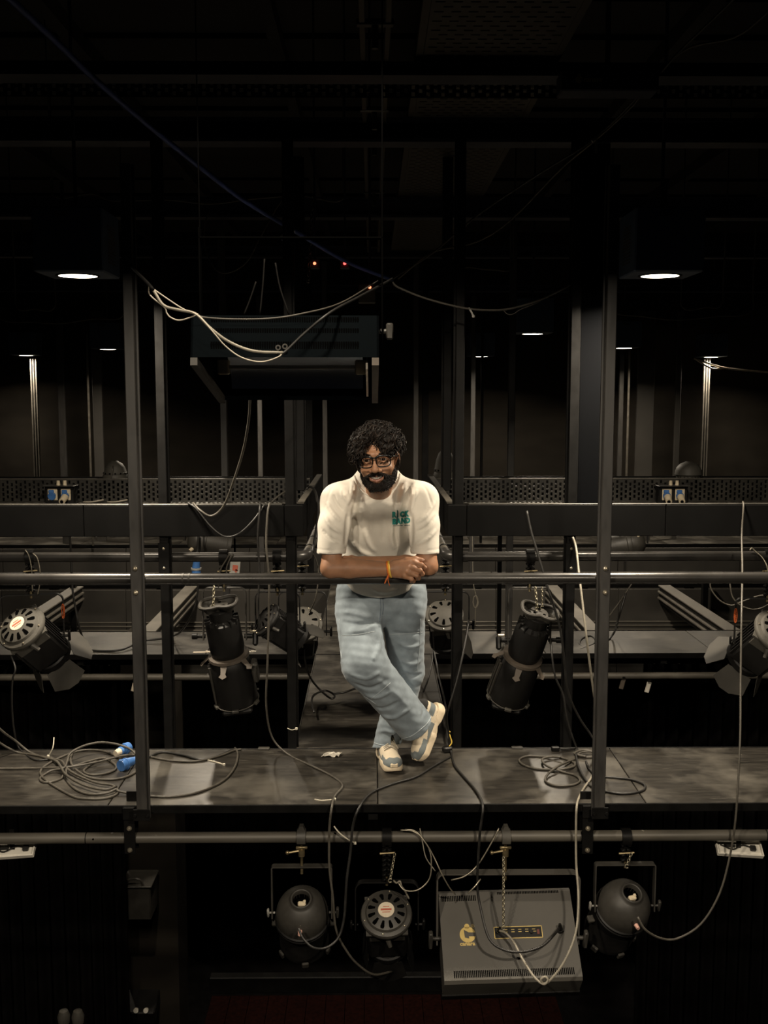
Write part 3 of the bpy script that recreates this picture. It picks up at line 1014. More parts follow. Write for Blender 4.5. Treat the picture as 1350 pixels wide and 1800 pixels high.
def fresnel(px, Y, pipe_py, yoke_py, piv_py, tilt, roll, label, sc=1.0, disc=True, cap='fixture_grey', doors=(1, 1, 1, 1), mark=False, ck='ribbed', hw=0.135, yrot=0, slots=12, spread=35, dm='barn_door'):
    p = P(px, pipe_py, Y)
    top = P(px, yoke_py, Y).z - p.z
    piv = P(px, piv_py, Y).z - p.z
    t = thing('fresnel_spotlight', label, 'lantern', T(p) @ RZ(yrot), group='square-bodied fresnel spotlights')
    clamp(t, top, 'black_steel', ck)
    hw *= sc
    yk_ = part(t, 'yoke', yoke_mesh(hw, top, piv, rc=0.035, width=0.03), 'fixture_black', smooth=True)
    if mark:
        k = MB(T(mark * hw, -0.018, (top + piv) / 2 + 0.02))
        for q in range(6):
            k.cyl((0, 0, q * 0.010 - 0.03), (mark * 0.004, -0.001, q * 0.010 - 0.022), 0.0035, n=6)
        k.tube([(0.007 * math.cos(a), 0, 0.036 * math.sin(a)) for a in [i * PI / 8 for i in range(16)]], 0.0022, 5, closed=True)
        part(yk_, 'orange_print', k, 'orange_mark')
    L = T(0, 0, piv) @ RY(roll) @ RX(tilt) @ Matrix.Scale(sc, 4)
    capz = 0.10
    prof = [(0.104, capz - 0.03), (0.110, capz - 0.022), (0.110, capz - 0.010), (0.106, capz - 0.004), (0.090, capz), (0.084, capz + 0.010), (0.044, capz + 0.022), (0.036, capz + 0.024), (0, capz + 0.024)]
    rc_ = part(t, 'rear_cap', MB(L).lathe(prof, 36), cap, smooth=True)
    s = MB(L)
    for i in range(slots):
        a = 360 / slots * (i + 0.5)
        q = MB(L @ RZ(a) @ T(0.064, 0, capz + 0.0172) @ RY(16.5))
        q.prism([(-0.016, -0.004), (0.008, -0.0085), (0.016, -0.006), (0.016, 0.006), (0.008, 0.0085), (-0.016, 0.004)], -0.004, 0.0012)
        s.v, s.f = s.v + q.v, s.f + [tuple(k + len(s.v) for k in f) for f in q.f]
    part(rc_, 'vent_slot', s, 'dark_hole', kind='stuff')
    b = MB(L)
    for i in range(6):
        a = math.radians(60 * i + 20)
        b.ball((0.098 * math.cos(a), 0.098 * math.sin(a), capz + 0.001), 0.0042, 7, 5)
    part(rc_, 'cap_screw', b, 'bolt_metal', kind='stuff')
    if disc:
        rl = part(t, 'round_label', MB(L).lathe([(0.035, capz + 0.0245), (0.034, capz + 0.026), (0, capz + 0.026)], 28), 'label_cream')
        r = MB(L).box((0, 0.0, capz + 0.0265), (0.046, 0.008, 0.001)).box((0, 0.013, capz + 0.0265), (0.026, 0.003, 0.001)).box((0, -0.012, capz + 0.0265), (0.034, 0.003, 0.001))
        part(rl, 'red_print', r, 'label_red')
    bd = part(t, 'body', MB(L).box((0, 0, -0.03), (0.158, 0.158, 0.21), 0.008), 'fixture_black')
    part(t, 'dusty_plate', MB(L).prism([(-0.088, -0.088), (0.088, -0.088), (0.092, 0.09), (-0.092, 0.09)], capz - 0.034, capz - 0.026), cap)
    part(t, 'rear_plate', MB(L).box((0, -0.0805, 0.045), (0.15, 0.006, 0.06), 0.002), cap)
    fins = MB(L)
    for sx in (-1, 1):
        for j in range(5):
            fins.box((sx * 0.083, -0.06 + j * 0.03, -0.03), (0.012, 0.008, 0.19))
    for j in range(4):
        fins.box((-0.055 + j * 0.037, 0.083, -0.03), (0.008, 0.012, 0.19))
    part(bd, 'cooling_fin', fins, 'fixture_black', kind='stuff')
    part(t, 'front_ring', MB(L).lathe([(0.086, -0.13), (0.094, -0.135), (0.094, -0.165), (0.08, -0.165), (0.08, -0.14), (0, -0.14)], 28), 'fixture_black', smooth=True)
    for i, on in enumerate(doors):
        if not on:
            continue
        D = L @ RZ(90 * i) @ T(0.088, 0, -0.165) @ RY(-(180 - 90 - spread) - 0)
        # hinge along local y, blade leaves the rim forward and outward
        q = MB(L @ RZ(90 * i) @ T(0.086, 0, -0.165) @ RY(-spread))
        wd = 0.075 if i % 2 == 0 else 0.06
        q.M = q.M @ Matrix(((0, 0, 1, 0), (0, 1, 0, 0), (-1, 0, 0, 0), (0, 0, 0, 1)))
        q.prism([(0.0, -wd), (0.0, wd), (0.085, wd + 0.02), (0.115, wd - 0.035), (0.115, -wd + 0.035), (0.085, -wd - 0.02)], -0.0012, 0.0012)
        part(t, 'barn_door', q, dm)
    sp = MB(L).cyl((0.0, -0.092, 0.06), (0.012, -0.115, 0.028), 0.012, 0.009, 8)
    part(t, 'focus_knob', sp, 'fixture_grey', smooth=True)
    side_knob(t, hw, piv, 1, 'fixture_black', 0.8)
    side_knob(t, hw, piv, -1, 'fixture_black', 0.6)
    return t, L


FR1, LF1 = fresnel(680, LPY, 1471, 1549, 1625, 34, -2, 'fresnel with round cream label hanging from the lower pipe beside the grey flood', spread=14, dm='fixture_black')
FR2, LF2 = fresnel(52, 5.055, 979, 1045, 1120, 38, -34, 'grey-capped fresnel with open barn doors on the rear pipe, coil side', sc=1.1, cap='fixture_dusty', mark=1, spread=30, yrot=12)
FR3, LF3 = fresnel(1352, 5.055, 979, 1052, 1128, 38, 34, 'fresnel with open barn doors cut off by the frame, column side', sc=1.1, cap='fixture_dusty', mark=-1, spread=30, yrot=-12)
FR4, LF4 = fresnel(783, 5.42, 972, 1040, 1098, 42, -6, 'grey-capped fresnel beside the bridge, nearest the bent leg of the man', disc=False, cap='fixture_dusty', sc=0.93, doors=(1, 0, 0, 0), slots=9)
FR5, LF5 = fresnel(531, 5.45, 972, 1040, 1110, 48, 8, 'grey-capped fresnel half behind the slim corner post, coil side of the bridge', disc=False, cap='fixture_dusty', sc=0.93, doors=(0, 0, 0, 0), slots=9)
FR6, LF6 = fresnel(487, 5.055, 979, 1040, 1102, 20, -52, 'dark sideways fresnel with brown barn door, touching the slim corner post', disc=False, cap='fixture_black', sc=0.8, doors=(1, 1, 1, 0), spread=20)


def profile_spot(px, Y, pipe_py, yoke_py, piv_py, tilt, roll, label, bent=0.0):
    p = P(px, pipe_py, Y)
    top = P(px, yoke_py, Y).z - p.z
    piv = P(px, piv_py, Y).z - p.z
    t = thing('profile_spotlight', label, 'lantern', (p.x, Y, p.z), group='long profile spotlights')
    clamp(t, top, 'black_steel', 'ribbed')
    hw = 0.105
    part(t, 'yoke', yoke_mesh(hw, top, piv, rc=0.03, width=0.03), 'fixture_grey', smooth=True)
    L = T(0, 0, piv) @ RY(roll) @ RX(tilt)
    lh = part(t, 'lamp_housing', MB(L).lathe([(0.055, 0.10), (0.080, 0.085), (0.084, 0.07), (0.086, -0.06), (0.080, -0.09), (0.075, -0.10)], 28), 'fixture_black', smooth=True)
    f = MB(L)
    for i in range(14):
        f.box((0.072 * math.cos(i * 2 * PI / 14), 0.072 * math.sin(i * 2 * PI / 14), 0.09), (0.025, 0.006, 0.03), 0, RZ(i * 360 / 14))
    part(lh, 'cooling_fin', f, 'fixture_black', kind='stuff')
    rcp = part(t, 'rear_cap', MB(L).lathe([(0.058, 0.08), (0.056, 0.13), (0.060, 0.15), (0.05, 0.156), (0, 0.156)], 24), 'fixture_black', smooth=True)
    lobes = []
    for i in range(36):
        a = 2 * PI * i / 36
        r = 0.072 + 0.016 * math.cos(2 * a) - 0.008 * math.cos(4 * a)
        lobes.append((r * 1.12 * math.cos(a), r * 0.95 * math.sin(a), 0.185))
    rim = MB(L).tube([Vector(q) for q in lobes], 0.009, 8, closed=True)
    skirt = [(x, y, 0.185) for x, y, z in lobes] + [(x * 0.75, y * 0.75, 0.145) for x, y, z in lobes]
    n = 36
    rim.add(skirt, [(i, (i + 1) % n, n + (i + 1) % n, n + i) for i in range(n)])
    part(rcp, 'handle_ring', rim, 'fixture_grey', smooth=True)
    hb = MB(L).lathe([(0.045, 0.157), (0.045, 0.172), (0, 0.174)], 20)
    part(rcp, 'cap_boss', hb, 'fixture_grey', smooth=True)
    h = MB(L)
    for a in (90, 210, 330):
        h.cyl((0.027 * math.cos(math.radians(a)), 0.027 * math.sin(math.radians(a)), 0.172), (0.027 * math.cos(math.radians(a)), 0.027 * math.sin(math.radians(a)), 0.1755), 0.008, n=10)
    part(rcp, 'boss_hole', h, 'dark_hole', kind='stuff')
    sr_ = part(t, 'shutter_ring', MB(L).lathe([(0.078, -0.095), (0.100, -0.098), (0.102, -0.112), (0.085, -0.118)], 28), 'tape_brown', smooth=True)
    for a, dz in ((-100, -0.012), (-40, 0.0), (185, 0.004), (35, 0.002)):
        q = MB(L @ RZ(a) @ T(0.105, 0, -0.112 + dz) @ RY(38))
        q.prism([(-0.012, -0.016), (0.03, -0.012), (0.042, -0.02), (0.055, 0), (0.042, 0.02), (0.03, 0.012), (-0.012, 0.016)], -0.0015, 0.0015)
        part(sr_, 'shutter_blade', q, 'tape_brown')
    lt = part(t, 'lens_tube', MB(L).lathe([(0.082, -0.11), (0.096, -0.125), (0.102, -0.16), (0.106, -0.36), (0.098, -0.37), (0.09, -0.30), (0, -0.29)], 32), 'fixture_black', smooth=True)
    rb = MB(L)
    for a in range(150, 215, 13):
        x, y = math.cos(math.radians(a)), math.sin(math.radians(a))
        rb.box((0.107 * x, 0.107 * y, -0.25), (0.012, 0.006, 0.21), 0.001, RZ(a))
    part(lt, 'side_rib', rb, 'fixture_grey', kind='stuff')
    fr = MB(L)
    fr.tube([(0.109 * math.cos(i * PI / 12), 0.109 * math.sin(i * PI / 12), -0.365) for i in range(24)], 0.0028, 6, closed=True)
    for a in (-155, -90, -25, 90):
        x, y = math.cos(math.radians(a)), math.sin(math.radians(a))
        fr.box((0.110 * x, 0.110 * y, -0.366), (0.02, 0.034, 0.016), 0.003, RZ(a))
    part(lt, 'gel_frame', fr, 'fixture_dusty')
    part(lt, 'gel_tray', MB(L).box((0, -0.01, -0.395), (0.15, 0.15, 0.03), 0.01), 'fixture_black')
    sl = 1 if roll < 0 else -1
    k = MB().cyl((sl * (hw - 0.01), 0, piv), (sl * (hw + 0.03), 0, piv), 0.012, n=10).box((sl * (hw + 0.045), -0.005, piv - 0.012), (0.026, 0.026, 0.07), 0.008, RX(-20))
    part(t, 'tilt_handle', k, 'fixture_black', smooth=True)
    part(t, 'chrome_lever', MB().box((sl * (hw + 0.035), -0.02, piv + 0.028), (0.034, 0.012, 0.012), 0.003), 'bolt_metal')
    part(t, 'tilt_knob', MB().cyl((-sl * (hw - 0.01), 0, piv), (-sl * (hw + 0.045), 0, piv), 0.010, n=10).cyl((-sl * (hw + 0.03), 0, piv), (-sl * (hw + 0.055), 0, piv), 0.016, n=10), 'fixture_black', smooth=True)
    return t, L


PR1, LP1 = profile_spot(393, 5.055, 979, 1033, 1118, 16, -7, 'profile spotlight hanging almost upright on the rear pipe, coil side')
PR2, LP2 = profile_spot(932, 5.055, 979, 1033, 1125, 24, 14, 'profile spotlight leaning sideways on the rear pipe, column side, lobed handle up')
bx = MB(LP1).box((0.118, -0.02, -0.20), (0.03, 0.07, 0.11), 0.008).box((0.122, -0.04, -0.16), (0.03, 0.03, 0.02), 0.004).ball((0.12, -0.05, -0.29), 0.006, 8, 5)
part(PR1, 'connector_box', bx, 'fixture_grey', smooth=True)


# ---- domed lanterns that peek over the perforated tray
def domed(px, pyt, pyb, Y, r, ribs, label, m='fixture_dusty', hole=False):
    a, b = P(px, pyt, Y), P(px, pyb, Y)
    h = a.z - b.z
    t = thing('domed_lantern', label, 'lantern', (b.x, Y, 0.0), group='domed lanterns behind the trays')
    prof = [(0.02 * r / .1, h + 0.004), (r * 0.30, h), (r * 0.34, h * 0.97), (r * 0.62, h * 0.86), (r * 0.85, h * 0.62), (r * 0.97, h * 0.34)]
    if ribs:
        prof += [(r * 1.0, h * 0.30), (r * 1.06, h * 0.29), (r * 1.06, h * 0.2), (r * 1.0, h * 0.18), (r * 1.1, h * 0.08), (r * 1.1, -0.02), (r * 0.95, -0.04)]
    else:
        prof += [(r * 1.0, h * 0.1), (r * 1.02, 0.0), (r * 0.9, -0.01), (r * 0.88, -0.05)]
    part(t, 'dome', MB(T(0, 0, b.z)).lathe(prof, 28), m, smooth=True)
    part(t, 'barrel', MB(T(0, 0, b.z)).lathe([(r * 0.9, -0.01), (r * 0.9, tzb + 0.03 - b.z), (r * 0.7, tzb + 0.02 - b.z), (0, tzb + 0.02 - b.z)], 20), 'fixture_black', smooth=True)
    part(t, 'foot_ring', MB(T(0, 0, tzb + 0.006)).lathe([(r * 0.95, 0), (r * 0.95, 0.016), (r * 0.7, 0.016), (r * 0.7, 0)], 20), 'black_steel', smooth=True)
    if ribs:
        k = MB(T(0, 0, b.z)).tube([(0, -r * 0.8, h * 0.72), (0.004, -r * 1.12, h * 0.55), (0.0, -r * 1.14, h * 0.3), (-0.01, -r * 1.16, 0.0)], 0.005, 6, 4)
        part(t, 'cable_tail', k, 'cable_grey', smooth=True)
        hh = MB(T(0, 0, b.z))
        for i in range(14):
            q = i * 2 * PI / 14
            hh.cyl((r * 1.0 * math.cos(q), r * 1.0 * math.sin(q), h * .245), (r * 1.066 * math.cos(q), r * 1.066 * math.sin(q), h * .245), 0.006, n=6)
        part(t, 'vent_hole', hh, 'dark_hole', kind='stuff')
    return t


domed(203, 811, 838, 6.955, 0.075, True, 'ribbed domed lantern peeking over the perforated tray, coil side')
domed(1210, 812, 834, 6.955, 0.088, False, 'plain smooth domed lantern peeking over the tray by the socket box', 'fixture_dusty')
domed(782, 790, 838, 6.955, 0.070, True, 'tall ribbed lantern behind the two black bridge posts', 'fixture_dusty')


def small_par(px, py, Y, label, s=1):
    """par lantern lying along x, hung from the rear edge of the kick panel row"""
    p = P(px, py, Y)
    t = thing('par_can', label, 'lantern', T(p), group='round-backed par lanterns')
    L = T(0, 0, 0) @ RY(-78 * s) @ RX(12)
    part(t, 'rear_dome', MB(L).lathe([(0.09, 0.0), (0.085, 0.03), (0.07, 0.06), (0.04, 0.08), (0, 0.085)], 24), 'fixture_grey', smooth='all')
    part(t, 'barrel', MB(L).lathe([(0.088, 0.0), (0.092, -0.01), (0.092, -0.03), (0.086, -0.035), (0.086, -0.17), (0.09, -0.175), (0.09, -0.2), (0.08, -0.2)], 24), 'fixture_grey', smooth=True)
    part(t, 'yoke', MB().strip([(-0.10, 0.0), (-0.10, 0.13), (0.10, 0.13), (0.10, 0.0)], 0.03, 0.005), 'fixture_black')
    part(t, 'clamp_post', MB().cyl((0, 0, 0.13), (0, 0, tzb - p.z + 0.003), 0.01, n=8), 'black_steel')
    part(t, 'cable_gland', MB(L).cyl((-0.05, -0.05, 0.04), (-0.07, -0.06, 0.06), 0.012, n=8), 'cream_plastic')
    return t


small_par(352, 950, 6.95, 'grey par lantern glimpsed under the kick panel, coil side')
small_par(1112, 955, 6.95, 'dark par lantern glimpsed under the kick panel behind the front post, column side', -1)


# ---- power socket boxes in front of the tray
def socket_box(px, label, plugs):
    Y = TY - 0.10
    p = P(px, 887, Y)
    W_, H_ = 0.185, P(px, 854, Y).z - p.z
    t = thing('socket_box', label, 'socket', T(p), group='blue socket boxes on the trays')
    part(t, 'enclosure', MB().box((0, 0.02, H_ / 2), (W_, 0.09, H_), 0.005), 'fixture_black')
    part(t, 'top_plate', MB().box((0.0, 0.0, H_ + 0.002), (W_ + 0.02, 0.14, 0.004), 0.001), 'tray_steel')
    for dx in (-0.012, 0.03):
        part(t, 'cable_gland', MB().cyl((dx, 0.0, H_ + 0.004), (dx, 0.0, H_ + 0.034), 0.012, 0.010, 12), 'cream_plastic', smooth=True)
    for i, dx in enumerate((-0.042, 0.042)):
        sp_ = part(t, 'socket_plate', MB().box((dx, -0.028, H_ * 0.56), (0.062, 0.008, 0.075), 0.003), 'cream_plastic')
        b = MB().box((dx - 0.006, -0.036, H_ * 0.56 + 0.020), (0.034, 0.012, 0.022), 0.003).cyl((dx - 0.002, -0.03, H_ * 0.5), (dx - 0.002, -0.046, H_ * 0.47), 0.025, n=16)
        part(sp_, 'socket_lid', b, 'blue_plastic', smooth=True)
        if plugs[i]:
            pg_ = part(t, 'plug', MB().cyl((dx, -0.046, H_ * 0.44), (dx - 0.006, -0.10, H_ * 0.24), 0.023, 0.020, 16), 'cream_plastic', smooth=True)
            part(pg_, 'plug_mouth', MB().cyl((dx - 0.006, -0.10, H_ * 0.24), (dx - 0.0062, -0.102, H_ * 0.235), 0.011, n=10), 'dark_hole')
    return t


socket_box(107, 'black socket box with one cream plug in blue sockets, near the ribbed dome', (0, 1))
socket_box(1181, 'black socket box with two cream plugs, on the tray below the plain dome', (1, 1))

# ---- grey flood on the lower pipe
ctr = P(894, 1639, 4.26)
u = Vector((1, 0, 0))
v_ = Vector((0, 0.74, 0.673)).normalized()
n_ = u.cross(v_)
FM = Matrix(((u.x, v_.x, n_.x, ctr.x), (u.y, v_.y, n_.y, ctr.y), (u.z, v_.z, n_.z, ctr.z), (0, 0, 0, 1))) @ RZ(1.4)
t = thing('cyc_flood', 'big grey flood lantern with gold print, hanging face up from the lower pipe', 'lantern', T(P(889, 1471, LPY)))
FLOOD = t
W2, H2 = 0.289, 0.19
hs = MB(FM)
# body profile in (v, n) swept along u: back face, lower skirt, opening side, top slope
pr = [(-H2, 0.0), (H2 - 0.012, 0.0), (H2, -0.012), (H2 + 0.0, -0.05), (H2 - 0.05, -0.17), (-H2 - 0.02, -0.17), (-H2 - 0.012, -0.012)]
n = len(pr)
vs = [(-W2 * (1.0 if q[1] > -0.1 else 1.0), q[0], q[1]) for q in pr] + [(W2, q[0], q[1]) for q in pr]
hs.add(vs, [tuple(range(n)), tuple(range(n, 2 * n))[::-1]] + [(i, n + i, n + (i + 1) % n, (i + 1) % n) for i in range(n)])
hsg = part(t, 'housing', hs, 'flood_grey', world=True)
vt = MB(FM)


def vrow(x0, x1, v0, h, k, zz=0.0006):
    for i in range(k):
        x = x0 + (x1 - x0) * i / (k - 1)
        vt.box((x, v0, zz), (0.0042, h, 0.0016))


vrow(-0.275, -0.13, 0.152, 0.024, 20)
vrow(-0.03, 0.235, 0.170, 0.011, 40)
vrow(-0.245, 0.255, -0.166, 0.028, 66)
part(hsg, 'vent_slot', vt, 'dark_hole', world=True, kind='stuff')
vt = MB(FM @ T(0, -H2 - 0.002, -0.012) @ RX(84))
vrow(-0.245, 0.255, -0.035, 0.022, 66, 0.0065)
part(hsg, 'skirt_vent', vt, 'tray_steel', world=True, kind='stuff')
for q_ in (((0, -H2 - 0.016, -0.155), (2 * W2 + 0.012, 0.012, 0.05)), ((0, H2 - 0.035, -0.16), (2 * W2 + 0.012, 0.012, 0.04))):
    part(t, 'front_lip', MB(FM).box(*q_, 0.003), 'fixture_black', world=True)


def fuv(px, py):
    """photo pixel to face coordinates of the flood"""
    d = ray(px, py)
    o = Vector((0, 0, CAM_Z))
    I = FM.inverted()
    o2, d2 = I @ o, I.to_3x3() @ d
    q = o2 + d2 * (-o2.z / d2.z)
    return q.x, q.y


lg = MB(FM)
cx, cy = fuv(822, 1643)
sc_ = fuv(836, 1643)[0] - cx
ring = []
for i in range(40):
    a = math.radians(14 + i * (332) / 39)
    ring.append((cx + sc_ * math.cos(a), cy + sc_ * 0.98 * math.sin(a)))
poly = ring + [(cx + 0.15 * sc_, cy - 0.22 * sc_), (cx + 0.15 * sc_, cy - 0.50 * sc_), (cx - 0.38 * sc_, cy - 0.35 * sc_), (cx - 0.45 * sc_, cy + 0.62 * sc_), (cx + 0.15 * sc_, cy + 0.28 * sc_)]
lg.prism(poly, 0.0004, 0.0012)
dx, dy = fuv(820.5, 1628.5)
lg.prism([(dx + 0.33 * sc_ * math.cos(i * PI / 8), dy + 0.33 * sc_ * math.sin(i * PI / 8)) for i in range(16)], 0.0004, 0.0012)
rx, ry = fuv(830.5, 1628)
lg.tube([(rx + 0.2 * sc_ * math.cos(i * PI / 7), ry + 0.2 * sc_ * math.sin(i * PI / 7), 0.0008) for i in range(14)], 0.0008, 4, closed=True)
tv, tf = text_faces('R', 0.010, 0.0)
lg.M = FM @ T(rx, ry - 0.0035, 0.001)
lg.add(tv, tf)
tx, ty = fuv(822, 1662)
tv, tf = text_faces('canara', 0.0235, 0.0009)
lg.M = FM @ T(tx, ty, 0.001) @ Matrix.Diagonal((1.05, 0.95, 1, 1))
lg.add(tv, tf)
part(hsg, 'gold_logo', lg, 'gold_print', world=True)
cp = MB(FM)
a0, b0 = fuv(868, 1630)[0], fuv(910, 1649)[1]
a1, b1 = fuv(953, 1640)[0], fuv(910, 1629)[1]
cpn = part(t, 'control_panel', MB(FM).box(((a0 + a1) / 2, (b0 + b1) / 2, 0.0005), (a1 - a0, b1 - b0, 0.002)), 'fixture_black', world=True)
for (xa, ya, xb, yb) in ((a0, b0, a1, b0), (a0, b1, a1, b1), (a0, b0, a0, b1), (a1, b0, a1, b1)):
    cp.box(((xa + xb) / 2, (ya + yb) / 2, 0.0018), (abs(xb - xa) + 0.003, abs(yb - ya) + 0.003, 0.0016))
for k in range(12):
    cp.box((a0 + 0.02 + (k % 6) * 0.03, b0 + (b1 - b0) * (0.55 if k < 6 else 0.75), 0.0016), (0.014 if k != 5 else 0.02, 0.0022, 0.001))
part(cpn, 'gold_frame', cp, 'gold_print', world=True)
kx = a0 + (a1 - a0) * 0.77
part(cpn, 'panel_knob', MB(FM).cyl((kx, (b0 + b1) / 2, 0), (kx, (b0 + b1) / 2, 0.012), 0.008, n=12).cyl((a0 + (a1 - a0) * .63, (b0 + b1) / 2, 0), (a0 + (a1 - a0) * .63, (b0 + b1) / 2, 0.005), 0.003, n=8), 'fixture_black', world=True, smooth=True)
part(cpn, 'red_switch', MB(FM).box((a0 + (a1 - a0) * 0.92, (b0 + b1) / 2, 0.002), (0.010, 0.020, 0.003)), 'thread_dark', world=True)
jx, jy = fuv(984, 1636)
part(t, 'power_inlet', MB(FM).cyl((jx, jy, 0), (jx, jy, 0.018), 0.014, 0.012, 12).cyl((jx, jy, 0.018), (jx - 0.004, jy + 0.012, 0.045), 0.011, 0.006, 10), 'fixture_black', world=True, smooth=True)
q0 = fuv(877, 1637)
part(t, 'data_plug', MB(FM).cyl((q0[0], q0[1], 0), (q0[0] + 0.003, q0[1] + 0.004, 0.03), 0.008, 0.006, 10), 'fixture_black', world=True, smooth=True)
# yoke of the flood, in world axes
o = P(889, 1471, LPY)
zt = P(889, 1533, LPY).z - o.z
pv = P(889, 1645, LPY).z - o.z
hwf = 0.305
ym = MB(T(ctr.x - o.x, 0, 0)).strip([(-hwf, pv - 0.03)] + arc_pts(-hwf + 0.03, zt - 0.03, 0.03, 180, 90) + arc_pts(hwf - 0.03, zt - 0.03, 0.03, 90, 0) + [(hwf, pv - 0.03)], 0.045, 0.006)
part(t, 'yoke', ym, 'flood_grey', smooth=True)
for s in (-1, 1):
    k = MB(T(ctr.x - o.x, 0, 0)).cyl((s * (hwf - 0.02), -0.02, pv), (s * (hwf + 0.03), -0.02, pv), 0.009, n=10).box((s * (hwf + 0.028), -0.03, pv + 0.0), (0.018, 0.028, 0.085), 0.004, RX(18))
    part(t, 'tilt_knob', k, 'fixture_grey', smooth=True)
clamp(t, zt, 'fixture_dusty', 'hook')


# ---- flood hanging in front, seen from below
Yn, Yf = 3.02, 3.58
x0, x1 = P(334, 600, Yn).x, P(666, 600, Yn).x
zt0, zb0 = P(500, 553, Yn).z, P(500, 628, Yn).z
zf = P(500, 697, Yf).z
t = thing('cyc_flood', 'big dark flood lantern hung in the air with its open mouth toward the camera', 'lantern', ((x0 + x1) / 2, (Yn + Yf) / 2, zf))
UF = t


def quadbox(a, b, c, d, th, nrm):
    """slab on quad a b c d with thickness th along nrm"""
    nrm = Vector(nrm).normalized() * th
    q = [Vector(p) for p in (a, b, c, d)]
    m = MB()
    m.add(q + [p + nrm for p in q], [(3, 2, 1, 0), (4, 5, 6, 7), (0, 1, 5, 4), (1, 2, 6, 5), (2, 3, 7, 6), (3, 0, 4, 7)])
    return m


fp_ = part(t, 'front_plate', quadbox((x0, Yn, zb0), (x1, Yn, zb0), (x1, Yn + 0.03, zt0), (x0, Yn + 0.03, zt0), 0.006, (0, 1, 0)), 'flood_teal', world=True)
part(t, 'back_plate', quadbox((x0, Yf, zf), (x1, Yf, zf), (x1, Yf - 0.06, zt0 + 0.02), (x0, Yf - 0.06, zt0 + 0.02), 0.006, (0, -1, 0)), 'flood_teal', world=True)
part(t, 'top_plate', quadbox((x0, Yn + 0.03, zt0), (x1, Yn + 0.03, zt0), (x1, Yf - 0.06, zt0 + 0.02), (x0, Yf - 0.06, zt0 + 0.02), 0.006, (0, 0, -1)), 'flood_teal', world=True)
for s, xx in ((1, x0), (-1, x1)):
    m = MB()
    w1 = 0.006 * s
    ps = [(Yn, zb0), (Yn + 0.03, zt0), (Yf - 0.06, zt0 + 0.02), (Yf, zf)]
    m.add([(xx, a, b) for a, b in ps] + [(xx + w1, a, b) for a, b in ps], [(0, 1, 2, 3), (7, 6, 5, 4), (0, 4, 5, 1), (1, 5, 6, 2), (2, 6, 7, 3), (3, 7, 4, 0)])
    part(t, 'end_plate', m, 'flood_teal', world=True)
    f = quadbox((xx, Yn, zb0 - 0.001), (xx + s * 0.02, Yn, zb0 - 0.001), (xx + s * 0.02, Yf, zf - 0.001), (xx, Yf, zf - 0.001), 0.022, (0, -0.2, -1))
    part(t, 'side_door', f, 'tape_brown' if s < 0 else 'fixture_grey', world=True)
part(t, 'rear_lip', quadbox((x0, Yf - 0.012, zf), (x1, Yf - 0.012, zf), (x1, Yf + 0.01, zf), (x0, Yf + 0.01, zf), 0.012, (0, 0, -1)), 'flood_teal', world=True)
rf = []
for i in range(13):
    a = PI * i / 12
    yy = (Yn + Yf) / 2 - 0.225 * math.cos(a)
    zz = (zb0 + (zf - zb0) * (yy - Yn) / (Yf - Yn)) + 0.015 + 0.10 * math.sin(a)
    rf.append((yy, zz))
m = MB()
m.add([(x0 + 0.05, a, b) for a, b in rf] + [(x1 - 0.05, a, b) for a, b in rf], [(i, i + 1, 13 + i + 1, 13 + i) for i in range(12)])
part(t, 'reflector', m, 'reflector', world=True, smooth='all')
yc, zc = (Yn + Yf) / 2, (zb0 + zf) / 2 + 0.035
part(t, 'lamp_tube', MB().cyl((x0 + 0.07, yc, zc), (x1 - 0.07, yc, zc), 0.006, n=10), 'white_plastic', world=True, smooth=True)
for xx in (x0 + 0.055, x1 - 0.055):
    part(t, 'lamp_holder', MB().box((xx, yc, zc), (0.035, 0.05, 0.045), 0.004), 'cream_plastic', world=True)
part(t, 'end_reflector', MB().box((x1 - 0.035, (Yn + Yf) / 2, (zb0 + zf) / 2 + 0.018), (0.006, 0.42, 0.07), 0, RX(-11)), 'foil', world=True)
vv = MB()
for zz, k, hh in ((0.90, 64, 0.014), (0.64, 64, 0.012), (0.28, 64, 0.022)):
    z = zb0 + (zt0 - zb0) * zz
    y = Yn + 0.03 * zz - 0.001
    for i in range(k):
        vv.box((x0 + 0.06 + (x1 - x0 - 0.12) * i / (k - 1), y, z), (0.0042, 0.003, hh))
part(fp_, 'vent_slot', vv, 'dark_hole', world=True, kind='stuff')
for px in (489, 501):
    p = P(px, 611 if px < 495 else 609, Yn)
    part(fp_, 'round_lug', MB(T(p.x, Yn + 0.002, p.z) @ RX(90)).lathe([(0.004, 0.002), (0.004, 0.006), (0.008, 0.006), (0.008, 0.0)], 14), 'fixture_grey', world=True)
yk = MB()
ytop = 2.20
for xx in (x0 - 0.012, x1 + 0.012):
    yk.box((xx, yc, (zt0 + ytop) / 2 - 0.02), (0.005, 0.035, ytop - zt0 + 0.10), 0.001)
yk.box(((x0 + x1) / 2, yc, ytop), (x1 - x0 + 0.03, 0.035, 0.005), 0.001)
part(t, 'yoke', yk, 'dark_hole', world=True)
part(t, 'tilt_knob', MB().cyl((x1, yc, zt0 - 0.03), (x1 + 0.03, yc, zt0 - 0.03), 0.008, n=8).box((x1 + 0.035, yc, zt0 - 0.03), (0.022, 0.03, 0.05), 0.004), 'fixture_grey', world=True, smooth=True)
for xx in (x0 - 0.012, x1 + 0.012):
    part(t, 'hanging_rod', MB().cyl((xx, yc, ytop), (xx, yc, 3.8), 0.0022, n=6), 'dark_hole', world=True, smooth=True)

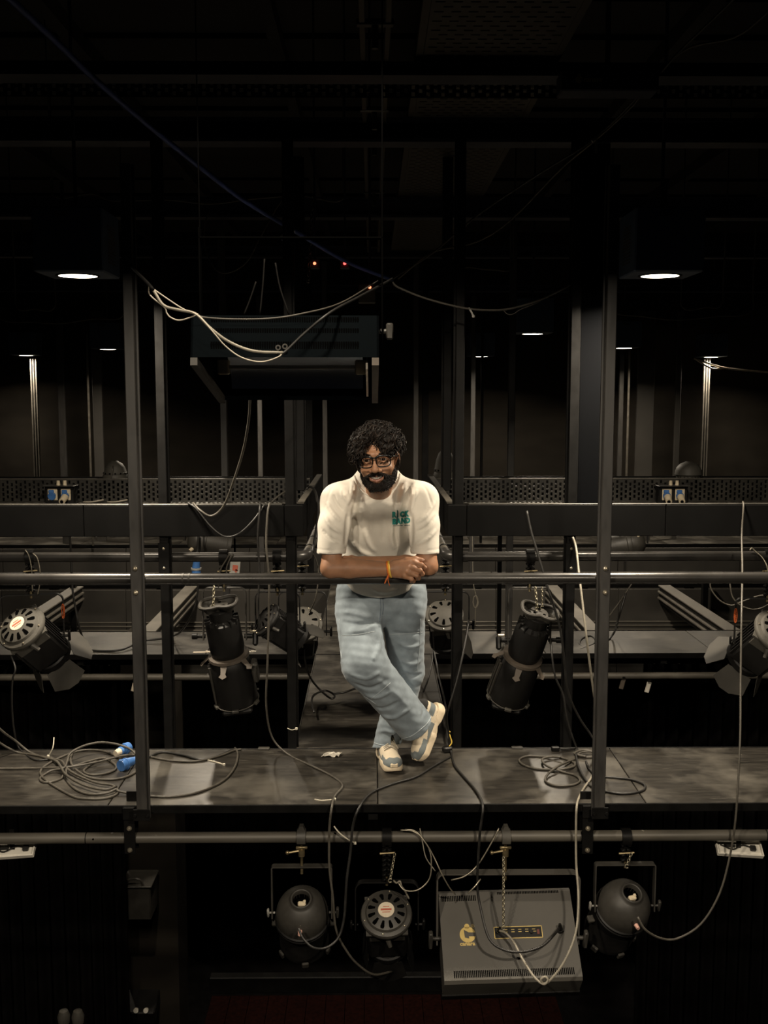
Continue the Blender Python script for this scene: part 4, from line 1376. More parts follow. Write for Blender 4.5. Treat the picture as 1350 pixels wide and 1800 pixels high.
# ---- small black ceiling device with yellow print
p = P(1040, 140, 4.0)
t = thing('ceiling_fixture', 'black box below the first ceiling beam with small yellow print', 'lantern', T(p))
part(t, 'case', MB().box((0.07, 0.06, 0.0), (0.36, 0.11, 0.075), 0.005), 'ceiling_steel')
lg = MB(T(-0.03, -0.001, -0.008) @ RX(90))
tv, tf = text_faces('canara', 0.026, 0.0009, 'LEFT')
lg.add(tv, tf)
lg.M = T(-0.047, -0.001, 0.0) @ RX(90)
lg.prism([(0.013 * math.cos(math.radians(25 + i * 310 / 19)), 0.013 * math.sin(math.radians(25 + i * 310 / 19))) for i in range(20)] + [(0.002, 0)], 0, 0.001)
lg.prism([(0.0045 * math.cos(i * PI / 5), 0.017 + 0.0045 * math.sin(i * PI / 5)) for i in range(10)], 0, 0.001)
part(t, 'yellow_logo', lg, 'gold_print')
part(t, 'hanger', MB().cyl((0.07, 0.06, 0.03), (0.07, 0.06, 3.8 - p.z), 0.01, n=8), 'ceiling_steel')

# ---- batten trays under the pipe and small red pilot lights
for px, py, sx, lab in ((22, 1495, 1, 'pale batten tray with loose wires under the lower pipe, below the coiled cable'), (1298, 1492, 1, 'pale batten tray with loose wires under the lower pipe, below the swinging cable')):
    Yb = 4.335
    p = P(px, py, Yb)
    t = thing('batten_tray', lab, 'batten', T(p), group='pale batten trays under the lower pipe')
    s = -1 if px > 600 else 1
    R_ = RY(-4 if px < 600 else 4) @ RX(35)
    part(t, 'base', MB(R_).box((0, 0, 0), (0.19, 0.072, 0.006), 0.001), 'white_plastic')
    rm = MB(R_)
    for dy in (-0.037, 0.037):
        rm.box((0, dy, 0.008), (0.196, 0.005, 0.022), 0.002)
    for dx in (-0.097, 0.097):
        rm.box((dx, 0, 0.008), (0.005, 0.078, 0.022), 0.002)
    part(t, 'rim', rm, 'white_plastic')
    part(t, 'wiring', MB(R_).tube([(-0.08, 0.01, 0.008), (-0.03, -0.012, 0.014), (0.02, 0.012, 0.012), (0.07, -0.006, 0.012)], 0.003, 5, 5).box((0.06, 0, 0.012), (0.025, 0.025, 0.014), 0.003).box((-0.04, 0.006, 0.01), (0.05, 0.012, 0.008), 0.002), 'cable_black')
    part(t, 'hanger', MB().box((0, 0.0, 0.05), (0.02, 0.004, 0.09)), 'black_steel')
for px, py, Y, m, lab in ((553, 463, 5.6, 'led_amber', 'tiny amber pilot light beside the hanging chain'), (606, 463, 5.6, 'led_red', 'tiny bright red pilot light between chain and ceiling track'), (650, 505, 5.6, 'led_amber', 'tiny red pilot light on the grey box by the cable crossing')):
    p = P(px, py, Y)
    t = thing('pilot_light', lab, 'light', T(p))
    part(t, 'case', MB().box((0.0, 0.03, 0.0), (0.05, 0.05, 0.05), 0.004) if m != 'led_amber' or px < 600 else MB().box((-0.015, 0.03, -0.03), (0.09, 0.06, 0.10), 0.004), 'fixture_grey' if px > 640 else 'ceiling_steel')
    part(t, 'led', MB().ball((0, 0.0, 0), (0.008, 0.008, 0.008), 10, 6), m, smooth='all')
    part(t, 'hanger', MB().cyl((0, 0.03, 0.02), (0, 0.03, 3.8 - p.z), 0.006, n=6), 'ceiling_steel')
# ---- dim things far below
p = P(241, 1585, 7.9)
t = thing('projector_case', 'dim black box on the wall pier below the lower pipe', 'box', T(p))
part(t, 'case', MB().box((0, 0.1, 0), (0.23, 0.28, 0.27), 0.01), 'fixture_grey')
part(t, 'lid', MB().box((0, 0.1, 0.14), (0.25, 0.3, 0.015), 0.004), 'fixture_grey')
part(t, 'handle', MB().tube([(-0.08, -0.03, 0.145), (-0.05, -0.04, 0.2), (0.03, -0.04, 0.2), (0.06, -0.03, 0.145)], 0.01, 6, 4), 'fixture_grey', smooth=True)
p = P(243, 1771, 8.0)
t = thing('control_console', 'dim console with three pale buttons low in the hall, below the wall pier', 'console', T(p.x, p.y, p.z))
part(t, 'case', MB().box((0, 0.1, -0.05), (0.27, 0.25, 0.12), 0.01, RX(15)), 'fixture_black')
for dx in (-0.09, -0.01, 0.07):
    part(t, 'button', MB().cyl((dx, -0.02, -0.01), (dx, -0.045, 0.0), 0.02, n=10), 'white_plastic')
part(t, 'legs', MB().box((-0.1, 0.1, (FLOOR_Z - p.z) / 2 - 0.03), (0.03, 0.2, p.z - FLOOR_Z - 0.06)).box((0.1, 0.1, (FLOOR_Z - p.z) / 2 - 0.03), (0.03, 0.2, p.z - FLOOR_Z - 0.06)), 'black_steel', kind='stuff')
for px, lab in ((112, 'dim small stand lamp with pale head at the bottom edge, outer one'), (137, 'dim small stand lamp with pale head at the bottom edge, nearer the console')):
    p = P(px, 1786, 7.0)
    t = thing('stand_lamp', lab, 'lamp', T(p.x, p.y, FLOOR_Z))
    part(t, 'pole', MB().cyl((0, 0, 0.0), (0, 0, p.z - FLOOR_Z), 0.015, n=8).cyl((0, 0, 0), (0, 0, 0.02), 0.045, n=12), 'black_steel', smooth=True)
    part(t, 'head', MB().lathe([(0.0, p.z - FLOOR_Z + 0.05), (0.03, p.z - FLOOR_Z + 0.04), (0.045, p.z - FLOOR_Z), (0.04, p.z - FLOOR_Z - 0.05), (0, p.z - FLOOR_Z - 0.06)], 14), 'fixture_dusty', smooth=True)
# ================================================================== SIGNED-DISTANCE BODY BUILDER
class Field:
    """implicit solid sampled on a grid; shapes are blended in and the zero level is meshed by surface nets"""

    def __init__(s, lo, hi, h):
        s.h = h
        s.lo = np.array(lo, float)
        n = np.ceil((np.array(hi) - s.lo) / h).astype(int) + 1
        s.n = n
        s.d = np.full(n, 1.0, np.float32)

    def win(s, lo, hi, pad):
        a = np.clip(np.floor((np.array(lo) - pad - s.lo) / s.h).astype(int), 0, s.n - 1)
        b = np.clip(np.ceil((np.array(hi) + pad - s.lo) / s.h).astype(int) + 1, 1, s.n)
        ax = [(s.lo[i] + s.h * np.arange(a[i], b[i])).astype(np.float32) for i in range(3)]
        X, Y, Z = np.meshgrid(*ax, indexing='ij', sparse=True)
        return tuple(slice(a[i], b[i]) for i in range(3)), X, Y, Z

    def blend(s, sl, e, k, sub=False):
        d = s.d[sl]
        if sub:
            e = -e
            if k > 0:
                h = np.clip(0.5 - 0.5 * (d - e) / k, 0, 1)
                s.d[sl] = d + (e - d) * h + k * h * (1 - h)
            else:
                s.d[sl] = np.maximum(d, e)
        elif k > 0:
            h = np.clip(0.5 + 0.5 * (d - e) / k, 0, 1)
            s.d[sl] = d + (e - d) * h - k * h * (1 - h)
        else:
            s.d[sl] = np.minimum(d, e)

    def cone(s, a, b, r1, r2, k=0.01, sub=False):
        a, b = np.array(a, float), np.array(b, float)
        R = max(r1, r2)
        sl, X, Y, Z = s.win(np.minimum(a, b) - R, np.maximum(a, b) + R, 0.03 + k)
        ab = b - a
        L2 = max(ab @ ab, 1e-9)
        t = np.clip(((X - a[0]) * ab[0] + (Y - a[1]) * ab[1] + (Z - a[2]) * ab[2]) / L2, 0, 1)
        e = np.sqrt((X - a[0] - t * ab[0]) ** 2 + (Y - a[1] - t * ab[1]) ** 2 + (Z - a[2] - t * ab[2]) ** 2) - (r1 + (r2 - r1) * t)
        s.blend(sl, e.astype(np.float32), k, sub)
        return s

    def ell(s, c, r, k=0.01, R=None, sub=False):
        c, r = np.array(c, float), np.array(r, float)
        m = max(r)
        sl, X, Y, Z = s.win(c - m, c + m, 0.03 + k)
        x, y, z = X - c[0], Y - c[1], Z - c[2]
        if R is not None:
            R = np.array(R)
            x, y, z = (R[0, 0] * x + R[1, 0] * y + R[2, 0] * z, R[0, 1] * x + R[1, 1] * y + R[2, 1] * z, R[0, 2] * x + R[1, 2] * y + R[2, 2] * z)
        k0 = np.sqrt((x / r[0]) ** 2 + (y / r[1]) ** 2 + (z / r[2]) ** 2)
        k1 = np.sqrt((x / r[0] ** 2) ** 2 + (y / r[1] ** 2) ** 2 + (z / r[2] ** 2) ** 2)
        e = k0 * (k0 - 1) / np.maximum(k1, 1e-6)
        s.blend(sl, e.astype(np.float32), k, sub)
        return s

    def plane(s, p, nrm, lo=None, hi=None, k=0.0):
        """cut away what lies on the side the normal points to (inside the window)"""
        p, nrm = np.array(p, float), np.array(nrm, float)
        nrm = nrm / np.linalg.norm(nrm)
        sl, X, Y, Z = s.win(s.lo if lo is None else lo, s.lo + s.h * s.n if hi is None else hi, 0)
        e = (X - p[0]) * nrm[0] + (Y - p[1]) * nrm[1] + (Z - p[2]) * nrm[2]
        s.d[sl] = np.maximum(s.d[sl], e.astype(np.float32))
        return s

    def ridge(s, pts, w_, amp, ymax=None):
        """raise (amp > 0) or press (amp < 0) a fold along a 3-D polyline"""
        pts = [np.array(p, float) for p in pts]
        n = len(pts) - 1
        A = np.array(pts)
        sl, X, Y, Z = s.win(A.min(0), A.max(0), 3.2 * w_)
        best = None
        for i in range(n):
            a, b = pts[i], pts[i + 1]
            ab = b - a
            t = np.clip(((X - a[0]) * ab[0] + (Y - a[1]) * ab[1] + (Z - a[2]) * ab[2]) / max(ab @ ab, 1e-9), 0, 1)
            d2 = (X - a[0] - t * ab[0]) ** 2 + ((Y - a[1] - t * ab[1]) * 0.5) ** 2 + (Z - a[2] - t * ab[2]) ** 2
            u_ = (i + t) / n
            v = np.exp(-d2 / w_ ** 2) * np.clip(np.sin(PI * np.clip(u_, 0.03, 0.97)) * 1.5, 0, 1)
            best = v if best is None else np.maximum(best, v)
        s.d[sl] -= (amp * best).astype(np.float32)
        return s

    def mesh(s):
        d = s.d
        n = s.n
        c = np.zeros(n - 1, np.uint8)
        neg = d < 0
        cnt = np.zeros(n - 1, np.uint8)
        for i in (0, 1):
            for j in (0, 1):
                for k in (0, 1):
                    cnt += neg[i:n[0] - 1 + i, j:n[1] - 1 + j, k:n[2] - 1 + k]
        act = np.argwhere((cnt > 0) & (cnt < 8))
        idx = np.full(n - 1, -1, np.int32)
        idx[tuple(act.T)] = np.arange(len(act))
        corner = np.array([(i, j, k) for i in (0, 1) for j in (0, 1) for k in (0, 1)])
        vals = np.stack([d[act[:, 0] + q[0], act[:, 1] + q[1], act[:, 2] + q[2]] for q in corner], 1)
        pos = np.zeros((len(act), 3))
        m = np.zeros(len(act))
        for a in range(8):
            for b in range(a + 1, 8):
                if np.abs(corner[a] - corner[b]).sum() != 1:
                    continue
                va, vb = vals[:, a], vals[:, b]
                x = (va < 0) != (vb < 0)
                t = np.where(x, va / np.where(x, va - vb, 1), 0)
                pos += np.where(x[:, None], corner[a] + (corner[b] - corner[a]) * t[:, None], 0)
                m += x
        V = (act + pos / m[:, None]) * s.h + s.lo
        F = []
        for ax in range(3):
            b, e = (ax + 1) % 3, (ax + 2) % 3
            sl0, sl1 = [slice(None)] * 3, [slice(None)] * 3
            sl0[ax], sl1[ax] = slice(0, -1), slice(1, None)
            A, B = neg[tuple(sl0)], neg[tuple(sl1)]
            for flip, M_ in ((False, A & ~B), (True, ~A & B)):
                q = np.argwhere(M_)
                q = q[(q[:, b] > 0) & (q[:, e] > 0) & (q[:, b] < n[b] - 1) & (q[:, e] < n[e] - 1)]
                if not len(q):
                    continue
                o = []
                for db, de in ((-1, -1), (0, -1), (0, 0), (-1, 0)):
                    r = q.copy()
                    r[:, b] += db
                    r[:, e] += de
                    o.append(idx[tuple(r.T)])
                o = np.stack(o, 1)
                F.append(o[:, ::-1] if flip else o)
        F = np.concatenate(F)
        F = F[(F >= 0).all(1)]
        return V, F


def relax(V, F, it=2, lam=0.5):
    """Laplacian smoothing on quads"""
    e = np.concatenate([F[:, [0, 1]], F[:, [1, 2]], F[:, [2, 3]], F[:, [3, 0]]])
    e = np.concatenate([e, e[:, ::-1]])
    cnt = np.bincount(e[:, 0], minlength=len(V)).clip(1)
    for i in range(it):
        for l in (lam, -lam * 1.03):
            s = np.stack([np.bincount(e[:, 0], V[e[:, 1], k], minlength=len(V)) for k in range(3)], 1) / cnt[:, None]
            V = V + (s - V) * l
    return V


def solid(parent, name, fld, m, it=2, mats=None, label=None, M=None, kind=None):
    """mesh a field and hang it under parent; mats = (list of materials, function verts -> index per face centre)"""
    V, F = fld.mesh()
    V = relax(V, F, it)
    if M is not None:
        A = np.array(M)
        V = V @ A[:3, :3].T + A[:3, 3]
    I = np.array(ROOT[parent.name].inverted())
    V = V @ I[:3, :3].T + I[:3, 3]
    me = bpy.data.meshes.new(name)
    me.from_pydata(V.tolist(), [], F.tolist())
    me.materials.append(MATS[m])
    if mats:
        for q in mats[0]:
            me.materials.append(MATS[q])
        W = np.array(ROOT[parent.name])
        C = V[F].mean(1) @ W[:3, :3].T + W[:3, 3]
        me.polygons.foreach_set('material_index', mats[1](C).astype(np.int32))
    me.polygons.foreach_set('use_smooth', [True] * len(me.polygons))
    me.update()
    o = bpy.data.objects.new(name, me)
    COL.objects.link(o)
    o.parent = parent
    ROOT[o.name] = ROOT[parent.name].copy()
    if label:
        o['label'] = label
    if kind:
        o['kind'] = kind
    return o


def fabric(name, col, rough=0.85, weave=380, bump=0.12, var=0.06, scale=6, fade=None):
    m = mat(name, col, rough, 0, var, scale, spec=0.2, rvar=0)
    N, L = m.node_tree.nodes, m.node_tree.links
    b = N['Principled BSDF']
    b.inputs['Sheen Weight'].default_value = 0.15
    tc = [q for q in N if q.bl_idname == 'ShaderNodeTexCoord'][0]
    n1 = N.new('ShaderNodeTexNoise')
    n1.inputs['Scale'].default_value = weave
    n1.inputs['Detail'].default_value = 2
    L.new(tc.outputs['Object'], n1.inputs['Vector'])
    bp = N.new('ShaderNodeBump')
    bp.inputs['Strength'].default_value = bump
    bp.inputs['Distance'].default_value = 0.002
    L.new(n1.outputs['Fac'], bp.inputs['Height'])
    L.new(bp.outputs[0], b.inputs['Normal'])
    return m


sk = mat('skin', (0.36, 0.185, 0.105), 0.5, 0, 0.12, 30, spec=0.4, bump=0.05)
sk.node_tree.nodes['Principled BSDF'].inputs['Subsurface Weight'].default_value = 0.12
sk.node_tree.nodes['Principled BSDF'].inputs['Subsurface Radius'].default_value = (0.01, 0.004, 0.002)
mat('skin_nail', (0.50, 0.30, 0.22), 0.35, 0, 0.05, 30)
mat('lip_skin', (0.33, 0.15, 0.105), 0.4, 0, 0.1, 60)
mat('mouth_dark', (0.05, 0.015, 0.012), 0.5, 0, 0, 10, rvar=0)
mat('teeth', (0.90, 0.85, 0.76), 0.3, 0, 0.03, 30)
mat('eye_white', (0.42, 0.38, 0.33), 0.2, 0, 0.02, 30)
mat('iris_brown', (0.02, 0.010, 0.006), 0.15, 0, 0.1, 60)
mat('hair_dark', (0.009, 0.0065, 0.005), 0.6, 0, 0.35, 60, spec=0.25)
mat('hair_brown', (0.026, 0.017, 0.012), 0.5, 0, 0.35, 60, spec=0.35)
mat('beard_dark', (0.017, 0.012, 0.0095), 0.8, 0, 0.4, 90, bump=0.3, spec=0.1)
mat('frame_black', (0.006, 0.006, 0.006), 0.25, 0, 0, 10, rvar=0)
mat('thread_orange', (0.85, 0.36, 0.03), 0.7, 0, 0.15, 60)
mat('thread_red', (0.70, 0.16, 0.03), 0.7, 0, 0.15, 60)
mat('thread_yellow', (0.90, 0.62, 0.10), 0.7, 0, 0.1, 60)
mat('print_teal', (0.02, 0.26, 0.235), 0.7, 0, 0.12, 60)
mat('print_dark', (0.03, 0.10, 0.10), 0.7, 0, 0.12, 60)
fabric('shirt_cotton', (0.76, 0.715, 0.63), 0.9)
fabric('denim', (0.235, 0.28, 0.315), 0.85, 520, 0.2, 0.24, 16)
fabric('denim_seam', (0.42, 0.47, 0.50), 0.85, 520, 0.2, 0.1, 20)
fabric('denim_dark', (0.15, 0.19, 0.24), 0.85, 520, 0.2, 0.1, 20)
fabric('shoe_cream', (0.66, 0.57, 0.43), 0.75, 300, 0.1)
fabric('shoe_grey', (0.165, 0.19, 0.195), 0.75, 300, 0.15)
fabric('shoe_lining', (0.03, 0.03, 0.03), 0.9, 300, 0.1)
mat('shoe_sole', (0.68, 0.57, 0.41), 0.6, 0, 0.08, 12)
mat('shoe_gum', (0.30, 0.19, 0.08), 0.55, 0, 0.15, 12)
mat('shoe_mesh', (0.44, 0.39, 0.31), 0.8, 0, 0.2, 120, bump=0.2)
lg_ = bpy.data.materials.new('spectacle_glass')
lg_.use_nodes = True
_nt = lg_.node_tree
_gl = _nt.nodes.new('ShaderNodeBsdfGlossy')
_gl.inputs['Roughness'].default_value = 0.03
_tr = _nt.nodes.new('ShaderNodeBsdfTransparent')
_mx = _nt.nodes.new('ShaderNodeMixShader')
_mx.inputs[0].default_value = 0.05
_nt.links.new(_tr.outputs[0], _mx.inputs[1])
_nt.links.new(_gl.outputs[0], _mx.inputs[2])
_nt.links.new(_mx.outputs[0], _nt.nodes['Material Output'].inputs['Surface'])
MATS['spectacle_glass'] = lg_

# ================================================================== THE MAN
person = thing('person', 'man in white printed T-shirt and pale jeans leaning on the guard rail with crossed legs', 'person', G(683, 1345))
HC = P(663.5, 806, 4.215)
HM = T(HC) @ RZ(-7) @ RY(-5) @ RX(4)          # head frame: x to the picture's right, -y the face, z up
HMi = np.array(HM.inverted())


def hp(x, y, z):
    return HM @ Vector((x, y, z))


SHL, SHR = P(594, 876, 4.40), P(741, 874, 4.40)
ELL, ELR = P(581, 999, 4.285), P(752, 996, 4.30)
WRL = P(690, 1001, 4.262)
WRR = P(640, 990, 4.345)

# ---- body skin: head, neck, hidden core, arms and hands in one surface
B = Field((-0.30, 3.99, 0.90), (0.36, 4.86, 1.60), 0.0027)


def hc(a, b, r1, r2, k=0.01, sub=False):
    B.cone(hp(*a), hp(*b), r1, r2, k, sub)


HR = np.array(HM.to_3x3())


def he(c, r, k=0.01, sub=False):
    B.ell(hp(*c), r, k, HR, sub)


he((0, 0.018, 0.036), (0.078, 0.096, 0.085), 0.0)
he((0, -0.018, -0.042), (0.066, 0.072, 0.082), 0.03)
for s in (-1, 1):
    hc((s * 0.041, 0.012, -0.058), (s * 0.010, -0.060, -0.101), 0.029, 0.021, 0.03)
    he((s * 0.039, -0.062, -0.034), (0.023, 0.019, 0.018), 0.022)          # cheek raised by the smile
    hc((s * 0.012, -0.086, 0.026), (s * 0.044, -0.072, 0.027), 0.012, 0.010, 0.016)   # brow
hc((-0.009, -0.067, -0.107), (0.009, -0.067, -0.107), 0.017, 0.017, 0.025)
for s in (-1, 1):
    he((s * 0.033, -0.093, 0.004), (0.019, 0.016, 0.012), 0.010, True)    # socket
hc((0, -0.087, 0.010), (0, -0.111, -0.029), 0.0085, 0.012, 0.010)
he((0, -0.111, -0.034), (0.0135, 0.012, 0.0105), 0.006)
for s in (-1, 1):
    he((s * 0.0155, -0.098, -0.0365), (0.0105, 0.013, 0.009), 0.006)
    he((s * 0.008, -0.107, -0.0445), (0.0042, 0.006, 0.004), 0.003, True)
    hc((s * 0.019, -0.086, 0.0125), (s * 0.034, -0.0905, 0.0155), 0.0036, 0.0042, 0.003)   # upper lid
    hc((s * 0.034, -0.0905, 0.0155), (s * 0.050, -0.078, 0.008), 0.0042, 0.0036, 0.003)
    hc((s * 0.019, -0.086, -0.0010), (s * 0.035, -0.0895, -0.0040), 0.0034, 0.0038, 0.003)    # lower lid
    hc((s * 0.035, -0.0895, -0.0040), (s * 0.050, -0.078, 0.004), 0.0038, 0.0034, 0.003)
# smiling mouth: the corners rise
MZ = 0.0115
for s in (-1, 1):
    hc((s * 0.033, -0.077, -0.0600 + MZ), (s * 0.018, -0.0905, -0.0670 + MZ), 0.0042, 0.0052, 0.006)
    hc((s * 0.018, -0.0905, -0.0670 + MZ), (0, -0.0965, -0.0690 + MZ), 0.0052, 0.0056, 0.006)
    hc((s * 0.033, -0.077, -0.0615 + MZ), (s * 0.020, -0.0885, -0.0830 + MZ), 0.0042, 0.0060, 0.006)
    hc((s * 0.020, -0.0885, -0.0830 + MZ), (0, -0.0935, -0.0895 + MZ), 0.0060, 0.0066, 0.006)
for i in range(11):
    x_ = -0.025 + i * 0.005
    B.ell(hp(x_, -0.099 + 14 * x_ * x_, -0.0785 + MZ + 15 * x_ * x_), (0.0046, 0.017, 0.0056 - 0.07 * abs(x_)), 0.001, HR, True)
# ears
for s in (-1, 1):
    he((s * 0.079, 0.012, -0.010), (0.011, 0.021, 0.032), 0.006)
    he((s * 0.084, 0.004, -0.006), (0.006, 0.009, 0.014), 0.003, True)
    he((s * 0.074, 0.004, -0.040), (0.008, 0.009, 0.009), 0.006)
# neck and hidden core
NB = P(664, 880, 4.475)
B.cone(hp(0, 0.026, -0.075), NB, 0.058, 0.052, 0.02)
CH = P(667, 930, 4.56)
B.ell(CH, (0.15, 0.09, 0.16), 0.05)
PE = P(669, 1035, 4.70)
B.ell(PE, (0.13, 0.08, 0.12), 0.05)
for s_, e_ in ((SHL, ELL), (SHR, ELR)):
    B.cone(NB, s_ + Vector((0, 0.02, -0.02)), 0.035, 0.038, 0.03)
    mid = s_.lerp(e_, 0.5)
    B.cone(s_ + Vector((0, 0.02, -0.02)), mid, 0.040, 0.044, 0.03)
    B.cone(mid, e_, 0.044, 0.041, 0.02)
# forearms (thicker near the elbow, tapering to the wrist)
m1 = ELL.lerp(WRL, 0.3) + Vector((0, 0, 0.002))
B.cone(ELL, m1, 0.0405, 0.0425, 0.012)
B.cone(m1, WRL, 0.0425, 0.0285, 0.012)
m2 = ELR.lerp(WRR, 0.35)
B.cone(ELR, m2, 0.0405, 0.042, 0.012)
B.cone(m2, WRR, 0.042, 0.028, 0.012)


def finger(pts, r, k=0.004):
    for i in range(len(pts) - 1):
        B.cone(pts[i], pts[i + 1], r[i], r[i + 1], k if i else 0.009)


# the hand that shows (over the other forearm): back of the hand up, fingers curling over
KN = [P(727, 989, 4.232), P(724, 998, 4.222), P(718.5, 1006, 4.220), P(711.5, 1012.5, 4.226)]
B.ell(WRL.lerp(KN[1], 0.12), (0.034, 0.027, 0.026), 0.015)
for q, rr in zip(KN, (0.0150, 0.0150, 0.0140, 0.0125)):
    B.cone(WRL + Vector((0.012, 0.0, (q.z - WRL.z) * 0.55)), q, 0.0235, rr, 0.012)
for q, rr in zip(KN, (0.0115, 0.0118, 0.011, 0.010)):
    B.ell(q + Vector((0, -0.006, 0.002)), (rr, rr, rr), 0.006)
PIP = [P(741, 993, 4.226), P(738.5, 1003, 4.214), P(732.5, 1012, 4.212), P(724, 1018.5, 4.218)]
DIP = [P(746.5, 998, 4.240), P(742.5, 1009, 4.228), P(736, 1016.5, 4.228), P(727, 1022, 4.234)]
TIP = [P(743, 1001, 4.256), P(738, 1011.5, 4.248), P(731, 1018, 4.248), P(722.5, 1022.5, 4.252)]
for a, b, c_, d_, r in zip(KN, PIP, DIP, TIP, (0.0100, 0.0100, 0.0094, 0.0083)):
    finger([a, b, c_, d_], [r * 1.12, r, r * 0.93, r * 0.82])
finger([WRL + Vector((0.03, 0.004, 0.022)), P(715, 984.5, 4.252), P(730, 982.5, 4.244), P(741.5, 984.5, 4.246)], [0.017, 0.0125, 0.0105, 0.0088], 0.008)
# the other hand, tucked under the opposite upper arm
KR = [P(618, 981, 4.33), P(616, 986, 4.345), P(615, 991, 4.35), P(616, 996, 4.35)]
for q in KR:
    B.cone(WRR, q, 0.023, 0.013, 0.012)
    B.cone(q, q + Vector((-0.030, -0.010, 0.002)), 0.0105, 0.0095, 0.004)
    B.cone(q + Vector((-0.030, -0.010, 0.002)), q + Vector((-0.048, 0.006, -0.006)), 0.0095, 0.008, 0.004)
B.cone(WRR + Vector((-0.01, -0.012, 0.012)), WRR + Vector((-0.045, -0.03, 0.026)), 0.015, 0.010, 0.008)
RAILTOP = RZ_ + RR


def skin_mats(C):
    L = C @ HMi[:3, :3].T + HMi[:3, 3]
    out = np.zeros(len(C), int)
    x, y, z = L[:, 0], L[:, 1], L[:, 2]
    lip = (y < -0.074) & (np.abs(x) < 0.034) & ((((x / 0.033) ** 2 + ((z + 0.0785 - MZ - 13 * x * x) / 0.0150) ** 2) < 1))
    out[lip] = 1
    inn = (y > -0.0905 + 14 * x * x) & (np.abs(x) < 0.027) & (np.abs(z + 0.0785 - MZ - 15 * x * x) < 0.0064) & (y < -0.055)
    out[inn] = 2
    return out


# keep the forearms from sinking into the rail
sl, X, Y, Z = B.win((-0.3, RY_ - 0.05, RZ_ - 0.05), (0.36, RY_ + 0.05, RZ_ + 0.05), 0)
B.d[sl] = np.maximum(B.d[sl], -(np.sqrt((Y - RY_) ** 2 + (Z - RZ_) ** 2) - RR - 0.0006) + 0 * X)
solid(person, 'body', B, 'skin', 3, (['lip_skin', 'mouth_dark'], skin_mats))
nl = MB()
for q, a in ((P(744, 984.3, 4.2385), 8), (P(747.5, 997, 4.232), -30)):
    nl.M = T(q) @ RX(75) @ RZ(a)
    nl.ball((0, 0, 0), (0.0062, 0.0048, 0.002), 10, 6)
part(person, 'fingernail', nl, 'skin_nail', smooth='all', world=True, kind='stuff')

# ---- face details
for s in (-1, 1):
    e = MB(HM).ball((s * 0.0335, -0.0785, 0.0055), 0.0122, 16, 12)
    eye = part(person, 'eye', e, 'eye_white', smooth='all', world=True)
    q = MB(HM @ T(s * 0.0335, -0.0785, 0.0055) @ RZ(4) @ RX(86)).lathe([(0.0068, 0.0104), (0.0062, 0.0117), (0, 0.0127)], 16)
    part(eye, 'iris', q, 'iris_brown', smooth='all', world=True)
tm = MB(HM)
for i in range(8):
    x = -0.0175 + i * 0.005
    tm.box((x, -0.0925 + 14 * x * x, -0.0775 + MZ + 14 * x * x), (0.0046, 0.005, 0.0090 - abs(x) * 0.12), 0.001)
part(person, 'teeth', tm, 'teeth', world=True)


def hair_strands(spec, m, r0, n=4):
    mb = MB()
    for pts, r in spec:
        k = len(pts)
        mb.tube(pts, [r * (0.75 + 0.5 * math.sin(PI * min(1, (i + 0.6) / k))) * (0.35 if i == k - 1 else 1) for i in range(k)], n)
    return mb


rnd = random.Random(11)


def head_surface(x, z, ygrow=0.0):
    """front surface y of the face at (x, z) by a simple fit of the field"""
    d = None
    for i in range(60):
        y = -0.135 + i * 0.003
        p = hp(x, y, z)
        g = ((np.array(p) - B.lo) / B.h).astype(int)
        if (g >= 0).all() and (g < B.n).all() and B.d[tuple(g)] < 0:
            return y
    return None


def field_normal(p):
    g = ((np.array(p) - B.lo) / B.h).astype(int)
    g = np.clip(g, 1, B.n - 2)
    n = np.array([B.d[g[0] + 1, g[1], g[2]] - B.d[g[0] - 1, g[1], g[2]], B.d[g[0], g[1] + 1, g[2]] - B.d[g[0], g[1] - 1, g[2]], B.d[g[0], g[1], g[2] + 1] - B.d[g[0], g[1], g[2] - 1]])
    return Vector(n / (np.linalg.norm(n) + 1e-9))


# beard: a close shell grown from the face field plus short hairs
lo, hi = np.array(hp(0, -0.02, -0.06)) - 0.14, np.array(hp(0, -0.02, -0.06)) + 0.13
a = np.clip(((lo - B.lo) / B.h).astype(int), 0, B.n - 1)
b = np.clip(((hi - B.lo) / B.h).astype(int), 1, B.n)
BF = Field(B.lo + a * B.h, B.lo + (b - 1) * B.h, B.h)
BF.n = b - a
dd = B.d[a[0]:b[0], a[1]:b[1], a[2]:b[2]]
gx = [BF.lo[i] + B.h * np.arange(BF.n[i]) for i in range(3)]
GX = np.stack(np.meshgrid(*gx, indexing='ij'), -1) @ HMi[:3, :3].T + HMi[:3, 3]
x, y, z = GX[..., 0], GX[..., 1], GX[..., 2]
ax = np.abs(x)


def beard_region(ax, y, z):
    # negative inside: below a cheek line that climbs to the sideburn, moustache included, mouth left out
    line = np.interp(ax, [0, 0.008, 0.018, 0.032, 0.045, 0.056, 0.066, 0.09], [-0.0475, -0.0455, -0.0455, -0.0485, -0.0570, -0.0620, -0.040, 0.012])
    e = (z - line)
    mouth = (np.sqrt((ax / 0.0300) ** 2 + ((z + 0.0825 - MZ - 10 * ax * ax) / 0.0155) ** 2) - 1) * 0.015
    mouth = np.where(y < -0.03, mouth, 1)
    soul = (np.sqrt(((ax - 0.021) / 0.011) ** 2 + ((z + 0.098) / 0.008) ** 2) - 1) * 0.008
    e = np.maximum(e, -mouth)
    e = np.maximum(e, y - 0.012 + 0.5 * np.clip(z + 0.03, 0, 1))
    return np.maximum(e, -(z + 0.121))


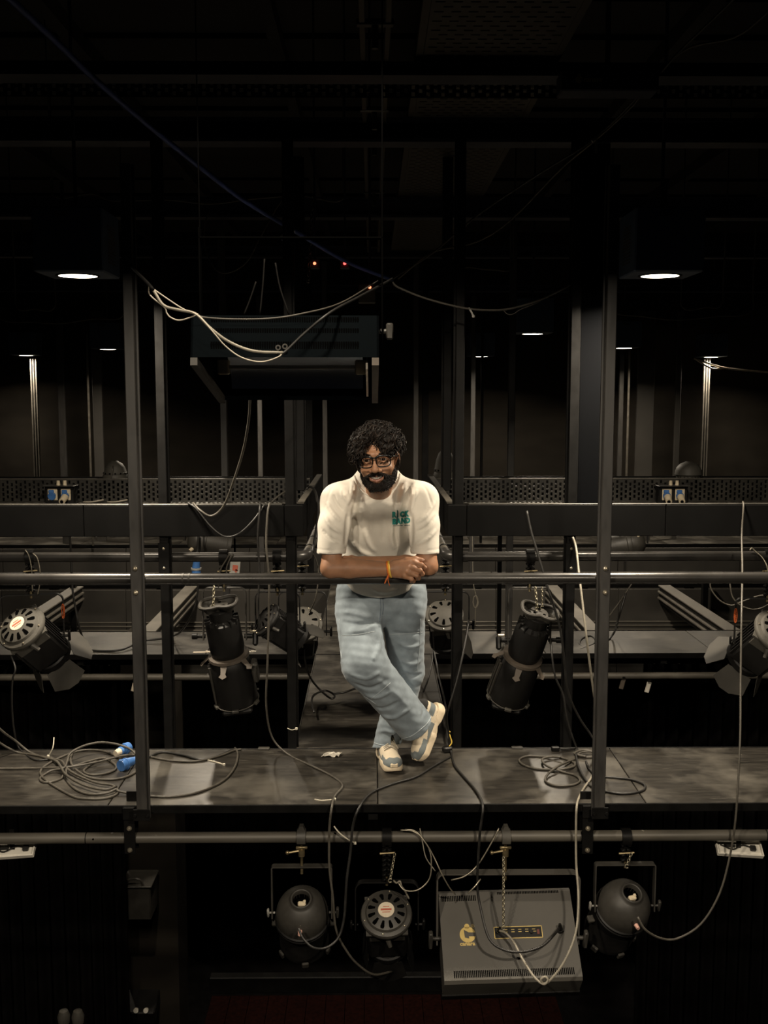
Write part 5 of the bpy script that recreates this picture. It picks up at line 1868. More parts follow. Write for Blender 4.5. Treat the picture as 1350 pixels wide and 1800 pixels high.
nz_ = 0.0012 * (np.sin(x * 700 + 3 * np.sin(z * 300)) + np.sin(z * 800 + 2 * np.sin(x * 420)) + np.sin(y * 610))
thick = 0.0028 + 0.0025 * np.clip((-z - 0.085) / 0.03, 0, 1) + 0.004 * ((z > -0.066) & (ax < 0.044) & (y < -0.05))
reg = beard_region(ax, y, z)
BF.d = np.maximum(dd - np.clip(thick - np.clip(reg + 0.012, 0, 1) * 0.25, 0.0012, 1) - nz_ * 0.6, reg).astype(np.float32)
solid(person, 'beard', BF, 'beard_dark', 1)
bs = []
for i in range(3200):
    X_, Z_ = rnd.uniform(-0.07, 0.07), rnd.uniform(-0.117, -0.0)
    yy = head_surface(X_, Z_)
    if yy is None or beard_region(np.array(abs(X_)), np.array(yy), np.array(Z_)) > -0.001:
        continue
    p = hp(X_, yy - 0.003, Z_)
    nn = field_normal(p)
    dn = (Vector((rnd.uniform(-0.5, 0.5), 0, -1)) + nn * 0.5).normalized()
    L_ = rnd.uniform(0.006, 0.013)
    bs.append(([p, p + dn * L_ * 0.5 + nn * 0.0015, p + dn * L_ + nn * 0.002 * rnd.random()], 0.0009))
part(person, 'beard_hair', hair_strands(bs, 0, 0, 3), 'hair_dark', world=True, kind='stuff')
# brows
for s in (-1, 1):
    eb = []
    for i in range(60):
        u_ = i / 59
        X_ = s * (0.012 + 0.040 * u_)
        Z_ = 0.0245 + 0.008 * math.sin(u_ * 2.1) - 0.006 * u_ * u_ + rnd.uniform(-0.0035, 0.0035)
        yy = head_surface(X_, Z_) or -0.08
        p = hp(X_, yy - 0.001, Z_)
        eb.append(([p, p + HM.to_3x3() @ Vector((s * 0.006, -0.0022, 0.002)), p + HM.to_3x3() @ Vector((s * 0.011, 0.001, 0.0005))], 0.0009))
    part(person, 'eyebrow', hair_strands(eb, 0, 0, 4), 'hair_dark', world=True)

# hair: dark mass with hundreds of loose curls over it
HF = Field(np.array(HC) - 0.17, np.array(HC) + np.array((0.17, 0.19, 0.19)), 0.004)


def hell(c, r, k=0.02, sub=False):
    HF.ell(hp(*c), r, k, HR, sub)


hell((0, 0.028, 0.052), (0.092, 0.104, 0.086), 0)
hell((-0.070, -0.015, 0.040), (0.038, 0.060, 0.060))
hell((0.070, -0.010, 0.056), (0.036, 0.060, 0.050))
hell((-0.040, -0.050, 0.085), (0.045, 0.040, 0.040))
hell((0.040, -0.052, 0.085), (0.048, 0.040, 0.042))
hell((0.05, -0.075, 0.052), (0.026, 0.022, 0.034))
hell((-0.056, -0.068, 0.050), (0.026, 0.024, 0.036))
hell((-0.008, -0.108, 0.044), (0.031, 0.055, 0.040), 0.012, True)
hell((0.096, -0.005, -0.012), (0.036, 0.052, 0.046), 0.01, True)
hell((-0.092, -0.010, -0.028), (0.026, 0.050, 0.036), 0.01, True)
sl, X, Y, Z = HF.win(HF.lo, HF.lo + HF.h * HF.n, 0)
HF.d[sl] += (0.0035 * (np.sin(X * 190 + 2 * np.sin(Z * 90)) + np.sin(Z * 210 + 2 * np.sin(Y * 100)) + np.sin(Y * 180 + X * 60))).astype(np.float32)
hair = solid(person, 'hair', HF, 'hair_dark', 1)


def hair_pt(d):
    """outer point of the hair mass from the head middle along direction d"""
    o = hp(0, 0.02, 0.03)
    dw = HM.to_3x3() @ d
    for i in range(70, 8, -1):
        p = o + dw * (i * 0.0026)
        g = ((np.array(p) - HF.lo) / HF.h).astype(int)
        if (g >= 0).all() and (g < HF.n).all() and HF.d[tuple(g)] < 0:
            return p
    return None


for mname, cnt in (('hair_dark', 520), ('hair_brown', 420)):
    cs = []
    while len(cs) < cnt:
        th = rnd.uniform(-PI, PI)
        el = math.asin(rnd.uniform(-0.35, 1))
        d = Vector((math.cos(el) * math.sin(th), -math.cos(el) * math.cos(th), math.sin(el)))
        if d.y > 0.55:
            continue
        p = hair_pt(d)
        if p is None:
            continue
        lp = HM.inverted() @ p
        if lp.y < -0.05 and lp.z < 0.072 and abs(lp.x + 0.008) < 0.030 - 0.15 * max(0, lp.z - 0.05):
            continue
        if lp.z < (0.040 if lp.x > 0 else 0.016) and abs(lp.x) > 0.05 and lp.y < 0.05:
            continue
        nn = (HM.to_3x3() @ d)
        dn = Vector((lp.x * 3 + rnd.uniform(-0.6, 0.6), -0.25 - 0.6 * max(0, d.z), -0.9 + 0.4 * d.z + rnd.uniform(-0.3, 0.3)))
        dn = HM.to_3x3() @ dn
        dn = (dn - nn * dn.dot(nn)).normalized()
        sd = nn.cross(dn)
        Ln = rnd.uniform(0.035, 0.065)
        rad = rnd.uniform(0.005, 0.0105)
        turns = rnd.uniform(0.5, 1.25) * 2 * PI
        ph = rnd.uniform(0, 2 * PI)
        q = []
        for i in range(12):
            u_ = i / 11
            q.append(p - nn * 0.006 + dn * Ln * (u_ - 0.3) + sd * rad * math.cos(ph + turns * u_) + nn * (rad * math.sin(ph + turns * u_) + 0.006 * math.sin(PI * u_)))
        cs.append((q, rnd.uniform(0.0010, 0.0019)))
    part(person, 'hair_curl', hair_strands(cs, 0, 0, 4), mname, smooth='all', world=True, kind='stuff')

# glasses
gm = MB(HM)
lens_shapes = []
for s in (-1, 1):
    cx_ = s * 0.0345
    sh = []
    for i in range(40):
        a_ = 2 * PI * i / 40
        c_, s_ = math.cos(a_), math.sin(a_)
        e_ = 3.6
        rx_ = 0.0275 * (1 + 0.04 * s_)
        X_ = cx_ + rx_ * math.copysign(abs(c_) ** (2 / e_), c_)
        Z_ = 0.0005 + 0.0220 * math.copysign(abs(s_) ** (2 / e_), s_)
        if s_ < 0:
            X_ -= s * 0.0025 * s_ * (-1 if c_ * s > 0 else 1) * 0.0
        Y_ = -0.107 + 3.2 * X_ * X_ - 0.10 * Z_
        sh.append(Vector((X_, Y_, Z_)))
    gm.tube(sh, [0.0042 if q.z > 0.014 else 0.0026 for q in sh], 8, closed=True)
    lens_shapes.append(sh)
    # temple arm and hinge
    gm.tube([Vector((s * 0.062, -0.0955, 0.015)), Vector((s * 0.074, -0.090, 0.016)), Vector((s * 0.080, -0.06, 0.012)), Vector((s * 0.083, -0.01, 0.004)), Vector((s * 0.080, 0.02, 0.0))], 0.0030, 6, 4)
gm.tube([Vector((-0.0075, -0.1065, 0.014)), Vector((0, -0.109, 0.016)), Vector((0.0075, -0.1065, 0.014))], 0.0036, 8, 4)
gf = part(person, 'glasses', gm, 'frame_black', smooth='all', world=True, label='black square-framed glasses')
for sh in lens_shapes:
    c_ = sum(sh, Vector()) / len(sh)
    lm = MB(HM).add([c_] + sh, [(0, i + 1, (i + 1) % 40 + 1) for i in range(40)])
    part(gf, 'lens', lm, 'spectacle_glass', smooth='all', world=True)

# ---- T-shirt
S = Field((-0.33, 4.10, 0.76), (0.38, 4.92, 1.55), 0.0038)
S.ell(P(666, 912, 4.54), (0.185, 0.125, 0.165), 0.0)
S.ell(P(667, 980, 4.63), (0.178, 0.135, 0.17), 0.06)
S.ell(P(669, 1032, 4.715), (0.186, 0.132, 0.11), 0.06)
CUFL, CUFR = P(582, 973, 4.31), P(747, 973, 4.325)
for s_, c_, e_ in ((SHL, CUFL, ELL), (SHR, CUFR, ELR)):
    S.cone(P(664, 846, 4.46), s_ + Vector((0, 0.01, -0.012)), 0.066, 0.060, 0.05)
    m_ = s_.lerp(c_, 0.5)
    S.cone(s_ + Vector((0, 0, -0.008)), m_, 0.066, 0.066, 0.05)
    S.cone(m_, c_ + (c_ - m_) * 0.35, 0.066, 0.0575, 0.02)
S.cone(P(664, 838, 4.445), P(665, 880, 4.49), 0.074, 0.095, 0.05)
S.ell(P(664, 882, 4.45), (0.112, 0.092, 0.066), 0.05)
S.ell(P(664, 885, 4.395), (0.088, 0.078, 0.048), 0.05)


def px_line(pts):
    return [P(*q) for q in pts]


# folds read from the photograph: (points as px, py, depth), width, height
folds = [
    ([(612, 900), (609, 935), (607, 962)], 0.009, -0.010),
    ([(722, 900), (723, 935), (722, 962)], 0.009, -0.010),
    ([(622, 842, 4.37), (618, 866, 4.38), (609, 890, 4.38)], 0.0075, 0.009),
    ([(630, 848, 4.36), (626, 880, 4.38), (618, 912, 4.41)], 0.0075, -0.008),
    ([(636, 868, 4.38), (633, 900, 4.41), (632, 935, 4.45)], 0.008, 0.007),
    ([(600, 858, 4.36), (603, 872, 4.36), (613, 884, 4.37)], 0.006, 0.006),
    ([(713, 846, 4.36), (708, 870, 4.38), (700, 900, 4.41)], 0.0085, 0.010),
    ([(722, 852, 4.36), (718, 880, 4.38), (710, 910, 4.41)], 0.0075, -0.010),
    ([(733, 858, 4.36), (727, 880, 4.37), (722, 905, 4.39)], 0.007, 0.009),
    ([(702, 852, 4.37), (697, 875, 4.39), (694, 898, 4.41)], 0.006, -0.006),
    ([(696, 920, 4.42), (696, 940, 4.43), (700, 962, 4.47)], 0.008, -0.010),
    ([(690, 925, 4.42), (688, 948, 4.45), (694, 968, 4.48)], 0.009, 0.007),
    ([(620, 950, 4.46), (634, 968, 4.47), (655, 978, 4.48)], 0.010, 0.008),
    ([(640, 930, 4.46), (648, 955, 4.48), (662, 972, 4.49)], 0.010, 0.006),
    ([(574, 880, 4.35), (584, 900, 4.33), (600, 918, 4.34)], 0.008, 0.008),
    ([(570, 905, 4.32), (582, 925, 4.31), (602, 938, 4.33)], 0.008, 0.008),
    ([(566, 930, 4.30), (580, 946, 4.28), (602, 955, 4.30)], 0.007, -0.006),
    ([(586, 868, 4.35), (592, 885, 4.35), (604, 900, 4.36)], 0.006, -0.006),
    ([(766, 880, 4.36), (750, 905, 4.34), (730, 920, 4.36)], 0.008, 0.007),
    ([(768, 905, 4.33), (752, 925, 4.31), (730, 938, 4.33)], 0.007, -0.006),
    ([(768, 930, 4.32), (750, 948, 4.29), (728, 958, 4.31)], 0.008, 0.007),
    ([(655, 890, 4.40), (652, 915, 4.43), (650, 940, 4.46)], 0.012, 0.004),
    ([(675, 900, 4.41), (676, 930, 4.45), (672, 955, 4.48)], 0.012, -0.004),
    ([(650, 1032, 4.58), (672, 1040, 4.58), (700, 1036, 4.58)], 0.010, 0.006),
]


def surf_fold(fld, items):
    V_, F_ = fld.mesh()
    T_ = BVHTree.FromPolygons([Vector(v) for v in V_.tolist()], F_.tolist())
    o_ = Vector((0, 0, CAM_Z))
    for pts, w_, am in items:
        q = []
        for v in spline([Vector((a[0], a[1], 0)) for a in pts], 4):
            h_ = T_.ray_cast(o_, ray(v.x, v.y).normalized())
            if h_[0] is not None and h_[0].y < 5.0 and (not q or (h_[0] - q[-1]).length < 0.06):
                q.append(h_[0])
        if len(q) > 3:
            fld.ridge(q, w_, am)


surf_fold(S, [(a_, b_, c_ * 1.5) for a_, b_, c_ in folds])
# raised shoulder seams
surf_fold(S, [([(590, 848), (581, 862), (574, 884), (571, 896)], 0.0045, -0.0028), ([(740, 848), (750, 862), (758, 884), (762, 896)], 0.0045, -0.0028)])
# openings: neckline, cuffs, hem
NK0, NK1 = hp(0, 0.010, -0.050), P(664, 842, 4.445)
S.cone(NK0, NK1, 0.078, 0.062, 0.0, True)
S.ell(P(664, 831, 4.385), (0.064, 0.055, 0.038), 0.006, None, True)
for c_, e_, s_ in ((CUFL, ELL, SHL), (CUFR, ELR, SHR)):
    nrm = Vector((0, -0.10, -1)).normalized()
    S.plane(c_, nrm, (min(c_.x - 0.075, e_.x - 0.07), 4.1, 0.86), (max(c_.x + 0.068, e_.x + 0.068), c_.y + 0.085, c_.z + 0.002))
    # hollow rim, so the cuff stands clear of the arm
    ax_ = (s_ - c_).normalized()
    S.cone(c_ - ax_ * 0.02, c_ + ax_ * 0.022, 0.0515, 0.0505, 0.0, True)
HEM = P(669, 1049, 4.60)
sl, X, Y, Z = S.win(S.lo, (0.38, 4.92, HEM.z + 0.12), 0)
S.d[sl] = np.maximum(S.d[sl], (HEM.z + 0.9 * (X - HEM.x) ** 2 * 1.6 + 0.10 * np.clip(Y - 4.6, 0, 1) - Z).astype(np.float32))
# hem bands
for c_ in (CUFL, CUFR):
    sl, X, Y, Z = S.win((c_.x - 0.08, c_.y - 0.09, c_.z - 0.01), (c_.x + 0.08, c_.y + 0.09, c_.z + 0.03), 0)
    S.d[sl] += (0.0016 * np.exp(-((Z - c_.z - 0.022) / 0.0035) ** 2) + 0 * X + 0 * Y).astype(np.float32)
shirt = solid(person, 't_shirt', S, 'shirt_cotton', 2)
# collar rib
rg = []
for i in range(48):
    a_ = 2 * PI * i / 48
    rg.append((math.cos(a_), math.sin(a_)))
SV, SFc = S.mesh()
SB = BVHTree.FromPolygons([Vector(v) for v in SV.tolist()], SFc.tolist())
col = []
for i in range(33):
    u_ = -1 + 2 * i / 32
    px = 663 + 40 * math.sin(u_ * PI / 2)
    py = 875 - 42 * (1 - math.cos(u_ * PI / 2)) ** 0.9
    o = Vector((0, 0, CAM_Z))
    d = ray(px, py)
    hit = SB.ray_cast(o, d.normalized())
    if hit[0] is not None and hit[0].y < 4.62:
        col.append(hit[0] + hit[1] * 0.001)
cr_ = MB()
if len(col) > 6:
    cr_.tube(col, 0.0042, 8, 3)
part(shirt, 'collar', cr_, 'shirt_cotton', smooth='all', world=True)


# print on the chest, laid on the cloth
def print_on(verts2d, faces, px0, py0, pxw, m, name, lift=0.0015):
    """verts2d in photo pixels laid on the shirt surface"""
    vs, keep = [], []
    for (x_, y_) in verts2d:
        d = ray(x_, y_)
        hit = SB.ray_cast(Vector((0, 0, CAM_Z)), d.normalized())
        q = hit[0] if hit[0] is not None else P(x_, y_, 4.42)
        vs.append(q + (hit[1] if hit[1] is not None else Vector((0, -1, 0))) * lift)
    mb = MB().add(vs, faces)
    part(shirt, name, mb, m, world=True)


def letters(s, x0, x1, yb, h, m, name, skew=0.0, lift=0.0016, bold=0.082):
    tv, tf = text_faces(s, 1.0, bold, 'LEFT')
    xs = [v[0] for v in tv]
    ys = [v[1] for v in tv]
    ax_, bx_ = min(xs), max(xs)
    ay_, by_ = min(ys), max(ys)
    import bmesh as _b
    me = bpy.data.meshes.new('t')
    me.from_pydata(tv, [], tf)
    bm = _b.new()
    bm.from_mesh(me)
    _b.ops.triangulate(bm, faces=bm.faces)
    _b.ops.subdivide_edges(bm, edges=[e for e in bm.edges if e.calc_length() > 0.25], cuts=2)
    _b.ops.triangulate(bm, faces=bm.faces)
    tv = [tuple(v.co) for v in bm.verts]
    tf = [tuple(v.index for v in f.verts) for f in bm.faces]
    bm.free()
    bpy.data.meshes.remove(me)
    v2 = []
    for v in tv:
        X_ = x0 + (v[0] - ax_) / (bx_ - ax_) * (x1 - x0)
        Y_ = yb - (v[1] - ay_) / (by_ - ay_) * h + skew * (X_ - x0)
        v2.append((X_, Y_))
    print_on(v2, tf, 0, 0, 0, m, name, lift)


letters('R', 689.2, 697.2, 909.5, 10.5, 'print_teal', 'print_letter', -0.03)
letters('I', 697.6, 700.2, 909.0, 11.5, 'print_dark', 'print_letter', -0.03)
letters('C', 703.0, 710.8, 908.8, 10.5, 'print_teal', 'print_letter', -0.03)
letters('K', 711.4, 719.8, 908.0, 10.5, 'print_teal', 'print_letter', -0.03)
letters('B', 689.6, 697.0, 922.0, 11.0, 'print_teal', 'print_letter', -0.03)
letters('A', 696.6, 704.6, 921.6, 11.0, 'print_teal', 'print_letter', -0.03)
letters('N', 704.8, 713.0, 920.6, 10.4, 'print_teal', 'print_letter', -0.03)
letters('D', 713.4, 721.4, 920.0, 10.2, 'print_teal', 'print_letter', -0.03)
# slim guitar neck between the letters and the small line of print below
print_on([(697.6, 896), (699.4, 896), (699.8, 908), (698.2, 922), (696.2, 922), (697.2, 908)], [(0, 1, 2, 5), (5, 2, 3, 4)], 0, 0, 0, 'print_dark', 'print_neck', 0.0022)
sm = []
smf = []
xx = 690.5
rr_ = random.Random(5)
while xx < 720.5:
    w_ = rr_.uniform(1.0, 1.7)
    if not 705.0 < xx < 709.0 or abs(xx - 707) < 0.6:
        k_ = len(sm)
        yb = 924.6 - 0.03 * (xx - 690)
        sm += [(xx, yb), (xx + w_ * 0.75, yb), (xx + w_ * 0.75, yb - 1.25), (xx, yb - 1.25)]
        smf.append((k_, k_ + 1, k_ + 2, k_ + 3))
    xx += w_ + 0.3
print_on(sm, smf, 0, 0, 0, 'print_dark', 'print_line')

# ---- jeans
J = Field((-0.27, 4.34, 0.02), (0.32, 5.02, 1.02), 0.0042)
HPL, KNL, ANL = P(630, 1080, 4.68), P(641, 1168, 4.53), P(727, 1272, 4.70)
HPR, KNR, ANR = P(709, 1080, 4.73), P(716, 1180, 4.79), P(686, 1300, 4.82)
J.ell(P(670, 1044, 4.735), (0.186, 0.140, 0.15), 0)
for px_ in (617, 724):
    J.ell(P(px_, 1052, 4.705), (0.070, 0.108, 0.14), 0.02)
J.cone(HPL, KNL, 0.104, 0.098, 0.03)
J.cone(KNL, ANL + (ANL - KNL) * 0.18, 0.098, 0.084, 0.03)
J.cone(HPR, KNR, 0.100, 0.078, 0.016)
J.cone(KNR, ANR + (ANR - KNR) * 0.25, 0.078, 0.073, 0.016)
jf = [
    ([(600, 1075, 4.58), (625, 1078, 4.57), (655, 1090, 4.59)], 0.010, 0.006),
    ([(598, 1092, 4.57), (630, 1098, 4.56), (662, 1092, 4.60)], 0.009, -0.008),
    ([(602, 1112, 4.56), (640, 1106, 4.55), (665, 1098, 4.60)], 0.011, 0.008),
    ([(668, 1060, 4.60), (669, 1080, 4.60), (668, 1098, 4.62)], 0.006, 0.005),
    ([(666, 1098), (672, 1125), (686, 1160)], 0.007, -0.008),
    ([(664, 1110, 4.55), (667, 1135, 4.53), (655, 1165, 4.47)], 0.010, 0.010),
    ([(614, 1185, 4.43), (645, 1192, 4.42), (670, 1180, 4.43)], 0.010, 0.008),
    ([(620, 1200, 4.44), (650, 1210, 4.43), (680, 1196, 4.45)], 0.009, -0.007),
    ([(630, 1215, 4.46), (660, 1226, 4.46), (690, 1214, 4.48)], 0.010, 0.008),
    ([(645, 1235, 4.50), (672, 1246, 4.50), (705, 1232, 4.52)], 0.009, -0.007),
    ([(660, 1252, 4.54), (690, 1262, 4.54), (722, 1244, 4.56)], 0.010, 0.008),
    ([(676, 1270, 4.58), (700, 1278, 4.58), (735, 1256, 4.60)], 0.008, -0.007),
    ([(696, 1290, 4.61), (716, 1288, 4.60), (748, 1262, 4.63)], 0.008, 0.007),
    ([(735, 1230, 4.60), (745, 1246, 4.60), (742, 1262, 4.62)], 0.008, -0.010),
    ([(700, 1130, 4.66), (722, 1138, 4.66), (742, 1130, 4.68)], 0.009, 0.006),
    ([(690, 1112, 4.65), (715, 1114, 4.64), (745, 1112, 4.68)], 0.007, -0.006),
    ([(704, 1160, 4.70), (724, 1168, 4.70), (742, 1160, 4.72)], 0.009, 0.007),
    ([(706, 1180, 4.70), (726, 1188, 4.71), (744, 1184, 4.73)], 0.008, -0.007),
    ([(714, 1200, 4.71), (730, 1206, 4.72), (744, 1200, 4.74)], 0.008, 0.007),
    ([(660, 1288, 4.75), (676, 1284, 4.75), (696, 1290, 4.75)], 0.008, 0.006),
    ([(662, 1272, 4.75), (670, 1262, 4.75), (664, 1250, 4.76)], 0.008, -0.006),
    ([(655, 1190, 4.42), (690, 1215, 4.46), (725, 1250, 4.56)], 0.012, 0.004),
]
surf_fold(J, [(a_, b_, c_ * 1.4) for a_, b_, c_ in jf])
# baggy wrinkles
sl, X, Y, Z = J.win(J.lo, J.lo + J.h * J.n, 0)
J.d[sl] += (0.0014 * (np.sin(X * 60 + Z * 95) * np.sin(Z * 70 - X * 40 + Y * 50))).astype(np.float32)
J.plane((0, 0, P(670, 1022, 4.7).z), (0, 0, 1))
# cuffs
dL = (ANL - KNL).normalized()
cL = P(731, 1278, 4.70)
J.plane(cL, dL, (cL.x - 0.11, cL.y - 0.11, cL.z - 0.16), (cL.x + 0.16, cL.y + 0.16, cL.z + 0.10))
J.cone(cL - dL * 0.05, cL + dL * 0.05, 0.071, 0.073, 0.0, True)
cR = P(681, 1313, 4.79)
dR = Vector((0.10, -0.25, -1)).normalized()
J.plane(cR, dR, (cR.x - 0.085, cR.y - 0.10, 0.0), (cR.x + 0.078, cR.y + 0.12, cR.z + 0.06))
jeans = solid(person, 'jeans', J, 'denim', 2)
JV, JF = J.mesh()
JB = BVHTree.FromPolygons([Vector(v) for v in JV.tolist()], JF.tolist())


def on_jeans(pts, lift=0.001):
    out = []
    pv = spline([Vector((a_, b_, 0)) for a_, b_ in pts], 6)
    for q in pv:
        hit = JB.ray_cast(Vector((0, 0, CAM_Z)), ray(q.x, q.y).normalized())
        if hit[0] is not None and hit[0].y < 5.0:
            out.append(hit[0] + hit[1] * lift)
    return out


for nm, mtl, rad, lines in (
        ('stitch_line', 'denim_seam', 0.0013, [[(597, 1088), (597, 1130), (601, 1158)], [(601, 1117), (625, 1116), (658, 1110)], [(683, 1115), (712, 1114), (742, 1111)], [(739, 1088), (738, 1130), (733, 1184)], [(648, 1232), (668, 1216), (686, 1200)], [(662, 1238), (640, 1224), (625, 1222)]]),
        ('fly_seam', 'denim_dark', 0.0016, [[(668.5, 1050), (669, 1072), (667, 1094)], [(673, 1052), (674, 1068), (672, 1080)]]),
        ('hem_stitch', 'denim_seam', 0.0018, [[(656, 1305), (668, 1309), (682, 1311), (698, 1312)], [(705, 1299), (722, 1294), (738, 1283), (752, 1270), (758, 1258)]])):
    mb = MB()
    for ln in lines:
        o_ = on_jeans(ln)
        if len(o_) > 3:
            mb.tube(o_, rad, 5)
    if mb.v:
        part(jeans, nm, mb, mtl, smooth='all', world=True, kind='stuff')


# ---- shoes: built once in their own frame (toe to -y, sole at z = 0)
def make_shoe(M):
    sole = Field((-0.07, -0.175, -0.01), (0.07, 0.15, 0.075), 0.0032)
    for a_, b_, r1, r2 in (((0, 0.095, 0.0), (0, 0.04, 0), 0.044, 0.041), ((0, 0.04, 0), (0.002, -0.03, 0), 0.041, 0.044), ((0.002, -0.03, 0), (0.003, -0.105, 0), 0.049, 0.046)):
        sl, X, Y, Z = sole.win(sole.lo, sole.lo + sole.h * sole.n, 0)
        A, Bq = np.array(a_[:2]), np.array(b_[:2])
        ab = Bq - A
        t_ = np.clip(((X - A[0]) * ab[0] + (Y - A[1]) * ab[1]) / (ab @ ab), 0, 1)
        e = np.sqrt((X - A[0] - t_ * ab[0]) ** 2 + (Y - A[1] - t_ * ab[1]) ** 2) - (r1 + (r2 - r1) * t_)
        top = 0.034 + 0.010 * np.clip((Y - 0.02) / 0.1, 0, 1) + 0.010 * np.clip((-Y - 0.12) / 0.03, 0, 1)
        bot = 0.014 * np.clip((-Y - 0.09) / 0.06, 0, 1) ** 2 + 0.010 * np.clip((Y - 0.09) / 0.05, 0, 1) ** 2 + 0.010 * np.exp(-((Y - 0.03) / 0.02) ** 2)
        zz = np.maximum(Z - top, bot - Z)
        e = np.maximum(e + 0.15 * np.abs(Z - 0.02), zz) + 0 * X
        sole.d[sl] = np.minimum(sole.d[sl], e)
    so = solid(person, 'shoe', sole, 'shoe_sole', 2, M=M)
    up = Field((-0.065, -0.165, 0.02), (0.065, 0.15, 0.15), 0.003)
    up.ell((0.003, -0.098, 0.040), (0.045, 0.056, 0.034), 0)
    up.cone((0.002, -0.06, 0.050), (0, 0.0, 0.070), 0.036, 0.038, 0.02)
    up.cone((0, 0.0, 0.066), (0, 0.055, 0.095), 0.036, 0.038, 0.02)
    up.cone((0, 0.085, 0.05), (0, 0.092, 0.105), 0.038, 0.032, 0.02)
    up.cone((0, 0.05, 0.04), (0, -0.03, 0.04), 0.040, 0.042, 0.015)
    up.ridge([(-0.03, -0.125, 0.052), (0.0, -0.09, 0.074), (0.03, -0.125, 0.052)], 0.004, -0.0015)
    up.cone((0, 0.058, 0.10), (0, 0.066, 0.15), 0.028, 0.032, 0.0, True)
    up.plane((0, 0, 0.030), (0, 0, -1))
    MI = np.array(M.inverted())

    def um(C):
        L = C @ MI[:3, :3].T + MI[:3, 3]
        x, y, z = L[:, 0], L[:, 1], L[:, 2]
        out = np.zeros(len(C), int)
        fr = y < -0.028
        # grey mudguard round the toe, cream toe box, grey sweep on the flanks
        out[(y < -0.050) & (z < 0.060)] = 1
        out[(y < -0.118) & (z < 0.069)] = 1
        out[(y > -0.055) & (y < 0.035) & (z < 0.040 + 0.35 * (y + 0.055)) & (np.abs(x) > 0.02)] = 1
        out[(y > -0.055) & (y < 0.02) & (np.abs(x) < 0.020) & (z > 0.06)] = 2
        out[(y > 0.06) & (z < 0.085) & (z > 0.055)] = 1
        out[(y > 0.030) & (z > 0.098)] = 3
        return out
    u = solid(so, 'upper', up, 'shoe_cream', 2, (['shoe_grey', 'shoe_mesh', 'shoe_lining'], um), M=M)
    lc = MB(M)
    for i in range(4):
        yy = -0.052 + i * 0.022
        zt = 0.091 + i * 0.0085
        lc.tube([(-0.027, yy, zt - 0.013), (-0.012, yy - 0.004, zt + 0.003), (0.012, yy + 0.010, zt + 0.005), (0.027, yy + 0.012, zt - 0.008)], 0.0030, 6, 4)
        lc.tube([(0.027, yy, zt - 0.013), (0.012, yy - 0.004, zt + 0.004), (-0.012, yy + 0.010, zt + 0.006), (-0.027, yy + 0.012, zt - 0.008)], 0.0030, 6, 4)
    lc.tube([(0.0, 0.02, 0.112), (0.02, 0.0, 0.112), (0.034, -0.01, 0.092), (0.043, -0.024, 0.074)], 0.0028, 6, 4)
    part(so, 'lace', lc, 'cable_white', smooth='all', world=True)
    tb = MB(M).box((0.002, -0.148, 0.040), (0.036, 0.012, 0.022), 0.005)
    part(so, 'toe_bumper', tb, 'shoe_sole', world=True)
    return so


f0 = G(685, 1362)
SM1 = T(f0.x - 0.004, f0.y + 0.155, 0.0005) @ RZ(9)
make_shoe(SM1)
# crossed foot stands on its toe, sole turned to the side
toe = G(735, 1343)
heel = P(769, 1246, 4.86)
ax_y = (heel - Vector((toe.x, toe.y, 0.025))).normalized()          # shoe +y (toe to heel)
up_z = Vector((-0.86, -0.45, 0.2))
up_z = (up_z - ax_y * up_z.dot(ax_y)).normalized()
ax_x = ax_y.cross(up_z)
SM2 = Matrix(((ax_x.x, ax_y.x, up_z.x, 0), (ax_x.y, ax_y.y, up_z.y, 0), (ax_x.z, ax_y.z, up_z.z, 0), (0, 0, 0, 1)))
c0 = Vector((toe.x, toe.y, 0.0)) + ax_y * 0.158
SM2 = T(c0 + Vector((0.012, 0.0, 0.0))) @ SM2
so2 = make_shoe(SM2)

# ---- thread bracelet on the wrist
wc = P(684, 1001, 4.262)
br = MB()
axw = (WRL - ELL).normalized()
e1 = Vector((0, -1, 0)) - axw * Vector((0, -1, 0)).dot(axw)
e1.normalize()
e2 = axw.cross(e1)
for off, m_, nm in ((0, 'thread_orange', 'wrist_thread'), (0.0045, 'thread_yellow', 'wrist_thread'), (-0.004, 'thread_red', 'wrist_thread')):
    ring_ = [wc + axw * (off + 0.006 * math.sin(a_)) + (e1 * math.cos(a_) + e2 * math.sin(a_)) * 0.0325 for a_ in [i * PI / 16 for i in range(32)]]
    mb = MB().tube(ring_, 0.0030, 6, closed=True)
    part(person, nm, mb, m_, smooth='all', world=True)
kn = P(681, 1014, 4.236)
tl = MB().tube([P(683, 1010, 4.232), P(679, 1019, 4.228), P(676, 1026, 4.229)], 0.0026, 6, 4).tube([P(683, 1011, 4.232), P(682, 1019, 4.228), P(685, 1030, 4.229)], 0.0016, 5, 4)
part(person, 'thread_tail', tl, 'thread_red', smooth='all', world=True)
# ================================================================== CABLES AND SMALL THINGS
def cab(label, pts, r=0.0055, m='cable_grey', name='cable', cat='cable', group=None, k=5, n=6):
    """pts: (px, py, Y) hanging points, or (px, py) points lying on the near deck, or (px, py, 'd', lift)"""
    q = []
    for p in pts:
        if len(p) == 2:
            g = G(p[0], p[1], r)
            q.append(g)
        elif p[2] == 'd':
            q.append(G(p[0], p[1], r + p[3]))
        else:
            q.append(P(*p))
    return single(name, MB().tube(q, r, n, k), m, label, cat, group, smooth='all')


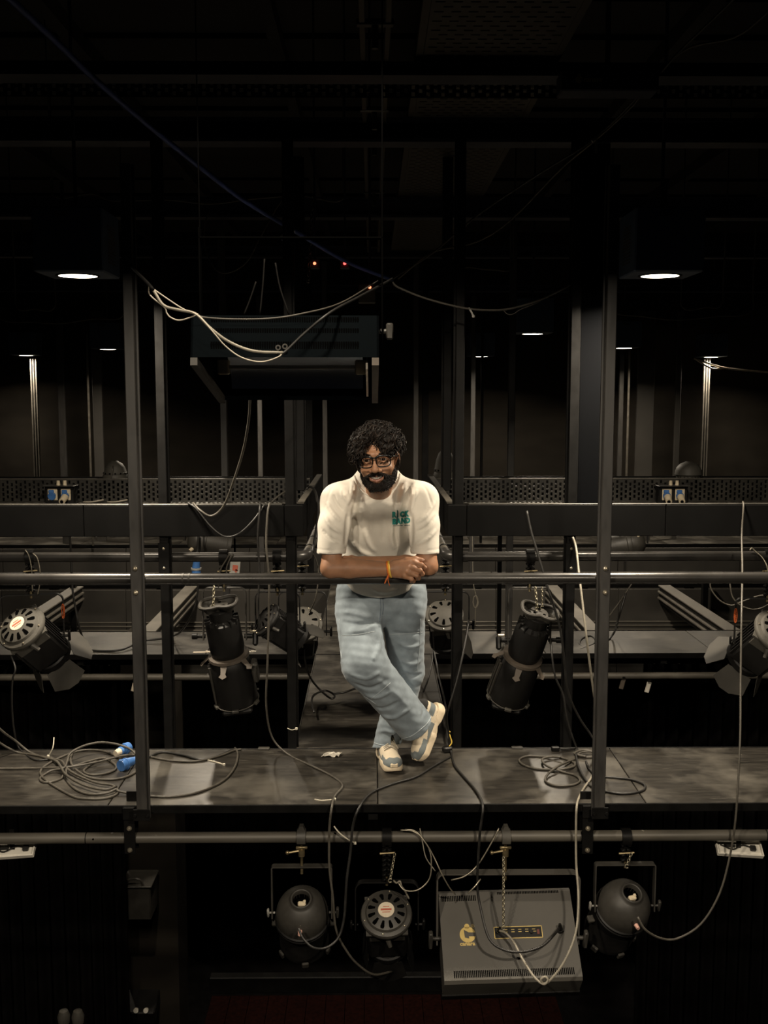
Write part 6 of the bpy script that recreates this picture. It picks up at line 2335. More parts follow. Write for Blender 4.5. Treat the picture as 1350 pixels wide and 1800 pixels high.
# -- on the near deck, coil side
cab('grey cable lying straight across the coil with the two blue plugs', [(-12, 1351), (30, 1351), (73, 1350, 'd', .004), (123, 1348, 'd', .014), (173, 1339, 'd', .014), (212, 1329, 'd', .01), (239, 1327), (262, 1330), (300, 1337), (345, 1338), (385, 1329), (412, 1319), (424, 1317)])
cab('long grey coiled cable in wide loops spilling toward the front deck edge', [(208, 1331), (185, 1321), (160, 1318), (139, 1320), (119, 1326), (92.5, 1338), (75, 1350), (71, 1360), (81, 1372), (104, 1387), (131, 1401), (150, 1404), (179, 1404), (200, 1399), (208, 1390), (196, 1380, 'd', .008), (170, 1376, 'd', .008), (139, 1364, 'd', .01), (119, 1352, 'd', .012), (108, 1338, 'd', .01), (92, 1334), (60, 1327), (30, 1322), (0, 1306, 4.9), (-14, 1290, 4.85)])
cab('grey cable arching up in a big hoop above the coil beside the blue plugs', [(88, 1331), (98, 1336), (104, 1343, 'd', .012), (111, 1356, 'd', .012), (108, 1368), (92, 1374), (77, 1375), (70, 1369), (77, 1362), (92, 1354, 'd', .008), (112, 1350, 'd', .016), (118, 1338, 'd', .02), (122, 1326, 'd', .03), (134, 1317, 'd', .045), (154, 1309, 'd', .05), (179, 1305, 'd', .055), (208, 1309, 'd', .05), (232, 1319, 'd', .03), (244, 1338), (241, 1354), (226, 1364), (200, 1370), (168, 1369), (148, 1363, 'd', .006), (132, 1352, 'd', .012)])
cab('small closed loop of grey cable beside the blue plugs', [(186, 1331), (173, 1335), (154, 1348), (147, 1356), (160, 1362, 'd', .006), (185, 1360), (202, 1353), (203, 1345), (189, 1335), (176, 1333, 'd', .007), (150, 1340, 'd', .01), (128, 1346, 'd', .016), (124, 1332, 'd', .01), (127, 1326)])
cab('grey cable running off the coil behind the front post toward the deck middle', [(116, 1352, 'd', .02), (118, 1372), (134, 1388), (158, 1396), (188, 1394, 'd', .004), (205, 1387, 'd', .012), (209, 1391, 'd', .008), (241, 1397), (270, 1400), (306, 1400), (350, 1392), (392, 1373), (413, 1348), (418, 1325), (413, 1315)])
cab('grey cable drooping from the frame edge down to the coil', [(-14, 1268, 4.8), (6, 1287, 4.86), (28, 1303, 4.93), (52, 1322), (76, 1331), (100, 1339, 'd', .012), (116, 1362, 'd', .02), (150, 1381, 'd', .012), (185, 1388, 'd', .012), (205, 1382, 'd', .012)])
cab('cable hanging from the grey-capped fresnel down to the deck, coil side', [(19, 1152, 4.93), (27, 1175, 4.9), (22, 1196, 4.9), (21, 1240, 4.92), (25, 1285, 4.95), (34, 1316), (60, 1335), (86, 1335)], 0.005, 'cable_black')
cab('black cable along the rear deck edge between front post and hinge plate', [(262, 1330, 'd', .004), (285, 1322), (320, 1327), (352, 1335), (380, 1330), (400, 1322), (415, 1316)], 0.006, 'cable_black')

# -- on the near deck, column side
cab('grey cable in flat loops beside the front post, column side', [(986, 1331, 'd', .012), (956, 1330), (928, 1329), (913, 1335), (919, 1344), (940, 1351), (967, 1352.5), (994, 1351.5, 'd', .007), (1010, 1346), (1006, 1339), (986, 1332), (967, 1330.5, 'd', .007), (953, 1335, 'd', .007), (961, 1346, 'd', .01), (990, 1357), (1013, 1364), (1019, 1373), (1006, 1380), (977, 1381), (959, 1373), (963, 1361, 'd', .006), (979, 1348, 'd', .014), (998, 1339, 'd', .012), (1010, 1334)])
cab('dark cable loop reaching past the front post over the seam, column side', [(1012, 1325), (1018, 1350, 'd', .01), (1030, 1372), (1044, 1385), (1073, 1393), (1102, 1395), (1129, 1390), (1133, 1380), (1112, 1371), (1083, 1367), (1052, 1364), (1036, 1352), (1030, 1338)], 0.0055, 'cable_black')
cab('small ring of grey cable against the rear post, column side', [(1046, 1324), (1038, 1319), (1022, 1319), (1010, 1324), (1020, 1330), (1040, 1331), (1049, 1326), (1040, 1321, 'd', .01), (1024, 1322, 'd', .01), (1016, 1327, 'd', .01), (1030, 1330, 'd', .01)])
cab('pale grey cable falling beside the wide column and over the deck into the grey flood', [(1007, 944, 4.93), (1013, 965, 4.9), (1018, 1010, 4.75), (1024, 1060, 4.66), (1032, 1130, 4.60), (1041, 1200, 4.62), (1048, 1250, 4.7), (1052, 1300, 4.85), (1050, 1332), (1046, 1352), (1038, 1369), (1026, 1386), (1017, 1404), (1013.5, 1420, 4.235), (1012.5, 1460, 4.225), (1013, 1520, 4.21), (1017, 1580, 4.15), (1012, 1640, 4.05), (992, 1690, 4.0), (968, 1722, 3.99), (956, 1729, 3.99), (951, 1722, 3.99), (958, 1717, 3.99), (963, 1723, 3.985), (955, 1730, 3.985), (938, 1716, 4.02), (917, 1683, 4.1), (903, 1656, 4.17), (889, 1640, 4.2), (878, 1636, 4.225)], 0.0052, 'cable_pale')
cab('dark cable falling from the kick panel past the leaning profile spotlight to the deck', [(926, 898, 4.92), (934, 935, 4.90), (945, 972, 4.88), (962, 1030, 4.86), (982, 1094, 4.86), (990, 1144, 4.86), (998, 1214, 4.88), (1018, 1261, 4.92), (1042, 1297, 4.93), (1056, 1330)], 0.0055, 'cable_black')
cab('dark cable from the lower side of the leaning profile spotlight down to the flat loops', [(968, 1122, 5.0), (970, 1150, 4.95), (976, 1189, 4.93), (990, 1222, 4.93), (996, 1261, 4.93), (1006, 1295, 4.94), (1015, 1319), (1013, 1330)], 0.005, 'cable_black')
cab('black cable from the bridge lantern past the raised shoe into the flood inlet', [(824, 1090, 5.05), (816, 1140, 4.95), (803, 1195, 4.9), (790, 1240, 4.88), (785, 1262, 4.9), (790, 1295, 4.93), (793, 1322), (799, 1345), (815, 1365), (832, 1384), (844, 1402), (849, 1420, 4.235), (846, 1446, 4.225), (843, 1471, 4.225), (839, 1553, 4.22), (845, 1597, 4.19), (860, 1650, 4.10), (887, 1670, 4.075), (920, 1673, 4.075), (953, 1663, 4.11), (974, 1643, 4.19), (983, 1631, 4.235)], 0.0055, 'cable_black')
cab('cable from kick panel over rear pipe, crossing the deck to the lower fresnel', [(474, 884, 4.93), (470, 905, 4.91), (468, 960, 4.90), (473, 1020, 4.90), (472, 1100, 4.90), (470, 1170, 4.90), (468, 1240, 4.92), (478, 1295, 4.94), (505, 1325), (545, 1345), (580, 1362), (602, 1380), (588, 1400), (583, 1420, 4.235), (579, 1459, 4.225), (579, 1524, 4.22), (585, 1576, 4.2), (591, 1635, 4.2), (611, 1674, 4.2), (631, 1697, 4.22), (657, 1713, 4.25), (688, 1708, 4.33)], 0.0052, 'cable_grey')
cab('dark cable from behind the shoes over the deck edge to the upright globe lantern', [(792, 1330), (772, 1341), (757, 1350), (730, 1366), (690, 1378), (652, 1394), (631, 1420, 4.235), (620, 1454, 4.225), (616, 1498, 4.22), (609, 1550, 4.2), (605, 1612, 4.18), (595, 1648, 4.16), (574, 1666, 4.13), (551, 1666, 4.10), (533, 1650, 4.11), (525, 1632, 4.13)], 0.0055, 'cable_black')
cab('long grey cable swinging from the kick panel down to the leaning globe lantern', [(1306, 882, 4.95), (1307, 892, 4.925), (1304, 940, 4.9), (1305, 1000, 4.78), (1304, 1060, 4.6), (1303, 1120, 4.5), (1302, 1200, 4.42), (1301, 1300, 4.3), (1297, 1380, 4.245), (1293, 1440, 4.225), (1284, 1500, 4.22), (1265, 1570, 4.2), (1232, 1624, 4.18), (1190, 1650, 4.16), (1160, 1649, 4.13), (1134, 1634, 4.11), (1121, 1612, 4.12)], 0.0050, 'cable_grey')

# -- along kick panels, pipes and the second catwalk
cab('cable looping below the hanging flood to the tray, coil side', [(440, 698, 4.2), (437, 740, 4.4), (428, 790, 4.6), (412, 842, 4.75), (394, 888, 4.88), (372, 907, 4.9), (352, 897, 4.91), (340, 884, 4.96)], 0.0055, 'cable_grey')
cab('black cable sagging in front of the kick panel, coil side', [(330, 884, 4.95), (345, 894, 4.92), (370, 925, 4.91), (395, 943, 4.91), (420, 938, 4.91), (445, 915, 4.91), (466, 886, 4.94)], 0.005, 'cable_black')
cab('thin dark cable hanging straight beside the slim corner post, coil side', [(458, 884, 4.95), (456, 900, 4.91), (453, 950, 4.91), (456, 1000, 4.91), (454, 1060, 4.91), (456, 1110, 4.92)], 0.0045, 'cable_black')
cab('short pale cable resting on the tray by the slim corner post, coil side', [(508, 860, 6.74), (495, 868, 6.72), (480, 880, 6.70), (474, 890, 6.70)], 0.008, 'cable_grey')
cab('dark cable arching from the bridge panel down to the pipe elbow behind the shoulder', [(533, 868, 5.7), (543, 856, 5.72), (553, 862, 5.6), (558, 885, 5.45), (557, 920, 5.3), (551, 960, 5.22), (546, 985, 5.19)], 0.007, 'cable_black')
cab('thin grey cable hanging near the elbow by the forearm of the man', [(545, 965, 5.3), (556, 985, 5.3), (560, 1010, 5.3), (555, 1050, 5.3), (545, 1075, 5.35)], 0.0035, 'cable_grey')
cab('black cable hanging from the tray onto the second catwalk, coil side', [(118, 885, 6.72), (124, 960, 6.8), (127, 1031, 6.8), (133, 1071, 6.8), (141, 1108, 6.82), (153, 1138, 6.95), (171, 1144, 6.95), (208, 1143, 6.95), (228, 1136, 7.03), (245, 1127, 7.15), (262, 1125, 7.2), (290, 1122, 7.2)], 0.008, 'cable_black')
cab('black cable drooping behind the rear post, coil side', [(352, 945, 6.75), (350, 1000, 6.8), (346, 1050, 6.8), (335, 1085, 6.82), (318, 1110, 7.0), (305, 1118, 7.3)], 0.007, 'cable_black')
cab('grey cable looped on the second catwalk beside a ribbed joist', [(1100, 1043, 6.78), (1087, 1087, 6.8), (1077, 1116, 7.3), (1050, 1140, 7.04), (1020, 1134, 7.12), (1024, 1122, 7.3), (1040, 1118, 7.37), (1046, 1130, 7.18), (1020, 1142, 7.0)], 0.007, 'cable_black')
cab('thin grey cable from the dark lantern to the joist, column side', [(1114, 1020, 6.78), (1108, 1030, 6.78), (1090, 1057, 6.8), (1068, 1087, 6.82), (1062, 1094, 6.84)], 0.005, 'cable_grey')
cab('thin grey cable swag over the fascia beside the cut-off fresnel, lower one', [(1283, 1020, 5.2), (1284, 1032, 5.2), (1288, 1050, 5.2), (1300, 1063, 5.2), (1320, 1071, 5.2), (1338, 1069, 5.2), (1352, 1062, 5.15)], 0.004, 'cable_grey')
cab('thin grey cable swag over the fascia beside the cut-off fresnel, upper one', [(1248, 1024, 5.3), (1251, 1038, 5.3), (1266, 1056, 5.3), (1286, 1064, 5.3), (1306, 1057, 5.25), (1336, 1047, 5.2), (1355, 1048, 5.15)], 0.004, 'cable_grey')
cab('pale wire with knotted end on the rear pipe by the cut-off fresnel', [(1318, 967, 5.03), (1322, 963, 5.03), (1328, 969, 5.02), (1340, 980, 5.0), (1349, 998, 4.98), (1352, 1030, 5.0)], 0.0035, 'wire_steel')
cab('dark cable looped on the bridge by the corner lantern, coil side', [(535, 1130, 5.45), (536, 1160, 5.45), (545, 1190, 5.5), (562, 1212, 5.72), (582, 1228, 5.6), (588, 1222, 5.66), (572, 1214, 5.74), (552, 1222, 5.66), (548, 1236, 5.54), (552, 1252, 5.42)], 0.006, 'cable_black')
cab('dark cable trailing across the bridge toward the crossed legs', [(586, 1220, 5.68), (605, 1217, 5.70), (625, 1210, 5.76), (650, 1200, 5.84)], 0.006, 'cable_black')
cab('dark cable running down the bridge edge beside the standing leg', [(756, 1108, 6.5), (764, 1150, 6.2), (772, 1190, 5.85), (783, 1240, 5.5), (786, 1290, 5.1), (788, 1318, 4.985)], 0.006, 'cable_black')
cab('thin cable curving on the bridge beside the knee', [(762, 1128, 6.35), (760, 1160, 6.15), (752, 1195, 5.88), (744, 1216, 5.72)], 0.005, 'cable_black')
cab('cables tied over the rear pipe beside the upright profile spotlight, front strand', [(404, 974, 5.02), (397, 985, 5.02), (388, 1000, 5.02), (385, 1015, 5.02), (384, 1032, 5.04)], 0.004, 'cable_grey')
cab('cables tied over the rear pipe beside the upright profile spotlight, rear strand', [(410, 974, 5.02), (403, 985, 5.02), (398, 1000, 5.02), (399, 1020, 5.02), (396, 1034, 5.04)], 0.004, 'cable_grey')
cab('pale wire over the rear pipe near the frame edge, above the grey-capped fresnel', [(44, 966, 5.02), (50, 975, 5.02), (54, 990, 5.02), (56, 1008, 5.02), (57, 1040, 5.03)], 0.003, 'wire_steel')
cab('second pale wire over the rear pipe, above the grey-capped fresnel, farther in', [(57, 972, 5.02), (65, 980, 5.02), (70, 1000, 5.02), (70, 1025, 5.02), (66, 1045, 5.03)], 0.003, 'wire_steel')

# -- pale wires in the air
W1 = 'cable_white'
cab('thick pale wire bundle sagging across the hanging flood', [(264, 503, 3.0), (272, 514, 2.98), (288, 537, 2.97), (315, 545, 2.97), (344, 552, 2.96), (370, 577, 2.95), (403, 601, 2.95), (445, 617, 2.95), (497, 620, 2.96)], 0.0042, 'cable_pale')
cab('black cable climbing from the pale bundle across the flood to the cable crossing', [(488, 621, 2.955), (500, 619, 2.97), (535, 586, 2.985), (581, 549, 3.0), (633, 521, 3.2), (690, 490, 3.6)], 0.004, 'cable_black')
cab('dark cable carrying the pale wires from the front post toward the hanging flood', [(230, 468, 4.22), (240, 478, 3.8), (253, 491, 3.3), (264, 503, 3.0), (270, 511, 2.985)], 0.005, 'cable_dim')
cab('thin white wire sagging lowest across the hanging flood', [(266, 505, 2.998), (278, 514, 2.98), (320, 542, 2.97), (347, 554, 2.95), (375, 584, 2.94), (396, 608, 2.94), (424, 628, 2.94), (459, 636, 2.94), (490, 627, 2.95), (496, 618, 2.97)], 0.0021, W1)
cab('thin white wire with a kink beside the flood corner', [(262, 502, 3.005), (264, 519, 2.98), (289, 540, 2.97), (293, 550, 2.97), (300, 558, 2.97), (316, 563, 2.97), (340, 556, 2.96), (348, 552, 2.955)], 0.0021, W1)
cab('thin dark wire along the top edge of the hanging flood', [(345, 553, 2.955), (360, 558, 2.96), (407, 561, 2.96), (473, 560, 2.96), (528, 552, 2.98), (598, 533, 3.1), (664, 494, 3.5)], 0.0026, 'cable_grey')
cab('pale cable swag hung below the ceiling beside the wide column', [(690, 496, 4.8), (700, 505, 4.8), (738, 521, 4.8), (778, 533, 4.8), (819, 542, 4.8), (853, 545, 4.8), (888, 544, 4.8), (920, 537, 4.8), (952, 526, 4.8), (986, 510, 4.85), (1004, 500, 5.0), (1014, 494, 5.055)], 0.005, 'cable_grey')
cab('thin wire drooping off the pale cable swag', [(884, 544, 4.8), (892, 552, 4.8), (902, 552, 4.8), (915, 544, 4.8), (935, 536, 4.8), (946, 531, 4.81), (953, 526, 4.808)], 0.0022, 'cable_grey')
cab('pale white cable bunch end under the outer far downlight, upper strand', [(1220, 630, 12.6), (1240, 637, 12.6), (1270, 646, 12.6), (1310, 651, 12.6), (1360, 655, 12.6)], 0.011, W1)
cab('pale white cable bunch end under the outer far downlight, lower loop', [(1224, 632, 12.6), (1238, 641, 12.6), (1252, 648, 12.6), (1264, 648, 12.6), (1274, 646.5, 12.6)], 0.011, W1)
cab('thick blue cable slanting across the dark ceiling', [(-30, -40, 2.9), (20, 0, 3.1), (100, 74, 3.5), (170, 142, 3.8), (280, 236, 4.3), (360, 300, 4.6), (430, 353, 4.9), (520, 407, 5.2), (610, 460, 5.5), (690, 492, 5.7)], 0.011, 'blue_cable')
cab('thin grey cable slanting down from the ceiling past the logo box, upper one', [(1300, -20, 3.6), (1285, 3, 3.7), (1195, 90, 4.0), (1150, 140, 4.2), (1046, 243, 4.6), (950, 304, 4.9), (840, 378, 5.2), (760, 445, 5.5), (690, 490, 5.7)], 0.0055, 'cable_black')
cab('thin grey cable slanting down from the ceiling past the logo box, sagging one', [(1362, 5, 3.6), (1340, 30, 3.7), (1290, 66, 3.85), (1195, 93, 4.05), (1110, 188, 4.4), (1047, 246, 4.58), (985, 298, 4.8), (900, 385, 5.1), (838, 425, 5.3), (760, 444, 5.5), (700, 490, 5.68)], 0.0045, 'cable_grey')
q = [P(*v) for v in [(95, 345, 6.0), (160, 340, 6.0), (200, 353, 6.0), (290, 351, 6.0), (370, 358, 6.0), (440, 350, 6.0), (530, 344, 6.0), (600, 352, 6.0)]]
q = [Vector((q[0].x - 0.02, 6.0, 3.8)), q[0] + Vector((-0.01, 0, 0.2))] + q + [q[-1] + Vector((0.01, 0, 0.2)), Vector((q[-1].x + 0.02, 6.0, 3.8))]
single('cable', MB().tube(q, 0.005, 6, 5), 'cable_grey', 'thin cable lying slack under the ceiling, before the third beam', 'cable', smooth='all')
cab('thin dark cable hanging in a deep loop above the flood', [(368, 372, 5.6), (360, 395, 5.6), (360, 430, 5.6), (374, 468, 5.6), (398, 480, 5.6), (432, 462, 5.6), (456, 420, 5.6), (475, 385, 5.6), (496, 352, 5.6), (520, 344, 5.6)], 0.004, 'cable_grey')
for q, lab in (([(465, 455, 3.3), (462, 500, 3.3), (457, 553, 3.3)], 'thin dark wire falling onto the flood top, middle one'), ([(484, 462, 3.3), (492, 505, 3.3), (508, 553, 3.3)], 'thin dark wire falling onto the flood top, nearest the chain'), ([(450, 495, 3.3), (440, 525, 3.3), (429, 553, 3.3)], 'thin dark wire falling onto the flood top, slanted one')):
    cab(lab, q, 0.0028, 'cable_dim')
for q, lab in (([(0, 560, 8.2), (60, 566, 8.2), (110, 568, 8.2), (165, 560, 8.2), (215, 556, 8.2)], 'dim slack cable below the large downlight by the blue plugs'),
               ([(30, 540, 7.5), (60, 543, 7.5), (95, 541, 7.5)], 'short dim slack cable above the dim sagging one, coil side'),
               ([(1075, 545, 8.2), (1130, 556, 8.2), (1190, 562, 8.2), (1260, 556, 8.2), (1320, 548, 8.2)], 'dim slack cable below the large downlight by the wide column'),
               ([(1200, 540, 7.5), (1240, 540, 7.5), (1268, 535, 7.5)], 'short dim slack cable under the large downlight, column side'),
               ([(805, 462, 7.0), (830, 470, 7.0), (870, 474, 7.0), (900, 470, 7.0)], 'dim cable bunch under the fourth ceiling beam')):
    q = [tuple(P(*v)) for v in q]
    q = [(q[0][0] - 0.02, q[0][1], 3.8), (q[0][0] - 0.01, q[0][1], q[0][2] + 0.25)] + q + [(q[-1][0] + 0.01, q[-1][1], q[-1][2] + 0.25), (q[-1][0] + 0.02, q[-1][1], 3.8)]
    single('cable', MB().tube(q, 0.006, 6, 5), 'cable_grey', lab, 'cable', smooth='all')

# -- steel safety wires by the lower lanterns
cab('steel safety wire looping from the lower pipe to the labelled fresnel', [(704, 1459, 4.27), (725, 1461, 4.265), (740, 1472, 4.26), (753, 1490, 4.25), (758, 1511, 4.24), (755, 1544, 4.23), (735, 1564, 4.22), (712, 1565, 4.22), (700, 1552, 4.24)], 0.003, 'wire_steel')
cab('steel safety wire crossing from the lower pipe to the flood corner', [(712, 1458, 4.275), (730, 1461, 4.265), (747, 1480, 4.25), (761, 1503, 4.24), (777, 1537, 4.22), (790, 1560, 4.24), (800, 1572, 4.3)], 0.003, 'wire_steel')
cab('pale wire whose tail hangs beside the steel loops', [(738, 1456, 4.27), (743, 1482, 4.25), (749, 1508, 4.24), (765, 1531, 4.235)], 0.0025, 'cable_pale')
cab('steel safety wire from the pipe to the yoke of the flood', [(877, 1456, 4.26), (863, 1483, 4.25), (840, 1520, 4.24), (817, 1540, 4.23), (793, 1547, 4.24)], 0.003, 'wire_steel')
cab('short wire end under the flood yoke', [(823, 1570, 4.2), (835, 1558, 4.2), (845, 1545, 4.22)], 0.0028, 'wire_steel')
cab('short knotted wire on the yoke of the labelled fresnel', [(692, 1548, 4.27), (697, 1552, 4.255), (703, 1549, 4.25), (706, 1558, 4.25), (712, 1566, 4.25), (719, 1580, 4.26)], 0.004, 'cable_pale')

# -- zip ties
def tie(label, pts, r=0.0022, m='zip_tie'):
    q = [P(*p) if len(p) == 3 else G(p[0], p[1], r) for p in pts]
    t_ = thing('zip_tie', label, 'cable tie', q[0])
    part(t_, 'strap', MB().tube(q, r, 4, 4), m, world=True)
    part(t_, 'lock_head', MB(T(q[-1])).box((0, 0, 0), (0.012, 0.009, 0.012), 0.002), m, world=True)


tie('pale zip tie with long ends on the lower pipe, between two hanging cables', [(587, 1452, 4.262), (596, 1463, 4.255), (610, 1474, 4.252), (624, 1482, 4.25)], 0.003)
tie('pale zip tie standing up from the coil with the blue plugs', [(95, 1296, 4.9), (93, 1314, 4.88), (85, 1329)], 0.003)
tie('pale zip tie lying on the deck between front post and hinge plate', [(362, 1335), (378, 1339), (394, 1344)], 0.003)
tie('small zip tie on the cable at the deck edge', [(553, 1405), (566, 1407), (588, 1405)], 0.0025)
tie('thin zip tie round the slim corner post, coil side', [(505, 1280, 4.982), (513, 1283, 4.981), (521, 1281, 4.982)], 0.002)
tie('small connector dangling from the pale cable swag', [(824, 541, 4.8), (829, 549, 4.8), (832, 556, 4.8)], 0.005, 'grey_plastic')


# -- chains
def chain(label, a, b, link=0.020, wr=0.0024, sag=0.0, m='chain_steel', both=None):
    L = (b - a).length
    pts = [a, b]
    n = max(3, int(L / (link * 0.72)))
    t_ = thing('chain', label, 'chain', b)
    mb = MB()
    d = (b - a).normalized()
    o1 = d.orthogonal().normalized()
    o2 = d.cross(o1)
    for i in range(n):
        c = a.lerp(b, (i + 0.5) / n)
        s = o1 if i % 2 else o2
        ring = [c + d * (link / 2 * math.cos(q)) + s * (link * 0.3 * math.sin(q)) for q in [k * PI / 4 for k in range(8)]]
        mb.tube(ring, wr, 4, closed=True)
    part(t_, 'chain_links', mb, m, smooth='all', world=True, kind='stuff')
    part(t_, 'end_hook', MB(T(b)).tube([Vector((0.008 * math.cos(q), -0.002, 0.008 * math.sin(q) - 0.006)) for q in [0.6 + k * 0.7 for k in range(8)]], wr * 1.2, 5, 2), m, smooth='all', world=True)


chain('steel chain from the rear pipe to the upright profile spotlight', P(376, 1030, 4.98), P(375, 1064, 4.98))
chain('steel chain from the rear pipe to the lobed handle of the leaning profile spotlight', P(941, 1032, 4.98), P(944, 1068, 4.98))
chain('long steel chain hanging from the clamp to the flood control panel', P(885, 1506, 4.24), P(885, 1628, 4.215), 0.017)
chain('short steel chain beside the clamp of the labelled fresnel', P(694, 1500, 4.26), P(686, 1545, 4.26), 0.018)
chain('short steel chain on the clamp of the leaning globe lantern', P(1110, 1500, 4.26), P(1102, 1520, 4.26), 0.018)
chain('dark chain hanging from the ceiling above the flood', P(550, 345, 5.6), P(542, 492, 5.6), 0.03, 0.0035, m='tray_steel')
chain('thin chain from the rear pipe to the lobed handle, shorter neighbour', P(953, 1032, 4.99), P(953, 1066, 4.99), 0.014, 0.0015)

# -- plug connectors
def ceeplug(label, a, b, r, face=True):
    """round blue plug from mouth a to tail b"""
    t_ = thing('power_plug', label, 'plug', b)
    d = (b - a).normalized()
    part(t_, 'blue_shell', MB().cyl(a, a + d * (r * 0.9), r, r, 18).cyl(a + d * (r * 0.9), a + d * (r * 2.6), r * 0.92, r * 0.78, 18), 'blue_plastic', smooth=True, world=True)
    part(t_, 'lock_ring', MB().cyl(a + d * (r * 0.9), a + d * (r * 1.25), r * 1.1, r * 1.06, 18), 'blue_plastic', smooth=True, world=True)
    if face:
        part(t_, 'flip_lid', MB().cyl(a - d * 0.004, a, r * 0.98, r * 1.04, 18).box(a + Vector((0, 0, r * 0.95)), (r * 0.7, r * 0.6, r * 0.3), 0.002), 'blue_plastic', smooth=True, world=True)
    part(t_, 'grey_gland', MB().cyl(a + d * (r * 2.6), a + d * (r * 3.8), r * 0.7, r * 0.55, 14), 'label_cream' if not face else 'blue_plastic', smooth=True, world=True)


ceeplug('round blue plug with open face, lying in front of the other at the coil', G(213, 1346, 0.026), G(244, 1333, 0.026), 0.026, True)
ceeplug('round blue plug with cream gland, lying behind the other at the coil', G(226, 1313, 0.030), G(190, 1331, 0.025), 0.025, False)
p = P(345, 1008, 6.6)
t = thing('power_plug', 'blue plug hanging behind the guard rail below the kick panel', 'plug', T(p))
part(t, 'blue_shell', MB().cyl((0, 0, -0.02), (0, 0, 0.03), 0.030, 0.028, 16).cyl((0, 0, 0.035), (0.004, 0, 0.075), 0.026, 0.022, 16), 'blue_plastic', smooth=True)
part(t, 'lock_ring', MB().cyl((0, 0, 0.024), (0, 0, 0.036), 0.033, 0.033, 16), 'grey_plastic', smooth=True)
part(t, 'cable_tail', MB().tube([(0.004, 0, 0.075), (0.006, 0.02, 0.14), (0.0, 0.1, 0.20), (0, 0.26, tzb - p.z + 0.004)], 0.008, 6, 4), 'cable_black', smooth='all')
p = P(413, 998, 6.7)
t = thing('warning_plate', 'small pale plate with dark red mark behind the rear pipe', 'sign', T(p))
part(t, 'plate', MB().box((0, 0, 0), (0.065, 0.004, 0.085), 0.001, RY(6)), 'grey_plastic')
part(t, 'red_mark', MB().box((0.002, -0.003, 0.0), (0.034, 0.002, 0.036), 0, RY(6)).box((0.008, -0.003, -0.02), (0.014, 0.002, 0.02), 0, RY(30)), 'label_red')
part(t, 'hanger', MB().box((0, 0.005, 0.11), (0.012, 0.004, 0.16)).box((0, 0.09, tzb - p.z - 0.006), (0.012, 0.17, 0.004)).box((0, 0.005, (tzb - p.z) / 2 + 0.01), (0.012, 0.004, tzb - p.z - 0.03)), 'black_steel', kind='stuff')
# small things on the deck
p = G(580, 1329)
m = MB()
rr2 = random.Random(3)
nx, ny = 9, 4
vs = [((i / (nx - 1) - .5) * 0.085 + (j * 0.006), (j / (ny - 1) - .5) * 0.045, 0.002 + 0.013 * rr2.random()) for j in range(ny) for i in range(nx)]
fs = [(j * nx + i, j * nx + i + 1, (j + 1) * nx + i + 1, (j + 1) * nx + i) for j in range(ny - 1) for i in range(nx - 1)]
m.M = T(p)
m.add(vs, fs)
single('crumpled_wrapper', m, 'foil', 'small crumpled clear wrapper on the deck beside the bridge end', 'wrapper')
p = G(786, 1322)
t = thing('plug_adapter', 'small black plug adapter behind the raised shoe with yellow wire', 'plug', T(p))
part(t, 'case', MB().box((0, 0, 0.014), (0.045, 0.035, 0.028), 0.006, RZ(20)), 'fixture_black')
part(t, 'earth_wire', MB().tube([Vector((0.01, 0, 0.028)), Vector((0.022, -0.004, 0.05)), Vector((0.012, -0.004, 0.085)), Vector((0.006, 0, 0.105)), Vector((0.014, 0.0, 0.1))], 0.003, 5, 4), 'thread_yellow', smooth='all')
p = G(976, 1320)
t = thing('cable_connector', 'small black cable connector on the deck before the rear post', 'connector', T(p))
part(t, 'body', MB().box((0, 0, 0.012), (0.04, 0.025, 0.022), 0.004), 'fixture_black')
part(t, 'lead', MB().tube([Vector((0.02, 0, 0.012)), Vector((0.06, 0.004, 0.008)), Vector((0.10, 0.01, 0.006))], 0.005, 6, 4), 'cable_black', smooth='all')
for px, py, lab in ((352, 1148, 'torn scrap of pale tape on the second catwalk edge, under the upright profile spotlight'), (432, 1147, 'bright strip of white tape on the second catwalk edge by the tilt handle')):
    p = G(px, py)
    m = MB(T(p.x, p.y + 0.02, 0.0015)).box((0, 0, 0), (0.10, 0.03, 0.002), 0, RZ(4)).box((0.05, 0.004, 0.003), (0.035, 0.02, 0.004), 0, RZ(-12) @ RY(8))
    single('tape_strip', m, 'foil' if px > 400 else 'label_cream', lab, 'tape')
for px, lab in ((163, 'white cable bit lying on the tray flange beside the socket box'), (205, 'white scrap lying on the tray flange below the ribbed dome')):
    p = P(px, 882, TY - 0.05)
    single('cable_scrap', MB().tube([Vector((p.x - 0.06, TY - 0.05, tzb + 0.016)), Vector((p.x, TY - 0.06, tzb + 0.018)), Vector((p.x + 0.07, TY - 0.045, tzb + 0.03))], 0.006, 5, 4), 'cable_white', lab, 'scrap', smooth='all')
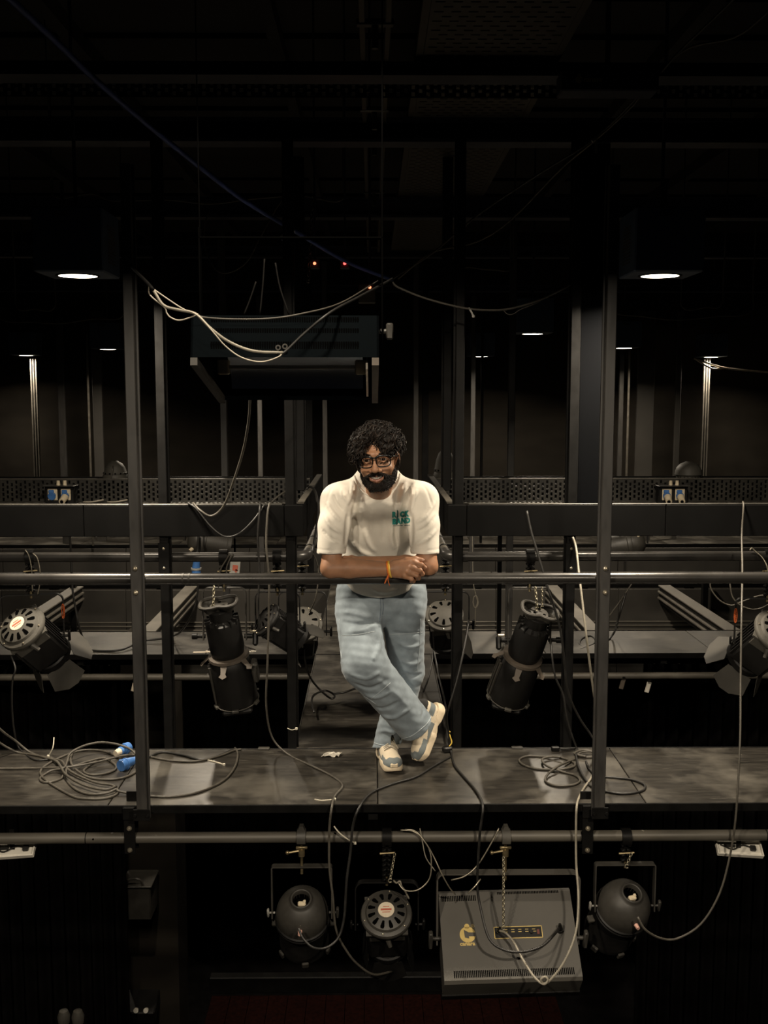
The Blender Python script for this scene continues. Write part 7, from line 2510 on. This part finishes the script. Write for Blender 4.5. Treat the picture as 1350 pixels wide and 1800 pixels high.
# rope coil hanging at the fascia
p = P(836, 1058, 6.6)
t = thing('hanging_lead', 'thin pale lead wound in a bundle, hanging beside the bridge post', 'cable', T(p))
part(t, 'lead', MB().tube([Vector((-0.01, 0.2, tzb - p.z)), Vector((-0.015, 0.03, 0.16)), Vector((0.0, 0, 0.05)), Vector((0.012, 0, 0.0)), Vector((0.0, 0, -0.05)), Vector((0.0, 0, -0.16))], 0.003, 5, 4), 'cable_pale', smooth='all')
part(t, 'bundle', MB().tube([Vector((0.016 * math.cos(q), 0.004 * math.sin(q * 3), 0.04 * math.sin(q))) for q in [k * PI / 6 for k in range(36)]], 0.0035, 5), 'cable_pale', smooth='all')
# small pale cable clamps on the ceiling line
for px, py, Y, lab in ((505, 412, 5.15, 'pale pipe clamp on the blue ceiling cable, above the chain'), (1046, 244, 4.58, 'small pale clip where two ceiling cables meet'), (687, 597, 3.35, None)):
    if lab is None:
        continue
    p = P(px, py, Y)
    t = thing('cable_clamp', lab, 'clamp', T(p))
    s = 1.0 if px < 600 else 0.45
    part(t, 'jaw', MB(Matrix.Scale(s, 4)).box((0, 0, 0), (0.075, 0.025, 0.03), 0.004, RY(-38)), 'grey_plastic')
    part(t, 'bolt', MB(Matrix.Scale(s, 4)).cyl((0.01, 0, -0.02), (0.012, 0, -0.13), 0.012, n=8), 'white_plastic' if px < 600 else 'bare_metal')
for px, py, m_, lab in ((1139, 1208, 'white_plastic', 'small pale bracket hanging under the far lower pipe, near the front post'), (1094, 1202, 'tape_brown', 'small brown clip under the far lower pipe, between front post and pale bracket'), (236, 1206, 'label_cream', 'small cream clip under the far lower pipe, just behind the front post by the plugs')):
    p = P(px, py, 6.9)
    t = thing('pipe_clip', lab, 'bracket', T(p))
    part(t, 'plate', MB().box((0, 0, 0), (0.03, 0.012, 0.075), 0.003, RY(14)), m_)
    part(t, 'strap', MB().box((0.004, 0, 0.05), (0.02, 0.05, 0.012), 0.002).box((0.0, 0.0, 0.03), (0.012, 0.006, 0.05)), 'black_steel')
# conduits, pipes and dark upright strips under the kick panels
for px, Y, lab in ((618 - 490, 9.35, 'narrow dark upright on the far fascia, coil side'), (1240, 9.35, 'narrow dark upright on the far fascia, column side')):
    p = P(px, 1000, Y)
    single('wall_batten', MB().box((p.x, Y, -0.3), (0.05, 0.06, 0.75), 0.004), 'black_steel', lab, 'batten')
